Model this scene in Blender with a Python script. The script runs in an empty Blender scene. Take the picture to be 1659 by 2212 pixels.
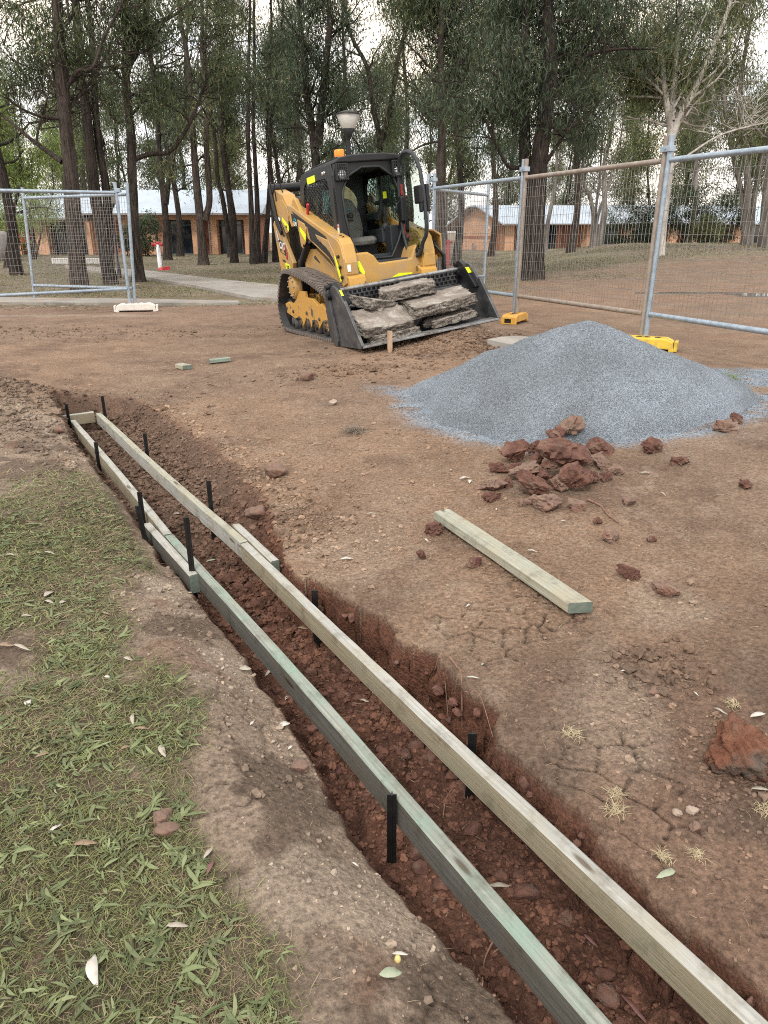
import bpy, bmesh, math, random
import numpy as np
from mathutils import Vector, Matrix, Euler
R_ = math.radians
SC = bpy.context.scene
COL = SC.collection
# ------------------------------------------------------------------ camera, sky, sun, exposure
EYE = np.array([0.0, 0.0, 1.5]); PITCH = R_(21.6)
cam_d = bpy.data.cameras.new('camera'); cam = bpy.data.objects.new('camera', cam_d); COL.objects.link(cam)
cam.location = EYE; cam.rotation_euler = (math.pi/2 - PITCH, 0, 0)
cam_d.sensor_fit = 'VERTICAL'; cam_d.sensor_height = 36.0; cam_d.lens = 36*1534/2212
cam_d.clip_start = 0.05; cam_d.clip_end = 2000
SC.camera = cam
SUN_EL, SUN_AZ = R_(48), R_(200)      # azimuth clockwise from +Y: behind the camera, to its left
W = bpy.data.worlds.new('World'); SC.world = W; W.use_nodes = True
nt = W.node_tree; nt.nodes.clear()
def N(nt, t, **kw):
    n = nt.nodes.new(t)
    for k, v in kw.items(): setattr(n, k, v)
    return n
wo = N(nt, 'ShaderNodeOutputWorld'); bg = N(nt, 'ShaderNodeBackground'); sky = N(nt, 'ShaderNodeTexSky', sky_type='NISHITA')
sky.sun_disc = False; sky.sun_elevation = SUN_EL; sky.sun_rotation = SUN_AZ; sky.air_density = 1.0; sky.dust_density = 1.5
tc = N(nt, 'ShaderNodeTexCoord'); mp = N(nt, 'ShaderNodeMapping'); mp.inputs['Scale'].default_value = (1.0, 1.0, 2.6)
nz = N(nt, 'ShaderNodeTexNoise'); nz.inputs['Scale'].default_value = 2.3; nz.inputs['Detail'].default_value = 7; nz.inputs['Roughness'].default_value = .58
rp = N(nt, 'ShaderNodeValToRGB'); rp.color_ramp.elements[0].position = .30; rp.color_ramp.elements[1].position = .47
nz2 = N(nt, 'ShaderNodeTexNoise'); nz2.inputs['Scale'].default_value = 4.5; nz2.inputs['Detail'].default_value = 5
rp2 = N(nt, 'ShaderNodeValToRGB')
rp2.color_ramp.elements[0].position = .3; rp2.color_ramp.elements[0].color = (8.0, 8.6, 9.6, 1)
rp2.color_ramp.elements[1].position = .72; rp2.color_ramp.elements[1].color = (13.0, 11.2, 9.0, 1)
mx = N(nt, 'ShaderNodeMix', data_type='RGBA')
for a, b in ((tc.outputs['Generated'], mp.inputs[0]), (mp.outputs[0], nz.inputs[0]), (mp.outputs[0], nz2.inputs[0]), (nz.outputs[0], rp.inputs[0]),
             (nz2.outputs[0], rp2.inputs[0]), (rp.outputs[0], mx.inputs[0]), (sky.outputs[0], mx.inputs[6]), (rp2.outputs[0], mx.inputs[7]),
             (mx.outputs[2], bg.inputs[0]), (bg.outputs[0], wo.inputs[0])):
    nt.links.new(a, b)
bg.inputs[1].default_value = 0.11
sun_d = bpy.data.lights.new('sun', 'SUN'); sun = bpy.data.objects.new('sun', sun_d); COL.objects.link(sun)
sun_d.energy = 1.5; sun_d.angle = R_(11); sun_d.color = (1.0, .95, .88)
_sd = Vector((math.sin(SUN_AZ)*math.cos(SUN_EL), math.cos(SUN_AZ)*math.cos(SUN_EL), math.sin(SUN_EL)))
sun.rotation_euler = _sd.to_track_quat('Z', 'Y').to_euler(); sun.location = _sd*30
SC.view_settings.view_transform = 'Standard'; SC.view_settings.look = 'None'; SC.view_settings.gamma = 1
SC.view_settings.exposure = 0.68
SC.render.engine = 'CYCLES'; SC.cycles.max_bounces = 6; SC.cycles.filter_width = 1.05; SC.cycles.use_denoising = False; SC.cycles.transparent_max_bounces = 12
# ------------------------------------------------------------------ helpers
def ray(px, py):                      # a point of the 1659 x 2212 reading of the photograph -> direction in the world
    u = (px-829.5)/1534; v = (1106-py)/1534; c, s = math.cos(PITCH), math.sin(PITCH)
    return np.array([u, c+v*s, -s+v*c])
def at_z(px, py, z):
    r = ray(px, py); return EYE + r*((z-EYE[2])/r[2])
def at_y(px, py, Y):
    r = ray(px, py); return EYE + r*(Y/r[1])
def h2(i, j, seed):
    n = (i.astype(np.int64)*374761393 + j.astype(np.int64)*668265263 + seed*1274126177) & 0xffffffff
    n = ((n ^ (n >> 13))*1274126177) & 0xffffffff
    n = ((n ^ (n >> 15))*2246822519) & 0xffffffff
    return ((n ^ (n >> 16)) & 0xffffff)/float(0xffffff)
def vn(x, y, seed=0):
    i = np.floor(x); j = np.floor(y); fx = x-i; fy = y-j
    fx = fx*fx*(3-2*fx); fy = fy*fy*(3-2*fy)
    a = h2(i, j, seed); b = h2(i+1, j, seed); c = h2(i, j+1, seed); d = h2(i+1, j+1, seed)
    return (a*(1-fx)+b*fx)*(1-fy)+(c*(1-fx)+d*fx)*fy
def fbm(x, y, sc, oct=4, seed=0, gain=.5):
    t = 0; a = 1; n = 0
    for k in range(oct):
        t = t + a*vn(x*sc+17.3*k, y*sc-9.1*k, seed+k); n += a; a *= gain; sc *= 2.03
    return t/n
def voro(x, y, sc, seed=0):
    x = x*sc; y = y*sc; i = np.floor(x); j = np.floor(y)
    f1 = np.full(x.shape, 9.); f2 = np.full(x.shape, 9.); idv = np.zeros(x.shape)
    for di in (-1, 0, 1):
        for dj in (-1, 0, 1):
            cx = i+di+h2(i+di, j+dj, seed); cy = j+dj+h2(i+di, j+dj, seed+7)
            d = np.hypot(x-cx, y-cy); hid = h2(i+di, j+dj, seed+13)
            m = d < f1
            f2 = np.where(m, f1, np.minimum(f2, d)); idv = np.where(m, hid, idv); f1 = np.where(m, d, f1)
    return f1, f2, idv
def ss(a, b, x):
    t = np.clip((x-a)/(b-a), 0, 1); return t*t*(3-2*t)
def mesh_np(name, V, F, mats=None, parent=None, smooth=False, col=None, mi=None, loc=None):
    """one mesh object from numpy verts and faces (n x 3 or n x 4)"""
    V = np.asarray(V, np.float32); F = np.asarray(F, np.int32)
    me = bpy.data.meshes.new(name); k = F.shape[1]
    me.vertices.add(len(V)); me.vertices.foreach_set('co', V.ravel())
    me.loops.add(F.size); me.loops.foreach_set('vertex_index', F.ravel())
    me.polygons.add(len(F)); me.polygons.foreach_set('loop_start', np.arange(0, F.size, k, dtype=np.int32))
    me.polygons.foreach_set('use_smooth', np.full(len(F), smooth))
    if mi is not None: me.polygons.foreach_set('material_index', np.asarray(mi, np.int32))
    if col is not None:
        a = me.color_attributes.new('Col', 'FLOAT_COLOR', 'POINT')
        c = np.ones((len(V), 4), np.float32); c[:, :3] = col; a.data.foreach_set('color', c.ravel())
    me.update(calc_edges=True); me.validate()
    return link(name, me, mats, parent, loc)
def link(name, me, mats=None, parent=None, loc=None):
    o = bpy.data.objects.new(name, me); COL.objects.link(o)
    for m in (mats if isinstance(mats, (list, tuple)) else [mats] if mats else []): me.materials.append(m)
    if parent: o.parent = parent
    if loc is not None: o.location = loc
    return o
def tag(o, label=None, cat=None, group=None, kind=None):
    if label: o['label'] = label
    if cat: o['category'] = cat
    if group: o['group'] = group
    if kind: o['kind'] = kind
    return o
def thing(name, label, cat, loc=(0, 0, 0), rot=(0, 0, 0), group=None):
    o = bpy.data.objects.new(name, None); COL.objects.link(o); o.location = loc; o.rotation_euler = rot
    o.empty_display_size = .1
    return tag(o, label, cat, group)
class MB:
    """collects boxes, prisms, tubes and turned shapes into one mesh"""
    def __init__(s): s.v = []; s.f = []; s.m = []; s.sm = []
    def add(s, V, F, m=0, sm=False):
        b = len(s.v); s.v += [tuple(map(float, p)) for p in V]
        for f in F: s.f.append([b+i for i in f]); s.m.append(m); s.sm.append(sm)
        return s
    def box(s, c, size, rot=None, m=0):
        x, y, z = [q/2 for q in size]; c = Vector(c)
        V = [Vector((i*x, j*y, k*z)) for i in (-1, 1) for j in (-1, 1) for k in (-1, 1)]
        if rot is not None:
            Q = rot if isinstance(rot, Matrix) else Euler(rot).to_matrix()
            V = [Q @ p for p in V]
        return s.add([p+c for p in V], [(0, 1, 3, 2), (4, 6, 7, 5), (0, 4, 5, 1), (2, 3, 7, 6), (0, 2, 6, 4), (1, 5, 7, 3)], m)
    def prism(s, poly, ax, a, b, m=0):
        """polygon in the plane across axis ax (order of the two other axes kept), from a to b"""
        def P(p, t):
            q = list(p); q.insert(ax, t); return q
        n = len(poly); V = [P(p, a) for p in poly]+[P(p, b) for p in poly]
        F = [list(range(n))[::-1], list(range(n, 2*n))]+[(i, (i+1) % n, n+(i+1) % n, n+i) for i in range(n)]
        return s.add(V, F, m)
    def ring(s, outer, inner, ax, a, b, m=0, n=64):
        """plate with a hole: both outlines are seen from the middle of the hole"""
        inner = np.array(inner, float); outer = np.array(outer, float); c = inner.mean(0)
        def shoot(poly, th):
            d = np.array([math.cos(th), math.sin(th)]); best = None
            for i in range(len(poly)):
                p = poly[i]-c; e = poly[(i+1) % len(poly)]-poly[i]; den = d[0]*e[1]-d[1]*e[0]
                if abs(den) < 1e-9: continue
                t = (p[0]*e[1]-p[1]*e[0])/den; u = (p[0]*d[1]-p[1]*d[0])/den
                if t > 0 and -1e-6 <= u <= 1+1e-6 and (best is None or t > best): best = t
            return c+d*(best or 0)
        ths = sorted(set([k*2*math.pi/n for k in range(n)]+[math.atan2(*(q-c)[::-1]) % (2*math.pi) for q in list(outer)+list(inner)]))
        O = [shoot(outer, t) for t in ths]; I = [shoot(inner, t) for t in ths]; k = len(ths)
        def P(p, t):
            q = list(p); q.insert(ax, t); return q
        V = [P(p, a) for p in O]+[P(p, a) for p in I]+[P(p, b) for p in O]+[P(p, b) for p in I]; F = []
        for i in range(k):
            j = (i+1) % k
            F += [(i, j, k+j, k+i), (2*k+i, 3*k+i, 3*k+j, 2*k+j), (i, 2*k+i, 2*k+j, j), (k+i, k+j, 3*k+j, 3*k+i)]
        return s.add(V, F, m)
    def tube(s, pts, r, n=8, m=0, closed=False, cap=True):
        P = [Vector(p) for p in pts]; k = len(P); rr = r if hasattr(r, '__len__') else [r]*k
        V = []; up = None
        for i in range(k):
            a = P[(i-1) % k] if closed or i > 0 else P[i]; b = P[(i+1) % k] if closed or i < k-1 else P[i]
            t = (b-a).normalized()
            if up is None: up = t.orthogonal().normalized()
            up = (up-t*up.dot(t)).normalized(); w = t.cross(up)
            V += [P[i]+(up*math.cos(q*2*math.pi/n)+w*math.sin(q*2*math.pi/n))*rr[i] for q in range(n)]
        F = []
        for i in range(k if closed else k-1):
            j = (i+1) % k
            F += [(i*n+q, i*n+(q+1) % n, j*n+(q+1) % n, j*n+q) for q in range(n)]
        if cap and not closed: s.add(V, F, m, True); s.add(V[:n], [list(range(n))[::-1]], m); s.add(V[-n:], [list(range(n))], m); return s
        return s.add(V, F, m, True)
    def lathe(s, prof, o, n=24, m=0, ax=2):
        """profile of (radius, height) about a line through o"""
        V = []; k = len(prof)
        for r, z in prof:
            for q in range(n):
                a, b = r*math.cos(q*2*math.pi/n), r*math.sin(q*2*math.pi/n)
                p = {2: (a, b, z), 1: (a, z, b), 0: (z, a, b)}[ax]
                V.append((o[0]+p[0], o[1]+p[1], o[2]+p[2]))
        F = [(i*n+q, i*n+(q+1) % n, (i+1)*n+(q+1) % n, (i+1)*n+q) for i in range(k-1) for q in range(n)]
        s.add(V, F, m, True); return s
    def build(s, name, mats, parent=None, bevel=0, loc=None, rot=None, smooth=False):
        me = bpy.data.meshes.new(name); me.from_pydata(s.v, [], s.f)
        me.polygons.foreach_set('material_index', s.m)
        me.polygons.foreach_set('use_smooth', [smooth or q for q in s.sm])
        bm = bmesh.new(); bm.from_mesh(me); bmesh.ops.recalc_face_normals(bm, faces=bm.faces[:]); bm.to_mesh(me); bm.free()
        me.update(); o = link(name, me, mats, parent, loc)
        if rot is not None: o.rotation_euler = rot
        if bevel:
            b = o.modifiers.new('bevel', 'BEVEL'); b.width = bevel; b.segments = 2; b.limit_method = 'ANGLE'; b.angle_limit = R_(40)
        return o
def text_mesh(txt, size, shear=0, bold=0):
    cu = bpy.data.curves.new('txt', 'FONT'); cu.body = txt; cu.size = size; cu.align_x = 'CENTER'; cu.align_y = 'CENTER'; cu.shear = shear
    cu.offset = bold; cu.extrude = .001
    o = bpy.data.objects.new('txt', cu); COL.objects.link(o)
    me = bpy.data.meshes.new_from_object(o.evaluated_get(bpy.context.evaluated_depsgraph_get()))
    V = [v.co.copy() for v in me.vertices]; F = [list(p.vertices) for p in me.polygons]
    bpy.data.objects.remove(o); bpy.data.curves.remove(cu); bpy.data.meshes.remove(me)
    return V, F
# ------------------------------------------------------------------ materials
def mat(name, c1, c2=None, rough=.7, metal=0, scale=6, stretch=(1, 1, 1), detail=5, bump=0, bscale=40, bdist=.01, lo=.35, hi=.65, c3=None, s3=2.5, p3=(.52, .62), coord='Object', attr=False, trans=0, spec=.5):
    """two colours mixed by noise, a third in patches, and fine relief"""
    m = bpy.data.materials.new(name); m.use_nodes = True; t = m.node_tree; b = t.nodes['Principled BSDF']
    b.inputs['Roughness'].default_value = rough; b.inputs['Metallic'].default_value = metal; b.inputs['Specular IOR Level'].default_value = spec
    tc = N(t, 'ShaderNodeTexCoord'); mp = N(t, 'ShaderNodeMapping'); mp.inputs['Scale'].default_value = stretch
    t.links.new(tc.outputs[coord], mp.inputs[0])
    nz = N(t, 'ShaderNodeTexNoise'); nz.inputs['Scale'].default_value = scale; nz.inputs['Detail'].default_value = detail; nz.inputs['Roughness'].default_value = .6
    t.links.new(mp.outputs[0], nz.inputs[0])
    rp = N(t, 'ShaderNodeValToRGB'); e = rp.color_ramp.elements
    e[0].position = lo; e[1].position = hi; e[0].color = (*c1, 1); e[1].color = (*(c2 or c1), 1)
    t.links.new(nz.outputs[0], rp.inputs[0]); out = rp.outputs[0]
    if c3:
        n3 = N(t, 'ShaderNodeTexNoise'); n3.inputs['Scale'].default_value = s3; n3.inputs['Detail'].default_value = 6; n3.inputs['Roughness'].default_value = .65
        t.links.new(tc.outputs[coord], n3.inputs[0])
        r3 = N(t, 'ShaderNodeValToRGB'); r3.color_ramp.elements[0].position = p3[0]; r3.color_ramp.elements[1].position = p3[1]
        t.links.new(n3.outputs[0], r3.inputs[0]); mm = N(t, 'ShaderNodeMix', data_type='RGBA')
        t.links.new(r3.outputs[0], mm.inputs[0]); t.links.new(out, mm.inputs[6]); mm.inputs[7].default_value = (*c3, 1); out = mm.outputs[2]
    if attr:
        at = N(t, 'ShaderNodeVertexColor', layer_name='Col'); mm = N(t, 'ShaderNodeMix', data_type='RGBA', blend_type='MULTIPLY'); mm.inputs[0].default_value = 1
        t.links.new(at.outputs[0], mm.inputs[6]); t.links.new(out, mm.inputs[7]); out = mm.outputs[2]
    t.links.new(out, b.inputs['Base Color'])
    if bump:
        nb = N(t, 'ShaderNodeTexNoise'); nb.inputs['Scale'].default_value = bscale; nb.inputs['Detail'].default_value = 6; nb.inputs['Roughness'].default_value = .65
        t.links.new(mp.outputs[0], nb.inputs[0])
        bp = N(t, 'ShaderNodeBump'); bp.inputs['Strength'].default_value = bump; bp.inputs['Distance'].default_value = bdist
        t.links.new(nb.outputs[0], bp.inputs['Height']); t.links.new(bp.outputs[0], b.inputs['Normal'])
    if trans:
        tr = N(t, 'ShaderNodeBsdfTranslucent'); t.links.new(out, tr.inputs[0]); ms = N(t, 'ShaderNodeMixShader'); ms.inputs[0].default_value = trans
        o = t.nodes['Material Output']; t.links.new(b.outputs[0], ms.inputs[1]); t.links.new(tr.outputs[0], ms.inputs[2]); t.links.new(ms.outputs[0], o.inputs[0])
    return m
def glass(name, col=(.8, .9, .88), rough=.02, mixv=.12):
    m = bpy.data.materials.new(name); m.use_nodes = True; t = m.node_tree; t.nodes.clear(); o = N(t, 'ShaderNodeOutputMaterial')
    tr = N(t, 'ShaderNodeBsdfTransparent'); tr.inputs[0].default_value = (*col, 1); gl = N(t, 'ShaderNodeBsdfGlossy'); gl.inputs['Roughness'].default_value = rough
    fr = N(t, 'ShaderNodeLayerWeight'); fr.inputs[0].default_value = .5; pw = N(t, 'ShaderNodeMath', operation='POWER'); pw.inputs[1].default_value = 4; ad = N(t, 'ShaderNodeMath', operation='ADD'); ad.inputs[1].default_value = mixv*.5
    ms = N(t, 'ShaderNodeMixShader'); t.links.new(fr.outputs[1], pw.inputs[0]); t.links.new(pw.outputs[0], ad.inputs[0]); t.links.new(ad.outputs[0], ms.inputs[0]); t.links.new(tr.outputs[0], ms.inputs[1]); t.links.new(gl.outputs[0], ms.inputs[2]); t.links.new(ms.outputs[0], o.inputs[0])
    return m
M = {}
M['yellow'] = mat('loader_yellow', (.43, .25, .062), (.50, .295, .08), .42, scale=3, bump=.06, bscale=9, c3=(.33, .235, .15), s3=2.6, p3=(.44, .72))
M['worn_yellow'] = mat('worn_yellow', (.48, .26, .05), (.54, .31, .07), .5, scale=5, c3=(.10, .085, .07), s3=5.0, p3=(.56, .6), bump=.1)
M['black'] = mat('black_paint', (.009, .010, .012), (.014, .015, .017), .42, scale=7, bump=.04, bscale=20, c3=(.035, .032, .028), s3=3, p3=(.6, .85), spec=.35)
M['plastic'] = mat('dark_plastic', (.018, .022, .026), (.028, .033, .038), .6, scale=5, bump=.1, bscale=200)
M['cabliner'] = mat('grey_liner', (.05, .058, .06), (.065, .072, .075), .8, scale=4)
M['rubber'] = mat('rubber', (.035, .036, .038), (.05, .05, .05), .75, scale=9, c3=(.16, .12, .095), s3=5, p3=(.5, .72), bump=.2, bscale=60)
M['lug'] = mat('dusty_rubber', (.12, .105, .095), (.19, .16, .14), .85, scale=14, bump=.2, bscale=60)
M['steel'] = mat('bucket_steel', (.045, .048, .053), (.085, .09, .096), .5, .35, scale=5, c3=(.17, .165, .16), s3=3.4, p3=(.5, .72), bump=.15, bscale=25)
M['wornsteel'] = mat('worn_steel', (.26, .27, .28), (.36, .37, .38), .42, .5, scale=12, c3=(.16, .13, .11), s3=8, p3=(.5, .66), bump=.15)
M['chrome'] = mat('lamp_glass', (.6, .62, .64), (.7, .7, .72), .15, .6)
M['seat'] = mat('seat_canvas', (.19, .195, .18), (.25, .25, .23), .9, scale=5, c3=(.17, .15, .13), s3=6, bump=.25, bscale=18, bdist=.02)
M['orange'] = mat('beacon_orange', (.85, .22, .01), (.9, .28, .02), .25, scale=9)
M['hivis'] = mat('hi_vis_yellow', (.72, .86, .0), (.8, .92, .02), .5, scale=8)
M['red'] = mat('red_paint', (.42, .02, .03), (.5, .035, .04), .4, scale=9)
M['white'] = mat('white_paint', (.72, .72, .70), (.8, .8, .78), .5, scale=6)
M['teal'] = mat('teal_paint', (.02, .33, .36), (.03, .4, .42), .5)
M['ink'] = mat('black_ink', (.012, .012, .012), None, .6)
M['glass'] = glass('clear_glass', (.84, .90, .88), .04, .3)
M['cabglass'] = glass('tinted_glass', (.62, .74, .71), .03, .12)
M['galv'] = mat('galvanised_pipe', (.26, .33, .40), (.38, .45, .52), .42, .45, scale=18, c3=(.24, .22, .2), s3=5, p3=(.6, .8), bump=.1, bscale=60)
M['rusty'] = mat('weathered_pipe', (.25, .21, .175), (.34, .29, .25), .65, .2, scale=12, c3=(.36, .37, .37), s3=7, p3=(.55, .7), bump=.15, bscale=60)
M['wire'] = mat('fence_wire', (.22, .21, .2), (.32, .31, .3), .5, .5, scale=3)
M['blockyellow'] = mat('yellow_block', (.60, .40, .035), (.68, .5, .06), .7, scale=7, c3=(.42, .28, .14), s3=9, p3=(.55, .68), bump=.25)
M['blockorange'] = mat('orange_block', (.55, .27, .035), (.62, .36, .06), .7, scale=7, c3=(.36, .24, .14), s3=9, p3=(.52, .66), bump=.25)
M['blockwhite'] = mat('white_block', (.60, .58, .53), (.7, .68, .64), .8, scale=7, c3=(.42, .30, .2), s3=8, p3=(.6, .72), bump=.25)
M['peg'] = mat('black_peg_steel', (.008, .008, .009), (.016, .016, .017), .4, .3, scale=18, c3=(.09, .08, .075), s3=26, p3=(.62, .72), bump=.1)
def wood(name, a, b, c, knots=True):
    m = mat(name, a, b, .78, scale=3.2, stretch=(.8, 34, 34), detail=9, bump=.7, bscale=4.5, bdist=.005, lo=.36, hi=.64, c3=c, s3=3.2, p3=(.44, .66))
    t = m.node_tree; bs = t.nodes['Principled BSDF']; src = bs.inputs['Base Color'].links[0].from_socket
    tc = N(t, 'ShaderNodeTexCoord'); mp = N(t, 'ShaderNodeMapping'); mp.inputs['Scale'].default_value = (3.3, 15, 15); t.links.new(tc.outputs['Object'], mp.inputs[0])
    vo = N(t, 'ShaderNodeTexVoronoi'); vo.inputs['Scale'].default_value = 1.0; t.links.new(mp.outputs[0], vo.inputs[0])
    rp = N(t, 'ShaderNodeValToRGB'); rp.color_ramp.elements[0].position = .10; rp.color_ramp.elements[0].color = (.34, .28, .23, 1); rp.color_ramp.elements[1].position = .17; rp.color_ramp.elements[1].color = (1, 1, 1, 1)
    t.links.new(vo.outputs[0], rp.inputs[0]); mm = N(t, 'ShaderNodeMix', data_type='RGBA', blend_type='MULTIPLY'); mm.inputs[0].default_value = 1
    t.links.new(src, mm.inputs[6]); t.links.new(rp.outputs[0], mm.inputs[7])
    n4 = N(t, 'ShaderNodeTexNoise'); n4.inputs['Scale'].default_value = 9; n4.inputs['Detail'].default_value = 8; n4.inputs['Roughness'].default_value = .7; t.links.new(tc.outputs['Object'], n4.inputs[0])
    r4 = N(t, 'ShaderNodeValToRGB'); r4.color_ramp.elements[0].position = .33; r4.color_ramp.elements[0].color = (.5, .46, .42, 1); r4.color_ramp.elements[1].position = .5; r4.color_ramp.elements[1].color = (1, 1, 1, 1)
    t.links.new(n4.outputs[0], r4.inputs[0]); m5 = N(t, 'ShaderNodeMix', data_type='RGBA', blend_type='MULTIPLY'); m5.inputs[0].default_value = .8
    t.links.new(mm.outputs[2], m5.inputs[6]); t.links.new(r4.outputs[0], m5.inputs[7]); t.links.new(m5.outputs[2], bs.inputs['Base Color'])
    return m
M['pine'] = wood('treated_pine', (.21, .175, .115), (.30, .26, .185), (.25, .235, .165))
M['pine_grey'] = wood('silvered_pine', (.27, .275, .255), (.40, .405, .38), (.33, .315, .26))
M['pine_green'] = wood('green_treated_pine', (.16, .175, .15), (.29, .305, .265), (.20, .28, .235))
M['pine_pale'] = wood('pale_treated_pine', (.24, .25, .20), (.38, .385, .32), (.32, .295, .22))
M['pine_stained'] = wood('stained_pine', (.06, .062, .055), (.105, .107, .095), (.085, .075, .06))
M['pine_dark'] = mat('sawn_end', (.10, .13, .11), (.15, .18, .15), .85, scale=40, bump=.3, bscale=90)
M['stakewood'] = mat('old_stake', (.30, .2, .13), (.42, .3, .2), .85, scale=6, stretch=(8, 8, 1), bump=.4)
M['concrete'] = mat('broken_concrete', (.18, .152, .128), (.32, .285, .25), .92, scale=9, c3=(.42, .40, .36), s3=7, p3=(.56, .66), bump=1, bscale=34, bdist=.03)
M['aggregate'] = mat('broken_face', (.10, .085, .07), (.30, .27, .235), .95, scale=36, lo=.38, hi=.6, c3=(.40, .38, .35), s3=12, p3=(.56, .64), bump=1, bscale=40, bdist=.04)
M['path'] = mat('path_concrete', (.23, .215, .195), (.31, .295, .27), .9, scale=2.5, c3=(.24, .17, .125), s3=.8, p3=(.5, .7), bump=.2, bscale=20)
M['clay'] = mat('red_clay', (.085, .038, .028), (.175, .082, .058), .92, scale=14, c3=(.17, .12, .092), s3=9, p3=(.52, .68), bump=1, bscale=38, bdist=.02)
M['clay_dry'] = mat('dry_clay', (.13, .085, .066), (.25, .165, .125), .95, scale=14, c3=(.13, .06, .042), s3=8, p3=(.5, .66), bump=.8, bscale=30, bdist=.015)
M['stone'] = mat('pale_stone', (.27, .21, .165), (.36, .29, .235), .9, scale=9, bump=.4)
M['gravel'] = None
# ------------------------------------------------------------------ the lie of the land
P0 = np.array([0.72407347, 0.92762538]); D_ = np.array([-.53276133, .84626554]); N_ = np.array([.84626554, .53276133])
def to_sw(x, y): return (x-P0[0])*D_[0]+(y-P0[1])*D_[1], (x-P0[0])*N_[0]+(y-P0[1])*N_[1]
def to_xy(s, w): return P0[0]+s*D_[0]+w*N_[0], P0[1]+s*D_[1]+w*N_[1]
LP = np.array([-.34939679, 10.42869887, .21907825])          # loader stands here
LR = (Euler((0, 0, R_(-65.954))).to_matrix() @ Euler((0, R_(-3.317), 0)).to_matrix() @ Euler((R_(4.812), 0, 0)).to_matrix())
def lw(p): q = LR @ Vector(p); return np.array(q)+LP
_c = [(100, 2100, .08), (100, 1700, .10), (60, 1300, .10), (60, 1050, .13), (400, 2000, .06), (300, 1500, .075), (200, 1150, .08), (640, 2200, .045), (500, 1800, .05),
      (1000, 2080, .0), (860, 1870, .0), (700, 1620, .0), (520, 1340, .02), (360, 1190, .045), (200, 985, .07), (1250, 2212, -.01),
      (640, 1240, .07), (800, 1330, .085), (1070, 1545, .09), (1220, 1740, .085), (1450, 2000, .07), (1650, 2180, .06),
      (1600, 1900, .10), (1600, 1500, .16), (1300, 1250, .17), (1100, 1100, .18), (800, 1000, .15), (1640, 1150, .235), (870, 850, .2), (600, 850, .15), (350, 800, .11), (120, 780, .13),
      (30, 720, .10), (300, 690, .10), (480, 680, .12)]
_k = [at_z(*q) for q in _c]
for p in ((-.95, -.67, -.01), (1.1, -.67, -.02), (1.1, .67, -.02), (-.95, .67, -.01)): _k.append(lw(p))
for q in ((2.0, 8.0, .27), (2.98, 8.13, .21), (3.04, 8.5, .2), (1.98, 11.07, .2), (1.7, 10.6, .22), (2.4, 9.9, .2), (1.2, 6.5, .24), (3.0, 5.2, .29), (4.3, 5.5, .27), (.9, 13.5, .3), (3, 14, .28), (6, 9, .3), (-4.5, 13.4, .1), (-7, 12.6, .1), (-12, 12, .1), (-3.8, 17, .10), (-2, 16, .13),
          (-8, 27, .08), (1.5, 22, .15), (6, 18, .3), (12, 14, .32), (-20, 25, .05), (-3, -3, .1), (4, -3, .1), (8, 2, .22), (-6, 3, .15), (-14, 0, .12), (18, 0, .2)): _k.append(np.array(q))
_k = np.array(_k)
def _tps():
    n = len(_k); d = np.hypot(_k[:, None, 0]-_k[None, :, 0], _k[:, None, 1]-_k[None, :, 1])
    K = np.where(d > 0, d*d*np.log(np.maximum(d, 1e-9)), 0)+np.eye(n)*.05
    P = np.c_[np.ones(n), _k[:, :2]]; A = np.block([[K, P], [P.T, np.zeros((3, 3))]])
    return np.linalg.solve(A, np.r_[_k[:, 2], 0, 0, 0])
_w = _tps()
def smooth_ground(x, y):
    x = np.atleast_1d(np.asarray(x, float)); y = np.atleast_1d(np.asarray(y, float)); sh = x.shape; x = x.ravel(); y = y.ravel(); z = np.empty(len(x))
    for a in range(0, len(x), 60000):
        X = x[a:a+60000]; Y = y[a:a+60000]; d2 = (X[:, None]-_k[None, :, 0])**2+(Y[:, None]-_k[None, :, 1])**2
        z[a:a+60000] = (.5*d2*np.log(np.maximum(d2, 1e-12))) @ _w[:-3]+_w[-3]+_w[-2]*X+_w[-1]*Y
    z = np.clip(z, -.1, .5)
    far = ss(18, 32, np.hypot(x, y-6)); z = z*(1-far)+.08*far
    m = ss(2.5, 11, x-.12*(y-20))*ss(13.5, 34, y)*(1-.75*ss(37, 56, y)); z = z+.85*m                          # grassy rise beyond the right fence
    q = at_z(20, 868, .2); z = z+.26*np.exp(-(((x-q[0]+.25)/.75)**2+((y-q[1]-.1)/.55)**2))                  # spoil heap at the far end of the trench
    q = lw((2.35, .45, 0)); z = z+.13*np.exp(-(((x-q[0])/.55)**2+((y-q[1])/.42)**2))                       # loose soil pushed up under the bucket
    return z.reshape(sh)
_RS = np.array([-3, 0., .2, .45, .58, .7, .88, .93, .97, 1.1, 1.3, 1.36, 1.48, 1.72, 1.9, 2.03, 2.26, 2.6, 2.9, 3.4, 3.87, 4.8, 5.5, 6.1])
_RW = np.array([.06, .06, .06, .075, .09, .09, .10, .12, .185, .155, .2, .225, .17, .165, .13, .12, .10, .13, .19, .24, .29, .30, .26, .22])
_LS = np.array([-3, .2, .42, .56, .7, 1.15, 1.53, 2.06, 2.47, 2.9, 3.64, 4.77, 6.1])
_LW = np.array([-.36, -.34, -.335, -.36, -.375, -.355, -.325, -.305, -.315, -.335, -.315, -.31, -.30])
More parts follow.
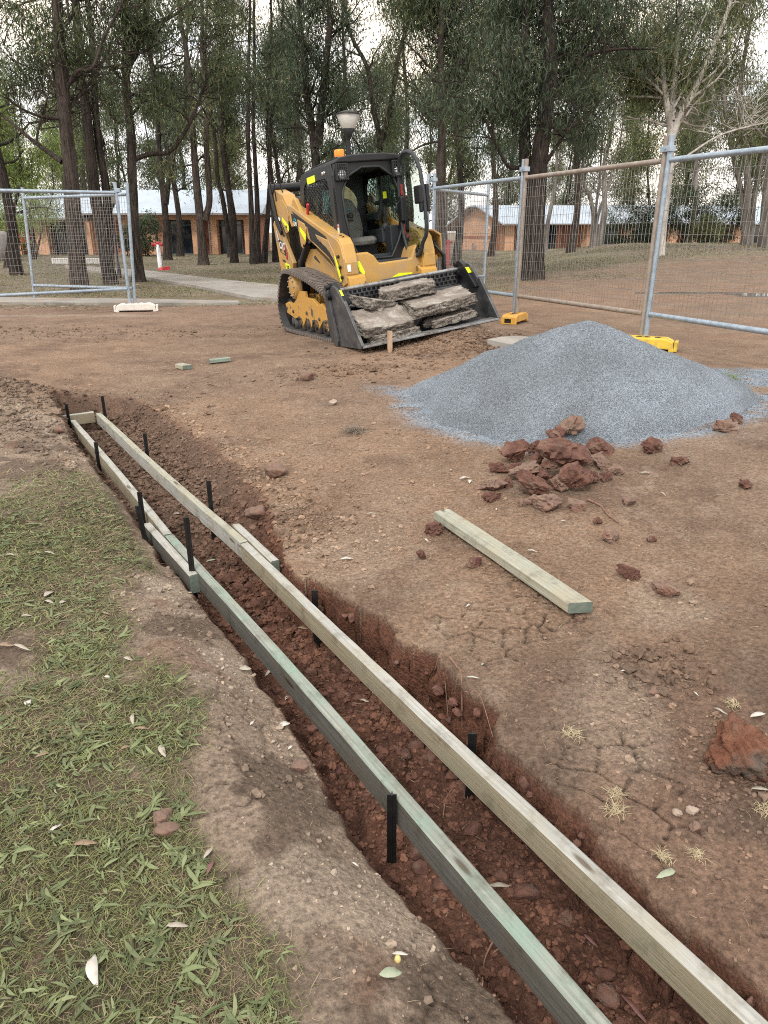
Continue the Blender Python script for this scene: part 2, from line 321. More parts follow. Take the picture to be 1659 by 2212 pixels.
def trench(x, y):
    """0 outside .. 1 on the floor, and the floor's own height"""
    s, w = to_sw(x, y)
    r = np.interp(s, _RS, _RW)+.05*(voro(s, w*(.15+ss(1.7, 2.3, s)), 6, 3)[2]-.5)+(.010*(voro(s+.02*vn(s*30, w*9, 2), w*.3, 13, 4)[2]-.5)+.006*(vn(s*22, w*8, 5)-.5))*ss(2.2, 1.6, s)+.06*(fbm(x, y, 7, 3, 6)-.5)*ss(1.7, 2.3, s)
    l = np.interp(s, _LS, _LW)+.045*(vn(s*6, w*3, 8)-.5)+.02*(vn(s*26, w*10, 9)-.5)
    wr = .028+.26*ss(2.1, 3.3, s); wl = .07+.03*ss(2.4, 4, s)
    ins = ss(-.3, 1, (w-l+wl*.3)/wl)*ss(-.3, 1, (r-w+wr*.35)/wr)
    ins = ins*(1-ss(6.0, 6.25, s+.08*(vn(w*14, s*3, 4)-.5)))
    return ins, -.185+.055*ss(3, 6, s)+.02*ss(.9, -.5, s), s, w
def crack_mask(x, y, s, w):
    return np.clip(ss(.5, .62, fbm(x, y, 2.1, 3, 611))*ss(.05, .2, w)*ss(2.2, 1.4, s)*ss(1.6, .9, w)+ss(.55, .66, fbm(x, y, 2.4, 3, 613))*ss(-.32, -.42, w)*ss(3.5, 2.5, s)*.7, 0, 1)
def ground_z(x, y, fine=True):
    x = np.atleast_1d(np.asarray(x, float)); y = np.atleast_1d(np.asarray(y, float))
    z = smooth_ground(x, y); ins, fl, s, w = trench(x, y)
    near = 1-ss(6, 18, np.hypot(x, y))
    if fine:
        z = z+.035*(fbm(x, y, .9, 3, 21)-.5)*(.4+.6*near)+.016*(fbm(x, y, 5, 3, 31)-.5)+.007*(fbm(x, y, 24, 3, 41)-.5)*near
        rough = ss(.52, .66, fbm(x, y, 1.3, 3, 77))
        f1, f2, _ = voro(x, y, 26, 5); z = z+near*(.12+.7*rough)*.008*np.clip(.55-f1, 0, 1)
        if np.any(near > 0):                            # scattered crumbs along the lip of the cut
            lip = np.exp(-((w-.5)/.22)**2)*ss(1.1, -.2, s)+.8*np.exp(-((w-.25)/.22)**2)*ss(2, 3, s)*ss(6.4, 5.5, s)
            f1, f2, _ = voro(x+.05*fbm(x, y, 6, 2, 66), y+.05*fbm(x, y, 6, 2, 67), 9, 25); z = z-.012*crack_mask(x, y, s, w)*ss(.07, .0, f2-f1)
            f1, f2, _ = voro(x+.01*vn(x*60, y*60, 2), y, 19, 15); z = z+lip*.024*np.clip(.6-f1, 0, 1)
    zf = fl
    if fine:
        a, b, h = voro(x+.03*(vn(x*9, y*9, 6)-.5), y+.03*(vn(x*9, y*9, 16)-.5), 8, 51); c, d, h2_ = voro(x+.012*(vn(x*30, y*30, 6)-.5), y, 24, 61)
        zf = zf+.055*(h-.35)*ss(0, .22, b-a)+.022*(h2_-.4)*ss(0, .25, d-c)+.03*(fbm(x, y, 3, 3, 71)-.5)+.008*(fbm(x, y, 60, 3, 72)-.5)
    z = z-.035*np.exp(-((np.minimum(w-np.interp(s, _LS, _LW), 0))/.13)**2)*ss(.05, -.05, w-np.interp(s, _LS, _LW))*ss(6, 5, s)
    z = z+.045*np.exp(-((w+.60)/.15)**2)*ss(5, 4, s)*(.6+.8*vn(s*1.7, w, 44))
    zz = z*(1-ins)+zf*ins
    return np.where(ins > 0, np.minimum(zz, z), z)
def gz(x, y): return float(ground_z([x], [y])[0])
def on_ground(px, py, dz=0):
    z = .12
    for _ in range(6): p = at_z(px, py, z); z = .5*z+.5*gz(p[0], p[1])
    p = at_z(px, py, z); p[2] = gz(p[0], p[1])+dz; return p
_gb = [(300, 980), (330, 1100), (300, 1250), (310, 1430), (400, 1560), (430, 1650), (470, 1760), (560, 1880), (610, 2000), (650, 2100), (670, 2212)]
_gs = sorted([tuple(to_sw(*at_z(a, b, .07)[:2])) for a, b in _gb]); _GS = np.array([-4, *[q[0] for q in _gs]]); _GW = np.array([_gs[0][1], *[q[1] for q in _gs]])
def grass_near(x, y):
    s, w = to_sw(x, y); e = np.interp(s, _GS, _GW)+.34*(fbm(x, y, 3, 3, 91)-.5)
    g = ss(.06, -.16, w-e)*ss(4.5, 2.8, s+.6*(fbm(x, y, 2, 3, 97)-.5))
    p = at_z(30, 1440, .1); bare = np.exp(-(((x-p[0]+.1)/.28)**2+((y-p[1])/.22)**2))
    return np.clip(g*(.55+1.1*ss(.3, .52, fbm(x, y, 4.5, 3, 95)))*(1-1.2*bare), 0, 1)
def grass_far(x, y):
    m = ss(.38, .62, fbm(x, y, .35, 4, 101)+.12)
    left = ss(14.2, 15.2, y+.5*(fbm(x, y, .8, 2, 102)-.5)-.0*x)*ss(3.5, .5, x-.16*(y-15))
    right = ss(.5, 2.5, x-.1*(y-10))*(ss(11.0, 9.4, y+.35*(x-2))*ss(7.2, 7.8, y+1.1*(x-2.6))*.55+1.2*ss(21, 25, y+1.6*(fbm(x, y, .3, 2, 103)-.5)*6-.75*(x-6)))
    return np.clip(m*np.clip(left+right, 0, 1), 0, 1)
def mixc(a, b, t): return a*(1-t[..., None])+np.array(b)*t[..., None]
def ground_colour(x, y, z=None):
    ins, fl, s, w = trench(x, y)
    big = fbm(x, y, .55, 4, 201); mid = fbm(x, y, 2.6, 4, 211); fi = fbm(x, y, 14, 3, 221)
    c = np.ones(x.shape+(3,))*np.array((.285, .195, .143))
    c = mixc(c, (.315, .205, .14), ss(.45, .62, big)); c = mixc(c, (.20, .128, .094), ss(.5, .7, mid)*.7); c = mixc(c, (.36, .275, .215), ss(.56, .74, fi)*.45)
    left = ss(-.26, -.4, w); bank = left*ss(7, 5, s)
    c = mixc(c, (.335, .265, .215), bank*.9); c = mixc(c, (.15, .108, .084), bank*ss(.48, .56, fbm(x, y, 4.2, 5, 235, .6))*.8); c = mixc(c, (.43, .36, .30), bank*ss(.56, .64, fbm(x, y, 3.3, 3, 231))*.65)
    c = mixc(c, (.23, .115, .075), bank*.7*ss(.66, .74, fbm(x, y, 3.8, 3, 233))*.7)
    nr = ss(1.3, .2, s)*ss(-.1, .1, w)                                                # darker, damper, clay-red ground at the near right
    c = mixc(c, (.13, .088, .07), nr*.85); c = mixc(c, (.25, .155, .112), nr*ss(.48, .62, fbm(x, y, 2.2, 3, 241)))
    pale = ss(.56, .7, fbm(x, y, 1.7, 4, 251))*ss(.1, .3, w)*ss(3.5, 1.5, s); c = mixc(c, (.36, .285, .23), pale*.55)
    farL = ss(9.5, 13.3, y)*ss(0, -3, x); c = mixc(c, (.28, .19, .148), farL*.6)
    st = np.exp(-((y-(13.0+.02*x+.15*np.sin(x*.8)))/.22)**2)*ss(-3.2, -4.6, x); c = mixc(c, (.40, .32, .27), st*.75)   # pale wheel-worn strip by the left fence
    lawn = ss(14.3, 15.3, y)*ss(3.5, .5, x-.16*(y-15)); c = mixc(c, (.19, .165, .105), lawn*.9)
    c = mixc(c, (.30, .26, .20), lawn*ss(.5, .64, fbm(x, y, .9, 4, 261))*.6); c = mixc(c, (.165, .175, .085), lawn*ss(.45, .62, fbm(x, y, .45, 4, 263))*.7)
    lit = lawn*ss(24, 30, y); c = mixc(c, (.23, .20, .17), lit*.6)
    rt = ss(1.5, 3.0, x-.1*(y-10))*ss(9.5, 11.5, y+.6*(x-2))
    c = mixc(c, (.27, .195, .145), rt*.8); c = mixc(c, (.32, .195, .135), rt*ss(.5, .64, fbm(x, y*2.2, .5, 4, 271))*.7)
    rise = rt*ss(20, 26, y-.2*x); c = mixc(c, (.25, .195, .165), rise*.85); c = mixc(c, (.25, .245, .15), rise*ss(.36, .52, fbm(x, y, .3, 4, 273)+.25*ss(11, 5, x))*.9)
    gn = grass_near(x, y); c = mixc(c, (.105, .095, .052), gn*.9)
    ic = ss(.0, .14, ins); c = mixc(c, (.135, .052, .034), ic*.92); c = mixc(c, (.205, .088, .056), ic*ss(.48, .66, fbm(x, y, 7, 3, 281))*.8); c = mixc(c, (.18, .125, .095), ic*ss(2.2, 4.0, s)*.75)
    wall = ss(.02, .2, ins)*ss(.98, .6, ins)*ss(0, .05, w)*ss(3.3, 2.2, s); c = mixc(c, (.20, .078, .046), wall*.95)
    f1, f2, _ = voro(x+.05*fbm(x, y, 6, 2, 66), y+.05*fbm(x, y, 6, 2, 67), 9, 25); c = c*(1-.7*(crack_mask(x, y, s, w)*ss(.05, 0, f2-f1)))[..., None]
    lum = c @ np.array((.3, .55, .15)); c = (c*.74+lum[..., None]*np.array((.275, .258, .232)))*np.array((.90, .875, .825))
    g = gravel_mask(x, y); c = mixc(c, (.27, .325, .39), g*(.35+.65*ss(.3, .55, fbm(x, y, 8, 3, 291))))
    gs = np.exp(-((y-(15.1-.02*x))/.16)**2)*ss(-5.2, -4.5, x)*ss(-2.4, -3.2, x); c = mixc(c, (.33, .36, .40), gs*.7)
    return np.clip(c*(.86+.28*fbm(x, y, 45, 2, 299))[..., None], .01, .9)
PILE = np.array([1.42, 5.05])
_po = [at_z(px, py, .22)[:2]-PILE for px, py in ((862, 838), (900, 880), (1000, 925), (1090, 950), (1180, 965), (1300, 965), (1420, 955), (1540, 935), (1620, 905), (1650, 870))]
_pa = [math.atan2(q[1], q[0]) for q in _po]; _pr = [math.hypot(*q) for q in _po]
for a, r in ((R_(20), 1.5), (R_(60), 1.25), (R_(95), 1.2), (R_(125), 1.25), (R_(150), 1.3)): _pa.append(a); _pr.append(r)
_ord = np.argsort([q % (2*math.pi) for q in _pa]); _PA = np.array([q % (2*math.pi) for q in _pa])[_ord]; _PR = np.array(_pr)[_ord]
def pile_r(a):
    return np.interp(a % (2*math.pi), np.r_[_PA[-1]-2*math.pi, _PA, _PA[0]+2*math.pi], np.r_[_PR[-1], _PR, _PR[0]])
def gravel_mask(x, y):
    a = np.arctan2(y-PILE[1], x-PILE[0]); r = np.hypot(x-PILE[0], y-PILE[1])/pile_r(a)
    g = ss(1.28, .98, r+.22*(fbm(x, y, 5, 3, 301)-.5))
    back = np.exp(-(((x-3.3)/1.0)**2+((y-6.5)/.55)**2)); return np.clip(g+ss(.25, .6, back+.3*(fbm(x, y, 4, 3, 305)-.5)), 0, 1)
def build_ground():
    def lines(*seg):
        out = [seg[0][0]]
        for a, b, st0, st1 in seg:
            t = a
            while t < b: f = (t-a)/(b-a); t = t+st0+(st1-st0)*f; out.append(min(t, b))
        return np.array(sorted(set(np.round(out, 5))))
    S = lines((-60, -6, 6, .6), (-6, -1.2, .3, .03), (-1.2, 1.6, .009, .009), (1.6, 4.2, .010, .015), (4.2, 7.5, .018, .03), (7.5, 16, .035, .09), (16, 50, .12, .9), (50, 600, 3, 60))
    Wd = lines((-500, -60, 60, 5), (-60, -12, 4, .3), (-12, -3, .2, .035), (-3, -.62, .022, .013), (-.62, .0, .0075, .0075), (.0, .3, .003, .003), (.3, .42, .007, .007), (.42, 1.6, .012, .012), (1.6, 4.5, .014, .03), (4.5, 12, .04, .12), (12, 60, .3, 3), (60, 500, 5, 60))
    gs_, gw = np.meshgrid(S, Wd, indexing='ij'); x, y = to_xy(gs_, gw); z = ground_z(x.ravel(), y.ravel()).reshape(x.shape)
    c = ground_colour(x, y); a, b = x.shape; ins = trench(x, y)[0]; q = ss(.1, .4, ins)*ss(1, .8, ins)*ss(-.05, .02, gw)*ss(2.4, 1.9, gs_)      # the cut face is broken and undercut, not a drawn curtain
    push = .045*(voro(gs_+.03*vn(gs_*12, z*14, 3), z*1.3, 11, 21)[2]-.6)+.012*(voro(gs_, z, 30, 22)[2]-.5)+.006*(vn(gs_*60, z*60, 23)-.5); x = x+N_[0]*push*q; y = y+N_[1]*push*q
    i = np.arange(a*b).reshape(a, b)
    F = np.stack([i[:-1, :-1], i[1:, :-1], i[1:, 1:], i[:-1, 1:]], -1).reshape(-1, 4)[:, ::-1]
    m = bpy.data.materials.new('soil'); m.use_nodes = True; t = m.node_tree; bs = t.nodes['Principled BSDF']; bs.inputs['Roughness'].default_value = .95; bs.inputs['Specular IOR Level'].default_value = .25
    at = N(t, 'ShaderNodeVertexColor', layer_name='Col'); tc = N(t, 'ShaderNodeTexCoord')
    n1 = N(t, 'ShaderNodeTexNoise'); n1.inputs['Scale'].default_value = 60; n1.inputs['Detail'].default_value = 8; n1.inputs['Roughness'].default_value = .78
    r1 = N(t, 'ShaderNodeValToRGB'); r1.color_ramp.elements[0].position = .34; r1.color_ramp.elements[0].color = (.42, .40, .38, 1); r1.color_ramp.elements[1].position = .68; r1.color_ramp.elements[1].color = (1.5, 1.48, 1.46, 1)
    n2 = N(t, 'ShaderNodeTexNoise'); n2.inputs['Scale'].default_value = 2.2; n2.inputs['Detail'].default_value = 10; n2.inputs['Roughness'].default_value = .68
    r2 = N(t, 'ShaderNodeValToRGB'); r2.color_ramp.elements[0].position = .3; r2.color_ramp.elements[0].color = (.78, .76, .75, 1); r2.color_ramp.elements[1].position = .7; r2.color_ramp.elements[1].color = (1.2, 1.2, 1.2, 1)
    k1 = N(t, 'ShaderNodeMix', data_type='RGBA', blend_type='MULTIPLY'); k1.inputs[0].default_value = 1; k2 = N(t, 'ShaderNodeMix', data_type='RGBA', blend_type='MULTIPLY'); k2.inputs[0].default_value = 1
    v1 = N(t, 'ShaderNodeTexVoronoi'); v1.inputs['Scale'].default_value = 95; v2 = N(t, 'ShaderNodeTexNoise'); v2.inputs['Scale'].default_value = 70; v2.inputs['Detail'].default_value = 9; v2.inputs['Roughness'].default_value = .75
    ad = N(t, 'ShaderNodeMath', operation='MULTIPLY_ADD'); ad.inputs[1].default_value = -.5
    bp = N(t, 'ShaderNodeBump'); bp.inputs['Strength'].default_value = 1; bp.inputs['Distance'].default_value = .016
    for p, q in ((tc.outputs['Object'], n1.inputs[0]), (tc.outputs['Object'], n2.inputs[0]), (tc.outputs['Object'], v1.inputs[0]), (tc.outputs['Object'], v2.inputs[0]), (n1.outputs[0], r1.inputs[0]), (n2.outputs[0], r2.inputs[0]),
                 (at.outputs[0], k1.inputs[6]), (r1.outputs[0], k1.inputs[7]), (k1.outputs[2], k2.inputs[6]), (r2.outputs[0], k2.inputs[7]), (k2.outputs[2], bs.inputs['Base Color']),
                 (v1.outputs[0], ad.inputs[0]), (v2.outputs[0], ad.inputs[2]), (ad.outputs[0], bp.inputs['Height']), (bp.outputs[0], bs.inputs['Normal'])): t.links.new(p, q)
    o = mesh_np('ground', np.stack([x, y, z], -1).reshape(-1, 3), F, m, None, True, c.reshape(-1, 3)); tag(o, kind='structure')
build_ground()
# ------------------------------------------------------------------ formwork along the trench
def board(name, a, b, h, w, m, label, cat='formwork board', group=None, warp=.003, seed=0, loc_z=None, roll=0, chamfer=0):
    """a sawn board from a to b (centre line of its top face), grain along its own X"""
    a = np.array(a, float); b = np.array(b, float); d = b-a; L = np.linalg.norm(d); n = max(4, int(L/.12)); rng = np.random.default_rng(seed)
    X = np.linspace(-L/2, L/2, n+1); V = []; F = []; e = .004
    prof = [(-w/2+e, 0), (w/2-e, 0), (w/2, -e), (w/2, -h+e), (w/2-e, -h), (-w/2+e, -h), (-w/2, -h+e), (-w/2, -e)]
    for i, x in enumerate(X):
        oy = warp*math.sin(x*1.7+seed)*2; oz = warp*math.sin(x*1.1+seed*2)
        for y, z in prof: V.append((x+(chamfer*y if i == n else 0), y+oy+rng.normal(0, .0006), z+oz+rng.normal(0, .0006)))
    k = len(prof)
    for i in range(n): F += [(i*k+q, i*k+(q+1) % k, (i+1)*k+(q+1) % k, (i+1)*k+q) for q in range(k)]
    m = m if isinstance(m, tuple) else (m, m)
    mb = MB().add(V, F); mb.m = [0 if (i % k) in (0, 1, 7) else 1 for i in range(len(F))]; mb.add(V[:k], [list(range(k))], 2).add(V[-k:], [list(range(k))], 2)
    o = mb.build(name, [m[0], m[1], M['pine_dark']]); o.location = (a+b)/2
    yaw = math.atan2(d[1], d[0]); pit = -math.asin(d[2]/L)
    o.rotation_euler = (Matrix.Rotation(yaw, 3, 'Z') @ Matrix.Rotation(pit, 3, 'Y') @ Matrix.Rotation(roll, 3, 'X')).to_euler()
    return tag(o, label, cat, group)
def sw3(s, w, z): return (*to_xy(s, w), z)
FG = 'timber formwork boards along the trench'
board('formwork_board', sw3(-.75, .0, .05), sw3(2.72, .028, .05), .092, .042, (M['pine_grey'], M['pine']), 'long tan formwork board with knots on the right side of the trench, nearest the viewer', group=FG, seed=1)
board('formwork_board', sw3(2.725, .030, .05), sw3(5.95, -.004, .052), .092, .042, (M['pine_pale'], M['pine_grey']), 'pale green formwork board on the right side of the trench, running to the far corner', group=FG, seed=2)
board('formwork_board', sw3(2.44, .076, .056), sw3(2.96, .078, .056), .092, .042, (M['pine_grey'], M['pine']), 'short splice board fixed behind the joint of the right formwork', group=FG, seed=3)
board('formwork_board', sw3(-.75, -.247, .05), sw3(3.02, -.252, .05), .094, .043, (M['pine_green'], M['pine_stained']), 'dark green-topped long formwork board on the grass side of the trench', group=FG, seed=4)
board('formwork_board', sw3(3.03, -.256, .048), sw3(5.82, -.222, .05), .092, .042, (M['pine_grey'], M['pine']), 'far formwork board half buried along the left edge of the trench', group=FG, seed=5)
board('formwork_board', sw3(2.52, -.298, .045), sw3(3.26, -.306, .042), .092, .042, (M['pine_grey'], M['pine_stained']), 'short splice board leaning outside the left formwork behind two pegs', group=FG, seed=6)
board('formwork_board', sw3(5.985, -.40, .055), sw3(5.985, -.03, .055), .092, .042, (M['pine_grey'], M['pine']), 'short cross board closing the far end of the trench', group=FG, seed=7)
def peg(s, w, zt, zb, label, ts=0, tw=0):
    mb = MB(); x, y = to_xy(s, w); L = zt-zb
    a = .012; t = .0035
    mb.prism([(-a, -t/2), (-t/2, -t/2), (-t/2, -a), (t/2, -a), (t/2, -t/2), (a, -t/2), (a, t/2), (t/2, t/2), (t/2, a*.3), (-t/2, a*.3), (-t/2, t/2), (-a, t/2)], 2, 0, L)
    mb.box((0, -.002, L*.5), (.026, .005, L*.995))
    for k in range(int(L/.05)): mb.lathe([(0, -.003), (.004, -.003), (.004, .003), (0, .003)], (.006*(-1)**k, -.0045, L-.03-k*.05), 8, 1, 1)
    o = mb.build('formwork_peg', [M['peg'], M['wornsteel']]); o.location = (x, y, zb)
    o.rotation_euler = (ts, tw, math.atan2(D_[1], D_[0])+R_(90)-R_(35))
    return tag(o, label, 'peg', 'black steel pegs holding the formwork')
peg(.86, -.289, .085, -.16, 'black steel peg against the green formwork board nearest the viewer')
peg(2.56, -.289, .31, -.28, 'tallest black steel peg, standing beside the end of the left splice board')
peg(3.06, -.345, .21, -.28, 'leaning black steel peg with stickers in front of the left splice board', .02, .10)
peg(3.38, -.30, .18, -.25, 'upright stickered peg just beyond the leaning peg on the left')
peg(4.72, -.262, .13, -.2, 'short peg stub at the half buried far left board')
peg(5.80, -.262, .19, -.2, 'thin peg at the left end of the far cross board')
peg(.95, .062, .075, -.34, 'peg behind the tan right board beside the red clay wall, nearest the viewer')
peg(2.02, .068, .085, -.32, 'peg behind the right board between splice and clay wall')
peg(3.30, .062, .20, -.28, 'peg behind the pale right board just past its splice')
peg(4.62, .054, .17, -.22, 'peg behind the pale right board midway to the far corner')
peg(5.90, .042, .20, -.2, 'peg at the far right corner of the formwork')
p, q = on_ground(962, 1132), on_ground(1250, 1332)
board('timber_offcut', p+np.array([-.02, .03, .062]), q+np.array([.0, 0, .062]), .045, .09, M['pine_pale'], 'loose pale green timber length lying on the bare dirt right of the trench', 'timber', seed=8, chamfer=.35)
p = on_ground(398, 797); board('timber_offcut', p+np.array([-.07, .05, .055]), p+np.array([.05, -.045, .05]), .045, .10, M['pine_pale'], 'small squat timber offcut with a slanted end on the dirt behind the trench', 'timber', seed=9, chamfer=.4)
p = on_ground(474, 784); board('timber_offcut', p+np.array([-.10, -.05, .045]), p+np.array([.11, .05, .055]), .04, .07, M['pine_green'], 'thin grey timber offcut lying nearer the loader track', 'timber', seed=10)
# ------------------------------------------------------------------ gravel, clods, stones
def rock(rng, r, sub=2, flat=.8, cuts=11, rough=.06, far=(.5, .95)):
    bm = bmesh.new(); bmesh.ops.create_icosphere(bm, subdivisions=sub, radius=1)
    V = np.array([v.co[:] for v in bm.verts]); F = np.array([[v.index for v in f.verts] for f in bm.faces]); bm.free()
    nrm = rng.normal(size=(cuts, 3)); nrm /= np.linalg.norm(nrm, axis=1)[:, None]; dist = rng.uniform(*far, cuts)
    d = V @ nrm.T; t = np.where(d > .05, dist/np.maximum(d, .05), 9).min(1); t = np.minimum(t, 1.08)
    n = fbm(V[:, 0]*1.7+rng.uniform(0, 50)+V[:, 2], V[:, 1]*1.7+V[:, 2]*.7, 2.2, 4, int(rng.integers(999)))-.5
    n2 = fbm(V[:, 0]*3+V[:, 2]*2.1+9, V[:, 1]*3-V[:, 2]*1.7, 2.6, 3, int(rng.integers(999)))-.5; n3 = voro(V[:, 0]+V[:, 2]*.6, V[:, 1]-V[:, 2]*.5, 3.2, int(rng.integers(99)))[2]-.5
    V = V*(t*(1+rough*3.6*n+rough*1.6*n2+rough*2.6*n3))[:, None]*np.array([1, rng.uniform(.7, 1), flat])*r
    return V, F
def pile_h(x, y):
    a = np.arctan2(y-PILE[1], x-PILE[0]); r = np.hypot(x-PILE[0], y-PILE[1])/pile_r(a)
    h = np.clip(1-r, 0, 1); base = .66*(1.25*h-.25*h*h)
    base = base*ss(0, .12, h)
    sh = np.exp(-(((x-PILE[0]+.62)/.5)**2+((y-PILE[1]-.25)/.42)**2))*.10+np.exp(-(((x-PILE[0]-.62)/.5)**2+((y-PILE[1]+.1)/.45)**2))*.05
    top = .05*np.exp(-(((x-PILE[0]+.0)/.45)**2+((y-PILE[1]-.1)/.3)**2))
    return base+(sh+top)*ss(0, .35, h)-.05*ss(.3, .7, h)+.03*(fbm(x, y, 2.2, 3, 401)-.5)*ss(0, .3, h)+.024*(fbm(x, y, 6, 3, 403)-.5)*ss(0, .1, h)+.02*np.sin(np.arctan2(y-PILE[1], x-PILE[0])*9+3*fbm(x, y, 3, 2, 404))*ss(.05, .3, h)*ss(.9, .5, h)-.03*ss(.04, 0, h)
def gravel_mat():
    m = bpy.data.materials.new('crushed_stone'); m.use_nodes = True; t = m.node_tree; b = t.nodes['Principled BSDF']; b.inputs['Roughness'].default_value = .85; b.inputs['Specular IOR Level'].default_value = .35
    tc = N(t, 'ShaderNodeTexCoord'); v = N(t, 'ShaderNodeTexVoronoi'); v.inputs['Scale'].default_value = 130; v2 = N(t, 'ShaderNodeTexVoronoi'); v2.inputs['Scale'].default_value = 210
    r = N(t, 'ShaderNodeValToRGB'); e = r.color_ramp.elements; e[0].position = 0; e[0].color = (.19, .225, .265, 1); e[1].position = 1; e[1].color = (.37, .43, .495, 1)
    n = N(t, 'ShaderNodeTexNoise'); n.inputs['Scale'].default_value = 1.6; n.inputs['Detail'].default_value = 6
    r2 = N(t, 'ShaderNodeValToRGB'); r2.color_ramp.elements[0].position = .35; r2.color_ramp.elements[0].color = (.78, .77, .75, 1); r2.color_ramp.elements[1].position = .65; r2.color_ramp.elements[1].color = (1.15, 1.15, 1.16, 1)
    mm = N(t, 'ShaderNodeMix', data_type='RGBA', blend_type='MULTIPLY'); mm.inputs[0].default_value = 1; s = N(t, 'ShaderNodeSeparateColor')
    ad = N(t, 'ShaderNodeMath', operation='ADD'); bp = N(t, 'ShaderNodeBump'); bp.inputs['Strength'].default_value = 1; bp.inputs['Distance'].default_value = .012; bp.invert = True
    for p, q in ((tc.outputs['Object'], v.inputs[0]), (tc.outputs['Object'], v2.inputs[0]), (tc.outputs['Object'], n.inputs[0]), (v.outputs['Color'], s.inputs[0]), (s.outputs[0], r.inputs[0]), (n.outputs[0], r2.inputs[0]), (r.outputs[0], mm.inputs[6]), (r2.outputs[0], mm.inputs[7]),
                 (mm.outputs[2], b.inputs['Base Color']), (v.outputs[0], ad.inputs[0]), (v2.outputs[0], ad.inputs[1]), (ad.outputs[0], bp.inputs['Height']), (bp.outputs[0], b.inputs['Normal'])): t.links.new(p, q)
    return m
M['gravel'] = gravel_mat()
def build_gravel():
    n = 300; gx, gy = np.meshgrid(np.linspace(-1.75, 1.75, n), np.linspace(-1.5, 1.5, 260), indexing='ij'); x = gx+PILE[0]; y = gy+PILE[1]
    h = pile_h(x, y); z = smooth_ground(x, y)+h; f1, f2, idv = voro(x, y, 62, 9); z = z+.006*(idv-.5)+.005*(.5-f1)
    keep = h > .003; i = np.arange(x.size).reshape(x.shape); ok = keep[:-1, :-1] | keep[1:, :-1] | keep[1:, 1:] | keep[:-1, 1:]
    F = np.stack([i[:-1, :-1], i[1:, :-1], i[1:, 1:], i[:-1, 1:]], -1)[ok]; u, inv = np.unique(F, return_inverse=True)
    V = np.stack([x, y, z-.006], -1).reshape(-1, 3)[u]; zc = smooth_ground(PILE[:1], PILE[1:])[0]; V = V-np.array([*PILE, zc])
    o = mesh_np('gravel_pile', V, inv.reshape(F.shape), M['gravel'], None, True, loc=(*PILE, zc)); tag(o, 'large heap of blue-grey crushed stone dumped on the dirt', 'gravel pile')
    scatter('gravel', 16000, None, M['gravel'], (.0022, .0058), where='gravel')
def tiny_rocks(P, S, rng, cols=None, sub=0):
    """many small faceted stones as one mesh"""
    bm = bmesh.new(); bmesh.ops.create_icosphere(bm, subdivisions=sub+1, radius=1); B = np.array([v.co[:] for v in bm.verts]); BF = np.array([[v.index for v in f.verts] for f in bm.faces]); bm.free()
    n = len(P); V = B[None]*(1+.32*rng.normal(size=(n, len(B), 1)).clip(-1.2, 1.2)); V = V*np.stack([np.ones(n), rng.uniform(.65, 1, n), rng.uniform(.5, .85, n)], 1)[:, None]
    a = rng.uniform(0, 6.28, n); c, s = np.cos(a)[:, None], np.sin(a)[:, None]; V = np.stack([V[..., 0]*c-V[..., 1]*s, V[..., 0]*s+V[..., 1]*c, V[..., 2]], -1)
    V = V*S[:, None, None]+P[:, None]; F = BF[None]+(np.arange(n)*len(B))[:, None, None]
    return V.reshape(-1, 3), F.reshape(-1, 3), (np.repeat(cols, len(B), 0) if cols is not None else None)
M['crumb'] = mat('soil_crumb', (.75, .74, .73), (1.2, 1.2, 1.2), .95, scale=60, attr=True, bump=.6, bscale=120, bdist=.004, spec=.2)
def scatter(name, n, fn, m, size, where):
    rng = np.random.default_rng(hash(where) % 1000 if False else {'gravel': 5, 'crumbs': 6}[where]); 
    if where == 'gravel':
        x = rng.uniform(-.6, 4.4, n*3); y = rng.uniform(3.2, 7.4, n*3); g = gravel_mask(x, y); a = np.arctan2(y-PILE[1], x-PILE[0]); r = np.hypot(x-PILE[0], y-PILE[1])/pile_r(a)
        k = (rng.uniform(0, 1, n*3) < np.clip(g, 0, 1)*.9+.07*ss(1.7, 1.15, r)) & (r > .9); x, y = x[k][:n], y[k][:n]; z = ground_z(x, y); S = rng.uniform(*size, len(x))
        V, F, _ = tiny_rocks(np.stack([x, y, z+.002], 1), S, rng); o = mesh_np(name, V, F, m); return tag(o, 'loose blue-grey chips spread round the foot of the heap', 'gravel', kind='stuff')
build_gravel()
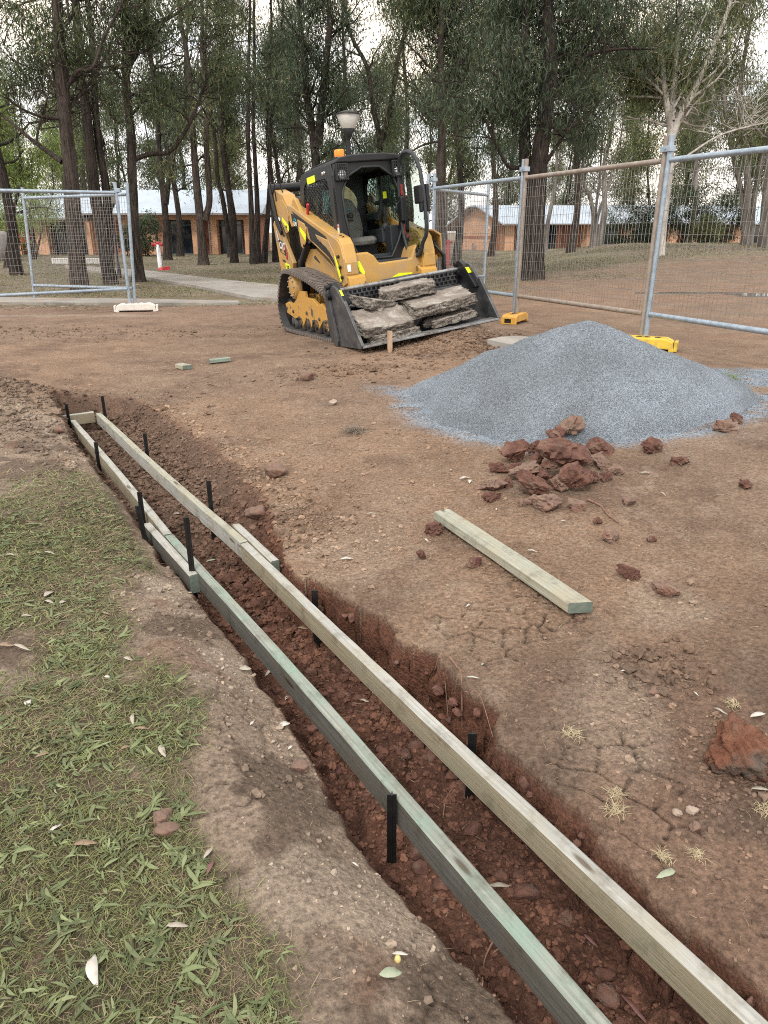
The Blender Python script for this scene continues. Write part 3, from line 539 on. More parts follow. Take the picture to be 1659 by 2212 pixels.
def build_crumbs():
    rng = np.random.default_rng(6); n = 260000
    s = rng.uniform(-1.2, 7.5, n)**1; w = rng.normal(.25, .9, n); x, y = to_xy(s, w)
    d = np.hypot(x, y); ins, fl, _, _ = trench(x, y); g = gravel_mask(x, y)
    lip = np.exp(-((w-.5)/.24)**2)*ss(1.3, -.1, s)*1.0+.55*np.exp(-((w-.3)/.25)**2)*ss(1.8, 2.6, s)*ss(6.5, 5.6, s)+.30*np.exp(-((w+.52)/.2)**2)*ss(6, 4, s)
    dens = .02+.06*ss(.52, .7, fbm(x, y, 1.6, 3, 501))+.42*lip+.30*(ins > .6); dens = dens*(1-g)*(1-.7*(grass_near(x, y) > .3))
    wt = np.clip(1/(d*.55), .12, 1)
    k = rng.uniform(0, 1, n) < dens*wt*.9; x, y, ins, lip, s, w = x[k], y[k], ins[k], lip[k], s[k], w[k]; n = len(x)
    S = .0028*np.exp(rng.normal(0, .55, n))*(1+1.1*lip+1.3*(ins > .6))*np.clip(np.hypot(x, y)/2.2, .8, 2.2); S = np.minimum(S, .017)
    z = ground_z(x, y)+S*.25; c = ground_colour(x, y)*rng.uniform(.75, 1.3, n)[:, None]
    big = S > .011; 
    for nm, sel, sub in (('soil_crumbs', ~big, 0), ('soil_lumps', big, 1)):
        V, F, C = tiny_rocks(np.stack([x, y, z], 1)[sel], S[sel], rng, c[sel], sub)
        o = mesh_np(nm, V, F, M['crumb'], None, False, C); tag(o, 'fine crumbs of soil strewn over the dug ground' if sub == 0 else 'small lumps of soil in and beside the trench', 'soil', kind='stuff')
    # loose diggings: under the bucket, the spoil heap, behind the trench
    q1 = lw((2.45, .35, 0)); q2 = at_z(20, 868, .25); q3 = at_z(760, 800, .2); q4 = at_z(130, 715, .12); P = []
    for q, sx, sy, k, sz in ((q1, .55, .38, 3400, .011), (q2, .6, .4, 2000, .013), (q3, .5, .25, 420, .012), (q4, 1.6, .4, 500, .012), (at_z(560, 1140, .05), .25, .3, 350, .013), (at_z(1420, 1455, .13), .07, .07, 130, .012)):
        xx = rng.normal(q[0], sx, k); yy = rng.normal(q[1], sy, k); P.append(np.stack([xx, yy, sz*np.exp(rng.normal(-.2, .45, k))], 1))
    P = np.concatenate(P); P = P[gravel_mask(P[:, 0], P[:, 1]) < .5]; z = ground_z(P[:, 0], P[:, 1]); c = ground_colour(P[:, 0], P[:, 1])*rng.uniform(.6, 1.05, len(P))[:, None]*np.array([.86, .86, .86])
    V, F, C = tiny_rocks(np.stack([P[:, 0], P[:, 1], z+P[:, 2]*.3], 1), P[:, 2], rng, c, 1); o = mesh_np('loose_soil', V, F, M['crumb'], None, False, C); tag(o, 'loose brown diggings heaped under the bucket and at the trench end', 'soil', kind='stuff')
build_crumbs()
def build_clods():
    rng = np.random.default_rng(11)
    L = [(790, 575, 105, 'topmost pale-capped clod at the back of the red clay heap', 2), (740, 600, 62, 'clod just left of the topmost clod of the heap', 2), (565, 660, 95, 'large flat clod on the left shoulder of the clay heap', 1), (495, 710, 62, 'small clod at the left tip of the clay heap', 0),
         (605, 745, 90, 'ridged tan clod leaning in the left of the heap', 1), (650, 705, 70, 'dark red clod wedged in the middle left of the heap', 1), (735, 660, 90, 'dark red clod under the topmost clod', 2), (765, 705, 145, 'biggest clod in the middle of the clay heap', 3),
         (830, 780, 112, 'large crumbly clod at the front right of the heap', 1), (755, 785, 80, 'pale streaked clod at the front of the heap', 1), (630, 800, 100, 'rusty red clod at the front left of the heap', 1), (680, 770, 70, 'clod tucked behind the rusty front clod', 1),
         (465, 780, 78, 'orange-faced clod left of the heap beside pale leaves', 0), (460, 832, 62, 'small square clod in front of the orange-faced clod', 0), (690, 850, 108, 'tan rounded clod lying foremost before the heap', 0), (640, 845, 58, 'small clod against the foremost tan clod', 0),
         (600, 855, 42, 'tiny red clod left of the foremost tan clod', 0), (840, 865, 66, 'pale clod standing clear to the front right of the heap', 0), (925, 612, 100, 'flat red slab of clay at the foot of the gravel', 0), (905, 668, 85, 'grey-brown clod below the flat red slab', 0),
         (945, 698, 62, 'dark red clod right of the grey-brown clod', 0), (1000, 715, 60, 'small brown clod at the right tip of the heap', 0), (960, 748, 58, 'thin dark clod lying in front of the right tip', 0), (880, 755, 62, 'red clod between the heap and its right tip', 0), (640, 640, 62, 'dark lump at the back left of the heap', 1),
         (1155, 620, 66, 'lone clod at the gravel edge right of the heap', 0), (1280, 676, 58, 'flat dark clod further right below the gravel', 0), (1520, 500, 46, 'small orange clod lying on the gravel', 0), (1480, 535, 62, 'brown clod lying on the foot of the gravel', 0), (1555, 780, 46, 'lone reddish clod on the bare dirt at the right', 0),
         (975, 995, 66, 'pinkish clod near the stick', 0), (1060, 850, 50, 'weathered clod right of the stick', 0), (215, 970, 72, 'dark red clod at the tip of the loose timber', 0), (390, 1110, 58, 'red clod against the middle of the loose timber', 0), (165, 1085, 46, 'small red clod left of the loose timber', 0),
         (1065, 1160, 85, 'split dark red clod right of the loose timber', 0), (1220, 1220, 78, 'split pinkish clod further right of the loose timber', 0), (920, 935, 38, 'little clod on the dirt under the heap', 0), (1160, 515+500, 36, 'little clod behind the crumbly patch', 0), (560, 730, 55, 'orange clod in the left flank of the heap', 1), (530, 775, 44, 'little clod at the left foot of the heap', 0), (710, 740, 60, 'clod in front of the biggest clod', 2), (905, 742, 44, 'little clod at the right foot of the heap', 0)]
    G = 'clods of red clay dumped before the gravel'
    for i, (cx, cy, s, lab, lev) in enumerate(L):
        p = on_ground(829.5+.5*cx, 658+.5*cy+s*.12); d = np.linalg.norm(p-EYE); r = s*.5/1534*d*.70
        V, F = rock(rng, r, 4, rng.uniform(.6, .8), 11, .12, (.42, .9))
        o = mesh_np('clay_clod', V, F, M['clay_dry'] if ('tan' in lab or 'pale' in lab or 'pink' in lab or 'brown' in lab or 'weathered' in lab) else M['clay'], None, False, loc=(p[0], p[1], p[2]+r*.34+lev*.034)); o.rotation_euler = (rng.uniform(-.3, .3), rng.uniform(-.3, .3), rng.uniform(0, 6))
        tag(o, lab, 'clod', G)
    p = on_ground(1590, 1680); V, F = rock(rng, .112, 5, .95, 22, .17); o = mesh_np('clay_clod', V, F, mat('orange_clay', (.17, .066, .036), (.27, .125, .075), .95, scale=12, c3=(.13, .10, .08), s3=6, p3=(.5, .62), bump=1, bscale=45, bdist=.03), None, True, loc=(p[0]+.01, p[1]+.03, p[2]+.055)); tag(o, 'big orange-red clod with a crumbled grey back at the right edge', 'clod')
    for px, py, s, mm, nm, lab in ((718, 875, 11, 'stone', 'stone', 'pale stone alone on the bare slope'), (1027, 707, 17, 'stone', 'stone', 'rounded pale stone in the soil before the bucket'), (667, 820, 16, 'clay_dry', 'clay_clod', 'brown clod on the slope left of the gravel'), (597, 1028, 24, 'clay_dry', 'clay_clod', 'split brown clod on the slope right of the trench'), (158, 934, 20, 'clay_dry', 'clay_clod', 'brown clod lying on the far left board'), (130, 936, 13, 'clay_dry', 'clay_clod', 'small clod beside the far left board'),
                               (560, 1125, 26, 'clay_dry', 'clay_clod', 'crumbly brown clod on the trench slope behind the right board'), (352, 1775, 22, 'clay_dry', 'clay_clod', 'dark clod of earth in the grass, the upper of two'), (362, 1800, 22, 'clay_dry', 'clay_clod', 'dark clod of earth in the grass, the lower of two'), (652, 1662, 20, 'clay_dry', 'clay_clod', 'dark lump on the bare bank left of the trench'), (1410, 1497, 11, 'clay_dry', 'clay_clod', 'tan clod below the crumbly patch'), (1607, 1047, 11, 'clay_dry', 'clay_clod', 'brown clod at the right edge of the dirt'),
                               (1495, 1755, 12, 'stone', 'stone', 'pinkish pebble among the lumps at right'), (1500, 1790, 12, 'clay_dry', 'clay_clod', 'round red pebble of clay among the lumps at right'), (1465, 1758, 10, 'stone', 'stone', 'grey pebble among the lumps at right'), (955, 712, 9, 'stone', 'stone', 'small pale stone under the bucket edge')):
        p = on_ground(px, py); d = np.linalg.norm(p-EYE); r = s/1534*d; V, F = rock(rng, r, 4, .75, 10, .06); o = mesh_np(nm, V, F, M[mm], None, True, loc=(p[0], p[1], p[2]+r*.4)); tag(o, lab, 'stone' if nm == 'stone' else 'clod')
build_clods()
# ------------------------------------------------------------------ the tracked loader (x forward, y to its left, z up)
def build_loader():
    T = thing('track_loader', 'yellow and black compact tracked loader with its cab door open and bucket down', 'loader', LP, LR.to_euler())
    for sd in (-1, 1):                                               # ---- tracks: belt > lugs, roller frame, rollers, sprocket
        y0, y1 = (-.84, -.50) if sd < 0 else (.50, .84); yc = (y0+y1)/2
        loop = [(-1.0, .075), (-1.085, .2), (-1.10, .39), (-.93, .62), (-.76, .79), (-.64, .85), (-.45, .86), (-.04, .815), (.46, .73), (.9, .62), (1.18, .51), (1.29, .42), (1.33, .28), (1.28, .12), (1.17, .02), (1.0, -.01), (.3, .0), (-.4, .01), (-.85, .03)]
        P = []                                                      # rounded loop
        n = len(loop)
        for i in range(n):
            p0, p1, p2, p3 = [np.array(loop[(i+k) % n]) for k in (-1, 0, 1, 2)]
            for t in np.linspace(0, 1, 8, endpoint=False):
                P.append(.5*((2*p1)+(-p0+p2)*t+(2*p0-5*p1+4*p2-p3)*t*t+(-p0+3*p1-3*p2+p3)*t**3))
        P = np.array(P); seg = np.hypot(*(np.roll(P, -1, 0)-P).T); acc = np.r_[0, np.cumsum(seg)]; tot = acc[-1]
        def at(u):
            u = u % tot; i = min(np.searchsorted(acc, u, 'right')-1, len(P)-1); f = (u-acc[i])/seg[i]; a, b = P[i], P[(i+1) % len(P)]; t = (b-a)/np.linalg.norm(b-a)
            return a+(b-a)*f, t
        c = P.mean(0); mb = MB(); k = len(P); V = []
        for i in range(k):
            t = P[(i+1) % k]-P[i-1]; t /= np.linalg.norm(t); nr = np.array([t[1], -t[0]]); nr = nr if nr @ (P[i]-c) > 0 else -nr
            for off, y in ((0, y0), (0, y1), (-.04, y1), (-.04, y0)): q = P[i]+nr*off; V.append((q[0], y, q[1]))
        F = [(4*i+q, 4*i+(q+1) % 4, 4*((i+1) % k)+(q+1) % 4, 4*((i+1) % k)+q) for i in range(k) for q in range(4)]
        mb.add(V, F); belt = mb.build('track_belt', M['rubber'], T)
        lg = MB(); holes = MB(); m = 80
        for i in range(m):
            q, t = at(tot*i/m); nr = np.array([t[1], -t[0]]); nr = nr if nr @ (q-c) > 0 else -nr
            ang = math.atan2(t[1], t[0]); rot = Matrix.Rotation(-ang, 3, 'Y'); ctr = q+nr*.006
            w = .145 if i % 2 else .155
            lg.box((ctr[0], y0+w/2+.004, ctr[1]), (.032, w, .026), rot); lg.box((ctr[0], y1-w/2-.004, ctr[1]), (.032, w, .026), rot)
            if i % 2: lg.box((ctr[0]-nr[0]*.004, yc, ctr[1]-nr[1]*.004), (.030, .34, .016), rot)
            else: holes.box((q[0], yc, q[1]), (.045, .05, .008), rot)
            e = -1 if sd < 0 else 1; eo = y0 if sd < 0 else y1
            lg.box((q[0]-nr[0]*.016, eo+e*.006, q[1]-nr[1]*.016), (.026, .018, .042), rot)
        lg.build('tread_lugs', M['lug'], belt, bevel=.003); holes.build('drive_slots', M['black'], belt)
        o_ = y0+.05 if sd < 0 else y1-.05; i_ = y0+.10 if sd < 0 else y1-.10
        fr = MB(); up = [(-.86, .40), (-.70, .43), (-.55, .40), (-.42, .42), (-.10, .58), (.10, .58), (.12, .50), (.42, .49), (.62, .41), (.74, .44), (.98, .34), (1.0, .17)]
        lo = []
        for x in (.92, .56, .22, -.12): lo += [(x+.02, .13), (x-.03, .09), (x-.09, .14), (x-.17, .23)]
        fr.prism(up+lo+[(-.46, .2), (-.84, .27)], 1, o_, i_); fr.box((.1, yc, .33), (1.5, .16, .14)); fr.box((.0, yc*.72, .45), (.5, .3, .16))
        f = fr.build('track_frame', M['worn_yellow'], T, bevel=.006)
        bt = MB()
        for x, z in ((-.8, .34), (-.25, .22), (.12, .3), (.36, .2), (.62, .24), (.86, .22), (-.5, .3)): bt.lathe([(0, -.012), (.022, -.012), (.022, .012), (0, .012)], (x, o_-.004 if sd < 0 else o_+.004, z), 8, 0, 1)
        bt.build('bolts', M['rubber'], f)
        for x in (-.56, -.22, .12, .46, .80):
            mb = MB(); mb.lathe([(0, -.12), (.1, -.12), (.105, -.06), (.105, .06), (.1, .12), (0, .12)], (x, yc, .125), 24, 0, 1); mb.lathe([(0, -.13), (.04, -.13), (.04, .13), (0, .13)], (x, yc, .125), 12, 1, 1); mb.build('track_roller', [M['rubber'], M['black']], T)
        for x, z, r in ((1.08, .27, .21), (-.86, .27, .20)): MB().lathe([(0, -.1), (r*.55, -.1), (r*.6, -.06), (r*.95, -.07), (r, -.04), (r, .04), (r*.95, .07), (r*.6, .06), (r*.55, .1), (0, .1)], (x, yc, z), 32, 0, 1).build('idler_wheel', M['black'], T)
        sp = MB(); sp.lathe([(0, -.155*1), (.12, -.155), (.165, -.135), (.17, .05), (.17, .14), (0, .14)] if sd < 0 else [(0, -.14), (.17, -.14), (.17, -.05), (.165, .135), (.12, .155), (0, .155)], (-.34, yc, .64), 32, 0, 1)
        for q in range(10): a = q*math.pi/5; sp.lathe([(0, -.01), (.012, -.01), (.012, .01), (0, .01)], (-.34+.125*math.cos(a), yc-.158 if sd < 0 else yc+.158, .64+.125*math.sin(a)), 6, 1, 1)
        sp.build('drive_motor', [M['yellow'], M['wornsteel']], T)
        MB().prism([(-.34+(.22 if q % 2 else .195)*math.cos(q*math.pi/14), .64+(.22 if q % 2 else .195)*math.sin(q*math.pi/14)) for q in range(28)], 1, yc-.05, yc+.05).build('drive_sprocket', M['black'], T)
    # ---- chassis
    ch = MB(); ch.box((-.02, 0, .5), (1.9, .86, .46)); ch.box((-.88, 0, 1.1), (.85, .92, .9)); ch.box((.0, 0, .8), (1.5, .92, .3)); ch.build('chassis', M['black'], T, bevel=.015)
    fp = MB()
    fp.prism([(-.50, .56), (.50, .56), (.53, .64), (.53, 1.06), (.43, 1.07), (.37, .98), (.32, .87), (-.12, .86), (-.18, .95), (-.26, 1.0), (-.5, 1.0), (-.52, .9)], 0, .86, 1.2); f = fp.build('front_panel', M['yellow'], T, bevel=.02)
    mb = MB(); mb.prism([(.385, .92), (.385, .97), (.43, 1.03), (.45, .94)], 0, 1.201, 1.208); mb.build('cover_plate', M['black'], f)
    MB().box((1.02, .08, .872), (.30, .42, .03)).build('step_tread', M['plastic'], T, bevel=.006)
    MB().box((1.16, 0, .52), (.06, .96, .07)).build('toe_bar', M['black'], T, bevel=.008)
    for sd in (-1, 1):
        s = lambda y: y*sd                                        # written for the side that the viewer sees (y negative)
        def pr(mb, poly, a, b, m=0): return mb.prism(poly, 1, min(s(a), s(b)), max(s(a), s(b)), m)
        fe = MB(); pr(fe, [(-.6, .95), (-.3, 1.12), (.0, 1.10), (.75, .80), (.82, .58), (.6, .58), (.1, .80), (-.5, .86)], -.515, -.45); fe.build('side_panel', M['yellow'], T, bevel=.01)
        SH = lambda o: (setattr(o, 'location', (-.46, .18*sd, 0)), o)[1]      # arms and towers stand inboard
        # lift arm
        arm = MB(); out = [(-.80, 1.62), (-.86, 1.99), (-.62, 1.93), (-.36, 1.86), (-.22, 1.72), (0, 1.675), (.44, 1.53), (1.40, 1.235), (1.60, 1.17), (1.68, 1.11), (1.74, .95), (1.75, .66), (1.62, .62), (1.46, .80), (1.26, .95), (.76, 1.14), (.50, 1.24), (.47, 1.36), (.2, 1.29), (.14, 1.44), (-.14, 1.42), (-.2, 1.5), (-.52, 1.53)]
        pr(arm, out, -.80, -.62)
        a = SH(arm.build('lift_arm', M['yellow'], T, bevel=.012))
        dk = MB(); pr(dk, [(-.08, 1.60), (.14, 1.545), (.155, 1.46), (-.05, 1.47)], -.804, -.79); pr(dk, [(-.02, 1.62), (1.2, 1.235), (1.34, 1.14), (1.44, .86), (1.26, .985), (.80, 1.165), (.62, 1.22), (.55, 1.4), (.22, 1.33), (.16, 1.50)], -.805, -.79); dk.build('arm_panel', M['black'], a)
        pl = MB(); pr(pl, [(.20, 1.50), (.46, 1.43), (.52, 1.36), (.44, 1.2), (.30, 1.12), (.22, 1.16)], -.815, -.80); pl.build('arm_plate', M['yellow'], a, bevel=.006); pl = MB(); pr(pl, [(-.62, 1.80), (-.36, 1.80), (-.2, 1.68), (-.17, 1.58), (-.3, 1.36), (-.40, 1.36), (-.55, 1.52)], -.815, -.80); pl.build('arm_plate', M['yellow'], a, bevel=.006); pl = MB(); pr(pl, [(.86, 1.275), (1.32, 1.18), (1.5, 1.0), (1.54, .86), (1.40, .98), (1.22, 1.10), (.95, 1.20)], -.815, -.80)
        pl.build('arm_plate', M['yellow'], a, bevel=.006)
        fb = MB(); pr(fb, [(1.40, 1.245), (1.62, 1.185), (1.70, 1.11), (1.765, .9), (1.76, .76), (1.70, .76), (1.69, .92), (1.62, 1.08), (1.40, 1.18)], -.79, -.63); fb.build('arm_cover', M['yellow'], a, bevel=.012)
        kn = MB(); pr(kn, [(1.62, .80), (1.80, .73), (1.82, .62), (1.66, .58), (1.58, .66)], -.78, -.56); kn.build('arm_knuckle', M['worn_yellow'], a, bevel=.008)
        bo = MB()
        for x, z in ((1.50, 1.215), (1.58, 1.195)): bo.lathe([(0, 0), (.016, 0), (.016, .012), (0, .012)], (x, s(-.71), z), 8, 0)
        for x, z in ((1.60, .98), (1.63, .86), (1.66, .74), (-.32, 1.44), (.36, 1.16)): bo.lathe([(0, -.015), (.02, -.015), (.02, .015), (0, .015)], (x, s(-.812), z), 10, 0, 1)
        bo.build('pins', M['black'], a)
        tw = MB(); pr(tw, [(-1.04, 1.52), (-.98, 1.56), (-.80, 1.55), (-.74, 1.45), (-.30, .95), (-.36, .86), (-.95, .78), (-.99, 1.02)], -.80, -.74); t = SH(tw.build('rear_tower', M['yellow'], T, bevel=.01))
        rl = MB(); pr(rl, [(-.90, 2.05), (-.83, 2.06), (-.80, 1.9), (-.72, 1.62), (-.56, 1.40), (-.62, 1.34), (-.80, 1.5), (-.88, 1.8)], -.835, -.805); SH(rl.build('rear_link', M['black'], T, bevel=.008))
        for x0 in (-.86, -.60):
            hp = MB(); hp.tube([(x0, s(-.83), 1.80), (x0-.01, s(-.83), 2.0), (x0+.02, s(-.80), 2.075), (x0+.05, s(-.76), 2.06), (x0+.07, s(-.74), 1.9)], .010, 8); SH(hp.build('guard_loop', M['black'], T))
        cy = MB(); cy.tube([(.30, s(-.72), 1.20), (-.20, s(-.70), .92)], .055, 16); cy.tube([(.42, s(-.72), 1.27), (.30, s(-.72), 1.20)], .03, 12, 1); cy.tube([(-.20, s(-.74), .92), (-.20, s(-.66), .92)], .07, 14); SH(cy.build('lift_cylinder', [M['black'], M['chrome']], T))
        ri = MB(); ri.tube([(.4, s(-.68), 1.0), (1.2, s(-.62), .64)], .03, 10); ri.tube([(1.2, s(-.62), .64), (1.5, s(-.62), .5)], .02, 10, 1); SH(ri.build('tilt_cylinder', [M['black'], M['chrome']], T))
        if sd == 1:
            # marks on the seen side
            mk = MB(); o2 = -.8185
            pr(mk, [(-.50, 1.535), (-.47, 1.575), (-.21, 1.44), (-.24, 1.37)], o2, -.815); pr(mk, [(.26, 1.35), (.28, 1.40), (.50, 1.285), (.455, 1.21)], o2, -.815); mk.build('reflective_strip', M['hivis'], a)
            ye = MB(); pr(ye, [(1.485, .985), (1.505, 1.0), (1.60, .86), (1.645, .70), (1.61, .69), (1.555, .80)], -.8185, -.8155); ye.build('reflective_strip', M['hivis'], a)
            lb = MB(); pr(lb, [(.02, 1.555), (.16, 1.515), (.165, 1.375), (.03, 1.44)], -.8095, -.8055); L = lb.build('arm_badge', M['ink'], a)
            def put(parent, txt, size, x, z, y, m, rx=0, shear=0, bold=0, nm='lettering'):
                V, F = text_mesh(txt, size, shear, bold); c, q = math.cos(rx), math.sin(rx)
                mb = MB(); mb.add([(x+v.x*c-v.y*q, y-v.z, z+v.x*q+v.y*c) for v in V], F); return mb.build(nm, m, parent)
            put(L, 'MD', .062, .105, 1.45, -.811, M['white'], -.25, 0, .001)
            tl = MB(); tl.tube([(.03, -.812, 1.50), (.07, -.812, 1.52), (.105, -.812, 1.51), (.15, -.812, 1.475)], .005, 6); tl.tube([(.075, -.812, 1.425), (.033, -.812, 1.44), (.033, -.812, 1.49)], .004, 6, 1); tl.build('emblem', [M['teal'], M['white']], L)
            cb = MB(); pr(cb, [(-.86, 1.30), (-.57, 1.23), (-.505, 1.10), (-.52, 1.0), (-.58, 1.01), (-.62, 1.06), (-.845, 1.12)], -.803, -.8005); CB = cb.build('maker_badge', M['ink'], t)
            rd = MB(); pr(rd, [(-.60, 1.235), (-.575, 1.225), (-.512, 1.10), (-.528, 1.01), (-.59, 1.02), (-.61, 1.055), (-.56, 1.06), (-.545, 1.10)], -.806, -.8032); rd.build('badge_corner', M['red'], CB)
            put(CB, 'CAT', .135, -.705, 1.195, -.806, M['white'], -.14, -.0, .0045)
            tr = MB(); pr(tr, [(-.78, 1.115), (-.615, 1.08), (-.69, 1.20)], -.8085, -.807); tr.build('badge_triangle', M['yellow'], CB)
            sm = MB(); pr(sm, [(-.80, 1.015), (-.66, .99), (-.66, .96), (-.80, .985)], -.803, -.8005); sm.build('maker_plate', M['ink'], t)
            nb = MB(); pr(nb, [(-.69, .96), (-.485, .93), (-.455, .86), (-.455, .81), (-.66, .84)], -.803, -.8005); NB = nb.build('number_tag', M['hivis'], t); put(NB, 'L07', .085, -.565, .885, -.8055, M['ink'], -.14, 0, .002)
            sc_ = MB(); rng = random.Random(3)
            for k in range(9):
                x = .98+.045*k; z = 1.19-.016*k-.03*(k > 2); sc_.tube([(x, -.817, z+.02), (x+rng.uniform(.0, .03), -.817, z+rng.uniform(-.03, .02)), (x+rng.uniform(0, .03), -.817, z-.025)], .0028, 5)
            sc_.build('scrawled_marks', M['ink'], a)
            pn = MB(); pn.tube([(-.88, -.805, 1.42), (-.86, -.81, 1.36), (-.82, -.81, 1.28)], .01, 8); pn.tube([(-.84, -.80, 1.28), (-.84, -.83, 1.28)], .018, 8); pn.build('latch_pin', M['wornsteel'], t)
    ct = MB(); ct.tube([(-1.26, -.64, 1.985), (-1.26, .64, 1.985)], .062, 20); ct.build('cross_tube', M['black'], T)
    ac = MB(); ac.lathe([(0, 0), (.15, 0), (.165, .03), (.165, .2), (.15, .22), (.16, .23), (.16, .27), (.13, .30), (0, .31)], (-.98, -.36, 1.53), 28); ac.build('air_cleaner', M['rubber'], T)
    hd = MB(); hd.prism([(-.35, 1.30), (-.55, 1.70), (-.50, 1.74), (-.42, 1.78), (-.36, 1.76), (.0, 1.40)], 1, -.60, -.54); hd.build('hood_side', M['yellow'], T, bevel=.01); hd = MB(); hd.prism([(-.35, 1.30), (-.55, 1.70), (-.42, 1.78), (.0, 1.40)], 1, .54, .60); hd.build('hood_side', M['yellow'], T, bevel=.01)
    re = MB(); re.box((-1.37, 0, 1.15), (.16, .96, .8)); re.build('rear_door', M['yellow'], T, bevel=.03)
    # ---- cab
    sideO = [(-.50, 1.22), (-.53, 1.62), (-.44, 1.96), (-.34, 2.05), (.80, 2.04), (.86, 1.9), (.90, 1.25), (.92, .96), (.5, 1.0), (.1, 1.2)]
    sideI = [(-.28, 1.45), (-.36, 1.62), (-.30, 1.86), (-.22, 1.93), (.58, 1.90), (.65, 1.82), (.70, 1.34), (.66, 1.24), (.3, 1.26), (-.1, 1.36)]
    for sd in (-1, 1):
        y = .45*sd; mb = MB(); mb.ring(sideO, sideI, 1, y-.02, y+.02); S = mb.build('cab_side', M['black'], T, bevel=.008)
        MB().prism(sideI, 1, y-.004, y+.004).build('window_pane', M['cabglass'], S)
        g = MB(); poly = np.array(sideI)
        def clip(p, d):
            ts = []
            for i in range(len(poly)):
                a, b = poly[i], poly[(i+1) % len(poly)]; e = b-a; den = d[0]*e[1]-d[1]*e[0]
                if abs(den) < 1e-9: continue
                t = ((a-p)[0]*e[1]-(a-p)[1]*e[0])/den; u = ((a-p)[0]*d[1]-(a-p)[1]*d[0])/den
                if 0 <= u <= 1: ts.append(t)
            return (min(ts), max(ts)) if len(ts) > 1 else None
        for ang, stp in ((R_(90), .062), (R_(-33), .052)):
            d = np.array([math.cos(ang), math.sin(ang)]); nrm = np.array([-d[1], d[0]])
            for k in range(-16, 17):
                p = np.array([.18, 1.6])+nrm*stp*k; c = clip(p, d)
                if c and c[1]-c[0] > .03: a, b = p+d*c[0], p+d*c[1]; g.tube([(a[0], y+.012*sd, a[1]), (b[0], y+.012*sd, b[1])], .0042, 5)
        g.build('window_guard', M['black'], S)
        MB().box((.16, y-.012*sd, 1.58), (.02, .01, .62)).build('window_bar', M['black'], S)
    if True:
        mb = MB(); mb.prism([(-.11, 1.985), (.20, 1.985), (.21, 1.92), (.2, 1.905), (-.1, 1.905), (-.115, 1.93)], 1, -.476, -.4725); mb.build('reflective_strip', M['hivis'], T)
        wl = MB(); wl.box((.845, -.4735, 1.27), (.05, .006, .16)); wl.build('warning_label', M['white'], T); wl = MB(); wl.box((.845, -.478, 1.33), (.046, .003, .028)); wl.build('warning_label', M['red'], T); wl = MB(); wl.prism([(.825, 1.255), (.865, 1.255), (.845, 1.30)], 1, -.479, -.4765); wl.build('warning_label', M['hivis'], T)
        bu = MB()
        for x in (.50, .57): bu.lathe([(0, -.006), (.022, -.006), (.022, .006), (0, .006)], (x, -.473, 1.965), 12, 0, 1)
        bu.build('bolts', M['chrome'], T)
        rh = MB(); rh.tube([(-.12, -.53, 1.47), (.02, -.55, 1.66)], .02, 10); rh.box((-.04, -.545, 1.58), (.05, .02, .2), (0, R_(36), 0)); rh.build('lock_lever', M['red'], T, bevel=.005)
        MB().box((-.44, -.475, 1.57), (.05, .006, .07)).build('yellow_label', M['hivis'], T)
    hole = [(-.20, .91), (-.27, 1.0), (-.33, 1.12), (-.375, 1.43), (-.385, 1.70), (-.30, 1.88), (-.10, 1.975), (.14, 1.97), (.31, 1.86), (.385, 1.66), (.385, 1.24), (.32, 1.10), (.25, .98), (.20, .91)]
    fO = [(-.47, .92), (-.47, 1.9), (-.45, 2.05), (.45, 2.05), (.47, 1.9), (.47, .92), (.24, .865), (-.22, .865)]
    mb = MB(); mb.ring(fO, hole, 0, .80, .88); FR = mb.build('cab_front_frame', M['black'], T, bevel=.01)
    MB().tube([(.885, *p) for p in hole], .014, 8, closed=True).build('door_seal', M['plastic'], FR)
    rf = MB(); rf.prism([(-.47, 2.03), (-.40, 2.09), (-.2, 2.115), (.2, 2.115), (.40, 2.09), (.47, 2.03)], 0, -.36, .92); RF = rf.build('cab_roof', M['black'], T, bevel=.015)
    rg = MB()
    for y in (-.28, .0, .28): rg.prism([(-.30, 2.11), (-.26, 2.125), (.70, 2.125), (.74, 2.11)], 1, y-.06, y+.06)
    rg.build('roof_ribs', M['black'], RF, bevel=.005)
    mb = MB(); rw = [(.0+.33*math.cos(a)*(1 if abs(math.cos(a)) < 2 else 1), 1.66+.26*math.sin(a)) for a in np.linspace(0, 2*math.pi, 24, endpoint=False)]
    mb.ring([(-.45, 1.0), (-.45, 2.03), (.45, 2.03), (.45, 1.0)], rw, 0, -.40, -.36); RW = mb.build('cab_rear_wall', M['cabliner'], T)
    MB().prism(rw, 0, -.385, -.375).build('window_pane', M['cabglass'], RW)
    fl = MB(); fl.box((.2, 0, .93), (1.2, .86, .06)); fl.box((-.05, 0, 1.02), (.5, .6, .2)); fl.build('cab_floor', M['plastic'], T); MB().box((.1, 0, 2.015), (.9, .84, .03)).build('headliner', M['cabliner'], T)
    co = MB()
    for sd in (-1, 1):
        co.box((.22, .34*sd, 1.18), (.62, .17, .18)); co.box((.48, .34*sd, 1.27), (.16, .14, .05))
        co.tube([(.5, .33*sd, 1.29), (.51, .33*sd, 1.33)], [.06, .035], 12); co.tube([(.51, .33*sd, 1.32), (.53, .32*sd, 1.44)], [.014, .02], 10); co.box((.535, .32*sd, 1.475), (.045, .05, .09), (0, .2, 0))
    co.box((.60, .36, 1.12), (.20, .13, .34)); co.box((.60, -.37, 1.12), (.2, .08, .28)); co.tube([(.30, .40, 1.95), (.34, .38, 1.7), (.36, .35, 1.5), (.30, .33, 1.38)], [.02, .02, .045, .05], 10); co.box((.30, .40, 1.60), (.5, .03, .05)); co.box((-.02, .38, 1.44), (.3, .08, .1))
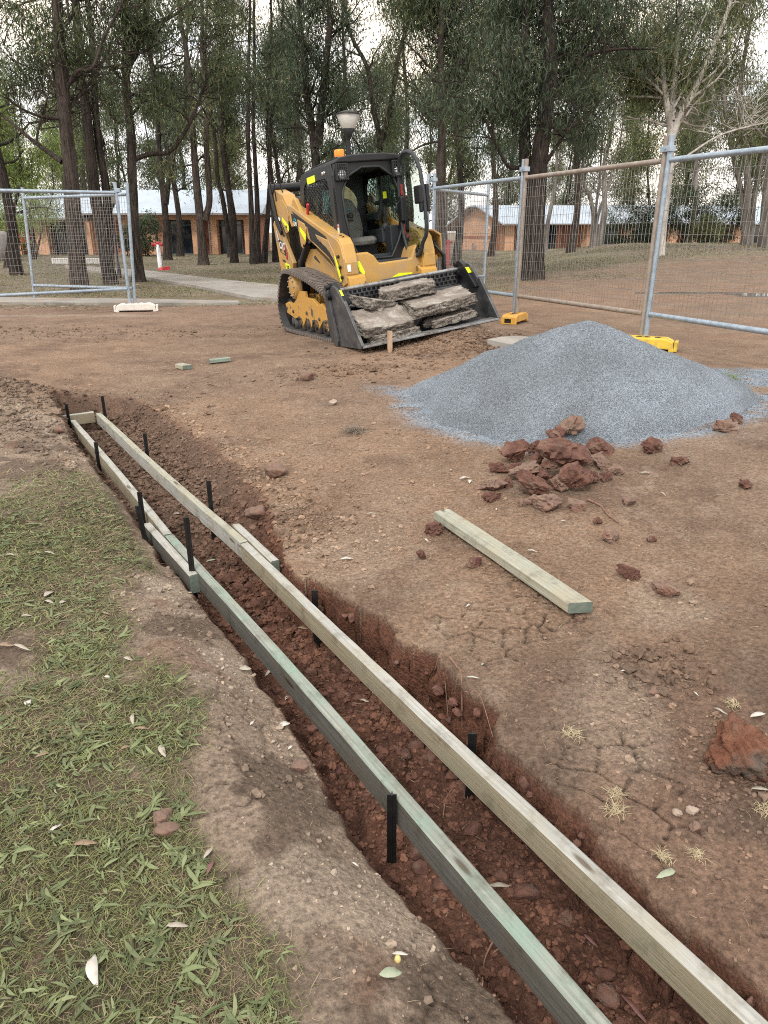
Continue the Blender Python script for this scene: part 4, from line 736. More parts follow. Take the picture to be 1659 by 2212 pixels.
    co.build('control_console', M['plastic'], T, bevel=.015)
    tg = MB(); tg.box((.62, .30, 1.66), (.004, .05, .08)); tg.build('yellow_tag', M['hivis'], T)
    li = MB(); [li.box((.28+.07*k, .418, 1.48), (.055, .004, .08), None, k % 2) for k in range(4)]; li.build('instruction_label', [M['yellow'], M['white']], T)
    st = MB(); st.prism([(-.17, 1.14), (-.21, 1.3), (-.2, 1.5), (-.13, 1.68), (-.05, 1.715), (.05, 1.715), (.13, 1.68), (.2, 1.5), (.21, 1.3), (.17, 1.14)], 0, -.06, .06)
    rot = Matrix.Rotation(R_(-14), 3, 'Y'); st.v = [tuple(rot @ Vector((v[0], v[1], v[2]-1.14))+Vector((.02, 0, 1.14))) for v in st.v]
    SB = st.build('seat_backrest', M['seat'], T, bevel=.045)
    cu = MB(); cu.prism([(-.04, -.22), (.38, -.235), (.46, -.18), (.48, 0), (.46, .18), (.38, .235), (-.04, .22)], 2, 1.08, 1.19); cu.build('seat_cushion', M['seat'], T, bevel=.05)
    V, F = text_mesh('MD', .085, 0, .0015); mb = MB(); mb.add([(.135-(1.47+v.y-1.14)*.25+.004, .0+v.x, 1.47+v.y) for v in V], F); mb.box((.058, .0, 1.415), (.004, .13, .012), (0, R_(-14), 0)); mb.build('seat_badge', M['ink'], SB)
    mb = MB(); mb.tube([(.045, -.07, 1.53), (.035, -.02, 1.56), (.03, .03, 1.55), (.042, .07, 1.53)], .006, 6); mb.build('emblem', M['teal'], SB)
    for sd in (-1, 1):
        L = MB(); L.box((.875, .375*sd, 1.93), (.10, .16, .20)); LL = L.build('work_light', M['black'], T, bevel=.015); MB().lathe([(0, .935), (.04, .933), (.05, .925)], (0, .375*sd, 1.90), 20, 0, 0).build('lamp_lens', M['chrome'], LL)
        g = MB()
        for k in range(6): g.box((.945, .375*sd-.07+.028*k, 1.93), (.008, .006, .19)); g.box((.945, .375*sd, 1.85+.033*k), (.008, .155, .006))
        g.build('lamp_guard', M['plastic'], LL)
    b = MB(); b.lathe([(.10, 0), (.095, .015), (.065, .03), (0, .03)], (.46, -.20, 2.112), 24); BC = b.build('beacon', M['plastic'], T); MB().lathe([(.062, .03), (.064, .05), (.064, .105), (.055, .118), (0, .12)], (.46, -.20, 2.112), 24).build('beacon_lens', M['orange'], BC)
    # ---- open door, hinged on the loader's left
    ph = R_(5); hx, hy = .90, .38; dp = [(.0, 1.30), (-.01, 1.60), (.0, 1.84), (.03, 1.96), (.08, 2.04), (.17, 2.085), (.27, 2.08), (.38, 2.04), (.46, 1.96), (.52, 1.85), (.555, 1.63), (.57, 1.40), (.575, 1.20), (.54, 1.11), (.46, 1.04), (.42, .96), (.38, .905), (.30, .89), (.17, .89), (.10, .93), (.06, 1.04), (.02, 1.13)]
    Q = lambda t, z, o=0: (hx+t*math.cos(ph)-o*math.sin(ph), hy+t*math.sin(ph)+o*math.cos(ph), z)
    mb = MB(); mb.tube([Q(*p) for p in dp], .024, 10, closed=True); DR = mb.build('cab_door', M['plastic'], T)
    mb = MB(); n = len(dp); mb.add([Q(*p, -.004) for p in dp]+[Q(*p, .004) for p in dp], [list(range(n)), list(range(n, 2*n))[::-1]]+[(i, (i+1) % n, n+(i+1) % n, n+i) for i in range(n)]); mb.build('door_glass', M['glass'], DR)
    mb = MB(); mb.tube([Q(.12, 1.95, -.02), Q(.15, 1.55, -.02), Q(.10, 1.2, -.02)], .007, 6); mb.build('wiper', M['black'], DR)
    for o, sz in ((-.05, (.14, .05, .20)), (.05, (.12, .05, .22))): mb = MB(); mb.box(Q(.52, 1.58, o), sz, (0, 0, ph)); mb.box(Q(.56, 1.45, o), (.05, .04, .14), (0, 0, ph)); mb.build('door_handle', M['black'], DR, bevel=.015)
    mb = MB(); mb.box((.93, .41, 1.46), (.10, .13, .30)); mb.box((.93, .43, 1.26), (.05, .06, .2)); mb.build('wiper_motor', M['black'], T, bevel=.02)
    mb = MB(); mb.tube([(.96, .34, 1.55), (1.0, .28, 1.52), (1.0, .27, 1.42), (.96, .32, 1.38)], .008, 8); mb.build('motor_cable', M['black'], T)
    for z in (1.68, 1.22): mb = MB(); mb.box((.93, .40, z), (.03, .035, .13)); mb.box((.94, .43, z-.085), (.05, .06, .04)); mb.build('door_hinge', M['red'], T, bevel=.006)
    # ---- left-hand guard box and hoses
    mb = MB(); mb.prism([(.55, 1.20), (.66, 1.18), (.76, 1.12), (.76, .84), (.745, .84), (.745, 1.10), (.65, 1.16), (.55, 1.18)], 0, .85, 1.22); mb.prism([(.56, .62), (.72, .84), (.70, .88), (.56, .86)], 0, 1.0, 1.18); mb.build('hose_guard', M['yellow'], T, bevel=.008)
    mb = MB()
    for k in range(3): mb.tube([(1.0+.03*k, .60, 1.10-.04*k), (1.15+.03*k, .68, 1.04-.03*k), (1.22+.02*k, .76, .86), (1.22+.02*k, .75, .68), (1.2, .70, .56)], .018, 8)
    mb.build('hydraulic_hoses', M['black'], T)
    for pts in (((-.425, .90), (-.385, .905), (-.325, .77), (-.345, .73), (-.385, .75)), ((.455, .99), (.49, 1.0), (.52, .90), (.505, .86), (.475, .90)), ((.03, .67), (.13, .71), (.32, .70), (.31, .685), (.15, .675))): mb = MB(); mb.prism(pts, 0, 1.2012, 1.205); mb.build('reflective_strip', M['hivis'], T)
    mb = MB(); mb.box((1.309, -.57, .84), (.004, .045, .08)); mb.build('warning_label', M['white'], T)
    # ---- bucket
    bk = MB(); shell = [(1.50, .62), (1.455, .52), (1.43, .36), (1.47, .17), (1.56, .06), (1.70, .03), (2.26, .015), (2.26, .0), (1.68, .005), (1.54, .03), (1.44, .15), (1.40, .36), (1.43, .54), (1.48, .63)]
    bk.prism(shell, 1, -.87, .87); B = bk.build('bucket', M['steel'], T, bevel=.004)
    for sd in (-1, 1):
        mb = MB(); mb.prism([(1.46, .62), (1.62, .68), (1.74, .65), (1.92, .46), (2.27, .03), (2.26, 0), (1.58, -.02), (1.42, .03), (1.40, .36)], 1, sd*.885-.014, sd*.885+.014)
        if sd < 0: mb.prism([(1.36, .66), (1.50, .68), (1.60, .05), (1.57, -.015), (1.44, 0), (1.36, .08)], 1, -.93, -.90)
        mb.box((2.09, sd*.885, .26), (.045, .034, .60), (0, R_(-37), 0)); mb.build('bucket_side', M['steel'], B, bevel=.005)
        mb = MB(); mb.prism([(1.40, .56), (1.47, .69), (1.56, .71), (1.66, .66), (1.92, .40), (1.84, .38), (1.62, .51)], 1, sd*.85-.03, sd*.85+.03); mb.tube([(1.49, sd*.80, .66), (1.49, sd*.94, .66)], .03, 14); mb.tube([(1.52, sd*.80, .56), (1.52, sd*.95, .56)], .04, 14); mb.build('bucket_bracket', M['black'], B, bevel=.006)
        mb = MB(); mb.box((1.735, sd*.85, .592), (.09, .045, .004), (0, R_(45), 0)); mb.build('reflective_strip', M['hivis'], B)
    mb = MB(); mb.box((2.20, 0, .022), (.17, 1.78, .022), (0, R_(1.5), 0)); mb.build('cutting_edge', M['wornsteel'], B, bevel=.004)
    mb = MB(); mb.tube([(1.50, -.83, .61), (1.50, .83, .61)], .022, 12); mb.build('top_rail', M['wornsteel'], B)
    gp = MB(); rows = 3; z0, z1 = .44, .59; hh = (z1-z0)/rows
    for r in range(rows+1): gp.box((1.505-.012*(rows-r), 0, z0+r*hh), (.008, 1.62, .014))
    for r in range(rows):
        for k in range(27): gp.box((1.505-.012*(rows-r-.5), -.80+.062*k+(.031 if r % 2 else 0), z0+(r+.5)*hh), (.008, .018, hh))
    gp.box((1.49, -.72, .51), (.006, .14, .14)); gp.build('perforated_guard', M['steel'], B)
    mb = MB(); mb.tube([(1.46, -.86, .40), (1.46, .86, .40)], .03, 12); mb.build('stiffener', M['steel'], B)
    mb = MB(); mb.box((1.48, .05, .625), (.06, .5, .03)); mb.build('bucket_step', M['steel'], B, bevel=.004)
    B.rotation_euler = (R_(2.6), 0, 0); B.location = (0, 0, .88*math.sin(R_(2.6)))
build_loader()
# broken concrete in the bucket, and the stake before it
def slab(cx, cy, cz, L, Wd, Hh, yaw, pit, roll, seed, label):
    rng = np.random.default_rng(seed); nx, ny, nz_ = 16, 12, 5; bm = bmesh.new(); bmesh.ops.create_cube(bm, size=1); bmesh.ops.subdivide_edges(bm, edges=bm.edges[:], cuts=15, use_grid_fill=True)
    V = np.array([v.co[:] for v in bm.verts]); fc = []
    edge = np.clip((np.abs(V[:, :2]).max(1)-.36)/.14, 0, 1)
    th = np.arctan2(V[:, 1], V[:, 0]); k = 1+.16*(fbm(np.cos(th)*1.3+seed, np.sin(th)*1.3, 1.6, 3, seed)-.5)*2
    P = V.copy(); P[:, 0] *= L*k; P[:, 1] *= Wd*k; P[:, 2] *= Hh
    n1 = fbm(P[:, 0]+P[:, 2]*1.7+seed, P[:, 1]-P[:, 2]*1.3, 14, 4, seed+1)-.5; n2 = fbm(P[:, 0]-P[:, 2]+seed, P[:, 1]+P[:, 2], 50, 2, seed+2)-.5
    o = P/np.maximum(np.linalg.norm(P, axis=1)[:, None], 1e-6); P += o*((.07*n1+.04*n2)*(.15+edge))[:, None]; P[:, 2] += .022*(fbm(P[:, 0], P[:, 1], 6, 4, seed+3)-.5)
    for i, v in enumerate(bm.verts): v.co = P[i]
    for f in bm.faces: f.smooth = True; f.material_index = 1 if abs(f.normal.z) < .5 and f.calc_center_median().z < Hh*.42 else 0
    bm.normal_update()
    me = bpy.data.meshes.new('concrete_slab'); bm.to_mesh(me); bm.free(); ob = link('concrete_slab', me, [M['concrete'], M['aggregate']])
    ob.matrix_world = Matrix.Translation(Vector(lw((cx, cy, cz+(cy+.88)*.045)))) @ LR.to_4x4() @ Matrix.Rotation(R_(2.6), 4, 'X') @ Euler((roll, pit, yaw)).to_matrix().to_4x4()
    return tag(ob, label, 'concrete slab', 'broken concrete slabs in the loader bucket')
slab(1.98, -.50, .235, .44, .66, .12, R_(5), R_(27), R_(-2), 1, 'large rough broken concrete slab leaning at the near end of the bucket')
slab(1.98, -.42, .075, .42, .60, .08, R_(2), R_(3), 0, 12, 'dirty slab lying flat beneath the large leaning slab')
slab(1.95, .26, .31, .46, .80, .13, R_(-4), R_(10), R_(3), 2, 'long slab with a stepped edge in the middle of the bucket')
slab(2.02, .34, .12, .34, .56, .08, R_(-5), R_(4), R_(4), 3, 'thin slab lowest in the bucket below the stepped slab')
slab(1.70, -.02, .49, .32, .62, .13, R_(-6), R_(6), R_(2), 4, 'topmost broken concrete slab, propped against the perforated guard')
slab(1.72, -.46, .40, .34, .44, .12, R_(20), R_(8), R_(-14), 5, 'small grey slab piece slanting behind the large leaning slab')
a = np.array(at_z(846, 716, .42)); a = lw((2.36, -.585, .145)); b_ = a+np.array([.0, -.05, -.25])
mb = MB(); mb.box((0, 0, 0), (.055, .016, .20)); mb.prism([(-.0275, -.10), (.0275, -.10), (.01, -.15), (.0, -.135), (-.008, -.16)], 1, -.008, .008); o = mb.build('broken_stake', M['stakewood'], None, .002); o.location = (a+b_)/2+np.array([0, 0, .05]); o.rotation_euler = (R_(-12), R_(4), R_(20)); tag(o, 'splintered timber stake standing in front of the bucket edge', 'stake')
# ------------------------------------------------------------------ temporary fencing
def fence_panel(a, b, label, pipe, hgt=2.1, ext=.24, cell=(.058, .115), r=.029, wr=.0026, foot=.02, grp='temporary fence panels', tilt=(0, 0), post_b=None):
    """a panel of pipe and welded wire from foot point a to foot point b"""
    a = np.array(a, float); b = np.array(b, float); d = b-a; L = np.hypot(d[0], d[1]); T = thing('temporary_fence', label, 'fence panel', a, (0, 0, math.atan2(d[1], d[0])), grp); sl = d[2]/L
    Z = lambda x, z: (x+tilt[0]*z, tilt[1]*z, z+sl*x); zt = hgt-ext; zb = .26
    for x, m in ((0, pipe), (L, post_b or pipe)):
        mb = MB(); mb.tube([Z(x, foot), Z(x, hgt)], r, 12, cap=True); mb.build('post', m, T)
    for nm, z in (('top_rail', zt), ('bottom_rail', zb)): mb = MB(); mb.tube([Z(r, z), Z(L-r, z)], r, 12); mb.build(nm, pipe, T)
    rng = np.random.default_rng(int(abs(a[0]*100)+abs(b[1]*10))); mb = MB(); n = int((L-.05)/cell[0]); k = int((zt-zb)/cell[1])
    for i in range(n+1):
        x = .03+(L-.06)*i/n; pts = []
        for j in range(4): z = zb+(zt-zb)*j/3; pts.append(tuple(np.array(Z(x+rng.normal(0, .002), z))+np.array([0, rng.normal(0, .006), 0])))
        mb.tube(pts, wr, 4, cap=False)
    for j in range(k+1):
        z = zb+.01+(zt-zb-.02)*j/k; pts = []
        for i in range(7): x = .02+(L-.04)*i/6; pts.append(tuple(np.array(Z(x, z+rng.normal(0, .004)))+np.array([0, .004+rng.normal(0, .008), 0])))
        mb.tube(pts, wr*1.05, 4, cap=False)
    mb.build('wire_mesh', M['wire'], T); return T
def clamp(p, yaw, label):
    mb = MB(); mb.box((0, 0, 0), (.15, .08, .06)); mb.tube([(0, -.05, 0), (0, .05, 0)], .009, 8); mb.box((0, -.045, 0), (.02, .012, .02)); o = mb.build('fence_clamp', M['galv'], None, .006); o.location = p; o.rotation_euler = (0, 0, yaw); return tag(o, label, 'clamp', 'clamps joining the fence panels')
def block(p, yaw, m, label, L=.62, w=.23, h=.14):
    mb = MB(); mb.prism([(-L/2, 0), (-L/2+.02, h*.75), (-L/2+.10, h), (L/2-.10, h), (L/2-.02, h*.75), (L/2, 0), (L/2-.06, 0), (L/2-.06, .03), (-L/2+.06, .03), (-L/2+.06, 0)], 1, -w/2, w/2)
    T = mb.build('fence_block', m, None, .012); T.location = p; T.rotation_euler = (0, 0, yaw)
    for e in (-1, 1):
        mb = MB(); mb.ring([(-w/2+.01, .012), (w/2-.01, .012), (w/2-.015, h*.78), (-w/2+.015, h*.78)], [(-.055, .025), (.055, .025), (.05, .088), (-.05, .088)], 0, e*L/2-e*.004, e*(L/2+.03), 0, 24)
        mb.build('end_frame', m, T, bevel=.004)
    mb = MB()
    for e in (-1, 1): mb.box((e*(L/2+.003), 0, .055), (.006, .10, .06))
    mb.build('hand_hole', M['ink'], T); mb = MB()
    for x in (-.16, -.05, .05, .16): mb.lathe([(.03, 0), (.035, .004), (.024, .005), (.022, .001)], (x, 0, h), 16)
    mb.build('post_socket', M['rubber'], T); return tag(T, label, 'fence block', 'blocks holding the fence posts')
F1 = np.array([.87, 13.7]); F2 = np.array([1.98, 11.07]); F3 = np.array([3.04, 8.50]); F4 = F3+(F3-F2)*1.0
zf = [gz(*F1)+.03, .335, .345, .335]
V3 = lambda p, z: np.array([p[0], p[1], z]); u = (F3-F2)/np.linalg.norm(F3-F2)*.036
block(V3(F2, zf[1]-.13), R_(62), M['blockorange'], 'small orange-yellow fence block beside the bucket'); block(V3(F3, .20), R_(-25), M['blockyellow'], 'long bright yellow fence block behind the gravel heap', .72, .25, .145)
fence_panel(V3(F1+u, zf[0]), V3(F2-u, zf[1]), 'galvanised fence panel behind the loader bucket, nearest the big leaning tree', M['galv'])
fence_panel(V3(F2+u, zf[1]), V3(F3-u, zf[2]), 'fence panel with weathered brown rails between the orange and yellow blocks', M['rusty'])
fence_panel(V3(F3+u, zf[2]), V3(F4-u, zf[3]), 'blue-grey galvanised fence panel running out of view on the right', M['galv'])
yw = math.atan2(u[1], u[0])
clamp(V3(F2, zf[1]+1.97), yw, 'clamp on the paired posts above the orange block'); clamp(V3(F3, zf[2]+1.97), yw, 'clamp on the paired posts above the yellow block'); clamp(V3(F1, zf[0]+2.0), yw, 'clamp on the far post behind the loader')
F0 = F1-(F2-F1)*.02; fence_panel(V3(F1+np.array([-.09, .06]), zf[0]), V3(F1+np.array([1.3, 2.5]), zf[0]), 'fence panel turned away beyond the far post, mostly behind the others', M['galv'])
G2 = at_z(291, 662, .27); zg = .245
lb = on_ground(301, 676); block(np.array([-4.62, 13.72, gz(-4.62, 13.72)+.0]), R_(14), M['blockwhite'], 'white painted concrete fence block at the left panels', .72, .25, .15)
fence_panel((-7.55, 11.75, zg-.03), (-4.72, 13.70, zg), 'long fence panel at the left edge in front of the brick building', M['galv'], 2.05, .17)
fence_panel((-7.02, 14.85, zg-.02), (-4.66, 13.80, zg), 'second left fence panel leaning back behind the front one', M['galv'], 2.05, .19, tilt=(.03, .05))
clamp(np.array([-4.69, 13.75, zg+1.92]), R_(100), 'clamp at the top of the left paired posts')
# ------------------------------------------------------------------ paths
def strip(name, pts_a, pts_b, m, dz, label=None, th=.10):
    """a paved strip between two edges given as ground points"""
    V = []; F = []; n = len(pts_a); K = 6
    def up(P): 
        out = [];
        for i in range(len(P)-1):
            for t in np.linspace(0, 1, K, endpoint=False): out.append(np.array(P[i])*(1-t)+np.array(P[i+1])*t)
        return out+[np.array(P[-1])]
    A, B = up(pts_a), up(pts_b); W_ = 5; n = len(A)
    for a, b in zip(A, B):
        for t in np.linspace(0, 1, W_): q = a*(1-t)+b*t; V.append((q[0], q[1], smooth_ground([q[0]], [q[1]])[0]+dz))
    for i in range(n-1): F += [(i*W_+j, i*W_+j+1, (i+1)*W_+j+1, (i+1)*W_+j) for j in range(W_-1)]
    ring_ = [i*W_ for i in range(n)]+[(n-1)*W_+j for j in range(1, W_)]+[i*W_+W_-1 for i in range(n-2, -1, -1)]+[j for j in range(W_-2, 0, -1)]
    b0 = len(V); V += [(V[i][0], V[i][1], V[i][2]-th) for i in ring_]; k = len(ring_); F += [(ring_[i], ring_[(i+1) % k], b0+(i+1) % k, b0+i) for i in range(k)]
    mb = MB().add(V, F); o = mb.build(name, m); tag(o, kind='structure'); return o
A = [(140, 574), (310, 586), (450, 603), (600, 621)]; B = [(140, 580), (310, 601), (415, 619.5), (547, 650)]
e = lambda P: [at_z(a, b, .1)[:2] for a, b in P]
strip('path', e(A)+[np.array([-1.0, 17.4])], e(B)+[np.array([-1.6, 14.6])], M['path'], .07)
strip('path', [(-16, 16.6), (-9, 16.45), (-5, 15.9), (-3.0, 15.2)], [(-16, 15.3), (-9, 15.2), (-5, 14.95), (-2.9, 14.75)], M['path'], .05)
strip('path', [(1.15, 8.05), (2.2, 8.75)], [(1.9, 7.6), (2.7, 7.95)], M['path'], .05, th=.06)
# puddles beyond the right fence
mp_ = bpy.data.materials.new('puddle_water'); mp_.use_nodes = True; b = mp_.node_tree.nodes['Principled BSDF']; b.inputs['Base Color'].default_value = (.16, .15, .14, 1); b.inputs['Roughness'].default_value = .06
for px, py, rx, ry in ((1620, 637, .45, .28), (1490, 634, 1.0, .14), (1660, 641, .5, .15)):
    p = on_ground(px, py); q = [(p[0]+rx*math.cos(a)*(1+.2*math.sin(3*a)), p[1]+ry*math.sin(a)*(1+.25*math.cos(2*a+px))) for a in np.linspace(0, 2*math.pi, 28, endpoint=False)]
    zz = max(float(ground_z([c[0]], [c[1]])[0]) for c in q)+.004; mb = MB(); mb.prism(q, 2, zz-.03, zz); o = mb.build('puddle_water', mp_); tag(o, kind='structure')
# ------------------------------------------------------------------ buildings
def brick(name, c1, c2, mortar, sc=1):
    m = bpy.data.materials.new(name); m.use_nodes = True; t = m.node_tree; b = t.nodes['Principled BSDF']; b.inputs['Roughness'].default_value = .85
    tc = N(t, 'ShaderNodeTexCoord'); sx = N(t, 'ShaderNodeSeparateXYZ'); cx = N(t, 'ShaderNodeCombineXYZ'); ad = N(t, 'ShaderNodeMath', operation='ADD')
    br = N(t, 'ShaderNodeTexBrick'); br.inputs['Scale'].default_value = 1; br.inputs['Brick Width'].default_value = .24; br.inputs['Row Height'].default_value = .086; br.inputs['Mortar Size'].default_value = .008
    br.inputs['Color1'].default_value = (*c1, 1); br.inputs['Color2'].default_value = (*c2, 1); br.inputs['Mortar'].default_value = (*mortar, 1)
    nz = N(t, 'ShaderNodeTexNoise'); nz.inputs['Scale'].default_value = 1.2; nz.inputs['Detail'].default_value = 6; r = N(t, 'ShaderNodeValToRGB'); r.color_ramp.elements[0].color = (.8, .78, .76, 1); r.color_ramp.elements[1].color = (1.12, 1.1, 1.1, 1); r.color_ramp.elements[0].position = .3; r.color_ramp.elements[1].position = .7
    mm = N(t, 'ShaderNodeMix', data_type='RGBA', blend_type='MULTIPLY'); mm.inputs[0].default_value = 1
    for p, q in ((tc.outputs['Object'], sx.inputs[0]), (sx.outputs[0], ad.inputs[0]), (sx.outputs[1], ad.inputs[1]), (ad.outputs[0], cx.inputs[0]), (sx.outputs[2], cx.inputs[1]), (cx.outputs[0], br.inputs[0]), (tc.outputs['Object'], nz.inputs[0]), (nz.outputs[0], r.inputs[0]), (br.outputs[0], mm.inputs[6]), (r.outputs[0], mm.inputs[7]), (mm.outputs[2], b.inputs['Base Color'])): t.links.new(p, q)
    return m
M['brick'] = brick('red_brick', (.40, .155, .09), (.47, .20, .12), (.36, .25, .19)); M['render'] = brick('tan_brick', (.60, .345, .205), (.66, .395, .245), (.56, .37, .26)); M['band'] = brick('band_brick', (.30, .085, .05), (.34, .11, .065), (.3, .15, .1))
def roofm(name, ax):
    m = mat(name, (.40, .48, .57), (.48, .56, .65), .5, .2, scale=.8, c3=(.36, .41, .46), s3=.5); t = m.node_tree; b = t.nodes['Principled BSDF']
    tc = N(t, 'ShaderNodeTexCoord'); w = N(t, 'ShaderNodeTexWave', wave_type='BANDS', bands_direction=ax); w.inputs['Scale'].default_value = 2.6; bp = N(t, 'ShaderNodeBump'); bp.inputs['Strength'].default_value = .7; bp.inputs['Distance'].default_value = .03
    t.links.new(tc.outputs['Object'], w.inputs[0]); t.links.new(w.outputs[0], bp.inputs['Height']); t.links.new(bp.outputs[0], b.inputs['Normal']); return m
M['roof'] = roofm('corrugated_roof', 'X'); M['darkglass'] = mat('dark_window', (.012, .018, .032), (.018, .026, .045), .07, scale=.4, spec=.8); M['alu'] = mat('window_frame', (.05, .10, .115), (.06, .12, .13), .5)
M['soffit'] = mat('soffit', (.20, .15, .12), (.24, .18, .15), .8, scale=2); M['gutter'] = mat('gutter', (.24, .22, .22), (.3, .28, .28), .5, .3); M['door'] = mat('brown_door', (.20, .075, .045), (.24, .09, .055), .6, scale=2)
def left_building():
    Y = 49.0; T = thing('brick_building', 'long low brick building with a pale corrugated roof and dark windows behind the left trees', 'building', (-16, Y, .0)); X = lambda px: (px-829.5)/1534/1.07*Y+16
    def P(mb, x0, x1, y0, y1, z0, z1): return mb.box(((x0+x1)/2, (y0+y1)/2, (z0+z1)/2), (abs(x1-x0), abs(y1-y0), abs(z1-z0)))
    xe = X(540); x2 = X(206); xl = -13.
    # main wing
    w = MB(); P(w, x2, xe, .9, 8.5, -.3, 2.5); w.build('wall', M['brick'], T)
    for a, b, m in ((318, 336, 'render'), (456, 470, 'render'), (529, 537, 'render'), (416, 430, 'render'), (342, 355, 'brick'), (206, 222, 'render'), (268, 292, 'render')):
        q = MB(); P(q, X(a), X(b), .0, .88, -.3, 2.42); q.build('pier', M[m], T)
    q = MB(); P(q, x2, xe, -.02, .88, 2.16, 2.44); q.build('lintel', M['render'], T); q = MB(); P(q, x2, xe+.3, -.05, .86, -.3, -.02+.1); q.build('plinth', M['render'], T)
    q = MB(); P(q, X(416), X(456), .86, .895, .85, 1.05); P(q, X(519), X(529), .86, .895, .85, 1.05); P(q, X(292), X(318), .86, .895, .85, 1.05); q.build('brick_band', M['band'], T)
    for a, b in ((364, 416), (467, 519)):
        f = MB(); x0, x1 = X(a), X(b); 
        for x in (x0, x0+(x1-x0)*.33, x1): P(f, x-.035, x+.035, .76, .86, .1, 2.12)
        for z in (.1, 1.85, 2.1): P(f, x0, x1, .765, .855, z-.035, z+.035)
        fw = f.build('window', M['alu'], T); g = MB(); P(g, x0, x1, .80, .82, .1, 2.12); g.build('pane', M['darkglass'], fw)
    sf = MB(); P(sf, x2-.2, xe+.9, -.75, 8.8, 2.44, 2.50); sf.build('soffit', M['soffit'], T)
    r = MB(); z0 = 2.50; r.add([(x2-.3, -.85, z0), (xe+1.0, -.85, z0), (xe+1.0, 4.2, 4.1), (x2-.3, 4.2, 4.1), (xe+1.0, 9, 2.5), (x2-.3, 9, 2.5)], [(0, 1, 2, 3), (3, 2, 4, 5), (1, 4, 2), (0, 3, 5)]); r.build('roof', M['roof'], T)
    g = MB(); P(g, x2-.3, xe+1.0, -.97, -.86, 2.42, 2.53); g.build('gutter', M['gutter'], T)
    for px in (338, 454): d = MB(); d.tube([(X(px), -.05, 2.42), (X(px), -.05, .05)], .05, 8); d.build('downpipe', M['gutter'], T)
    # lower wing at the left
    w = MB(); P(w, xl, x2-.02, .3, 8, -.3, 2.2); w.build('wall', M['brick'], T)
    for a, b in ((88, 113), (196, 205.5), (20, 52)): q = MB(); P(q, X(a), X(b), -.6, .28, -.3, 2.05); q.build('pier', M['render'], T)
    q = MB(); P(q, X(112), X(197), .18, .24, .1, 2.0); pn = q.build('window', M['darkglass'], T); f = MB()
    for x in (112, 140, 168, 197): P(f, X(x)-.03, X(x)+.03, .12, .178, .1, 2.0)
    f.build('frame', M['alu'], pn)
    q = MB(); P(q, X(58), X(84), .2, .28, -.1, 1.95); q.build('door', M['door'], T)
    q = MB(); P(q, xl, x2-.05, -.62, .26, 2.05, 2.26); q.build('lintel', M['soffit'], T)
    r = MB(); r.add([(xl, -1.3, 2.2), (x2-.32, -1.3, 2.2), (x2-.32, 4.0, 4.0), (xl, 4.0, 4.0), (x2-.32, 9, 2.3), (xl, 9, 2.3)], [(0, 1, 2, 3), (3, 2, 4, 5), (1, 4, 2), (0, 3, 5)]); r.build('roof', M['roof'], T)
    g = MB(); P(g, xl, x2-.34, -1.42, -1.31, 2.12, 2.23); g.build('gutter', M['gutter'], T)
    d = MB(); d.tube([(X(84), -.66, 2.1), (X(84), -.66, .05)], .05, 8); d.build('downpipe', M['gutter'], T)
    h = MB(); h.lathe([(0, -.1), (.42, -.1), (.44, -.08), (.44, .08), (.42, .1), (0, .1)], (X(62), -.55, 1.2), 24, 0, 1); h.lathe([(0, -.12), (.12, -.12), (.12, .12), (0, .12)], (X(62), -.55, 1.2), 16, 1, 1); h.tube([(X(62), -.4, 1.2), (X(62), .2, 1.2)], .03, 8); o = h.build('hose_reel', [M['red'], M['white']]); o.location = (-16, Y, 0); tag(o, 'red fire hose reel mounted on the left brick building', 'hose reel')
    sg = MB(); sg.box((X(38), -.62, .95), (.28, .03, .45)); o = sg.build('wall_sign', M['white'], None, .004); o.location = (-16, Y, 0); tag(o, 'small pale sign on the pier beside the hose reel', 'sign')
left_building()
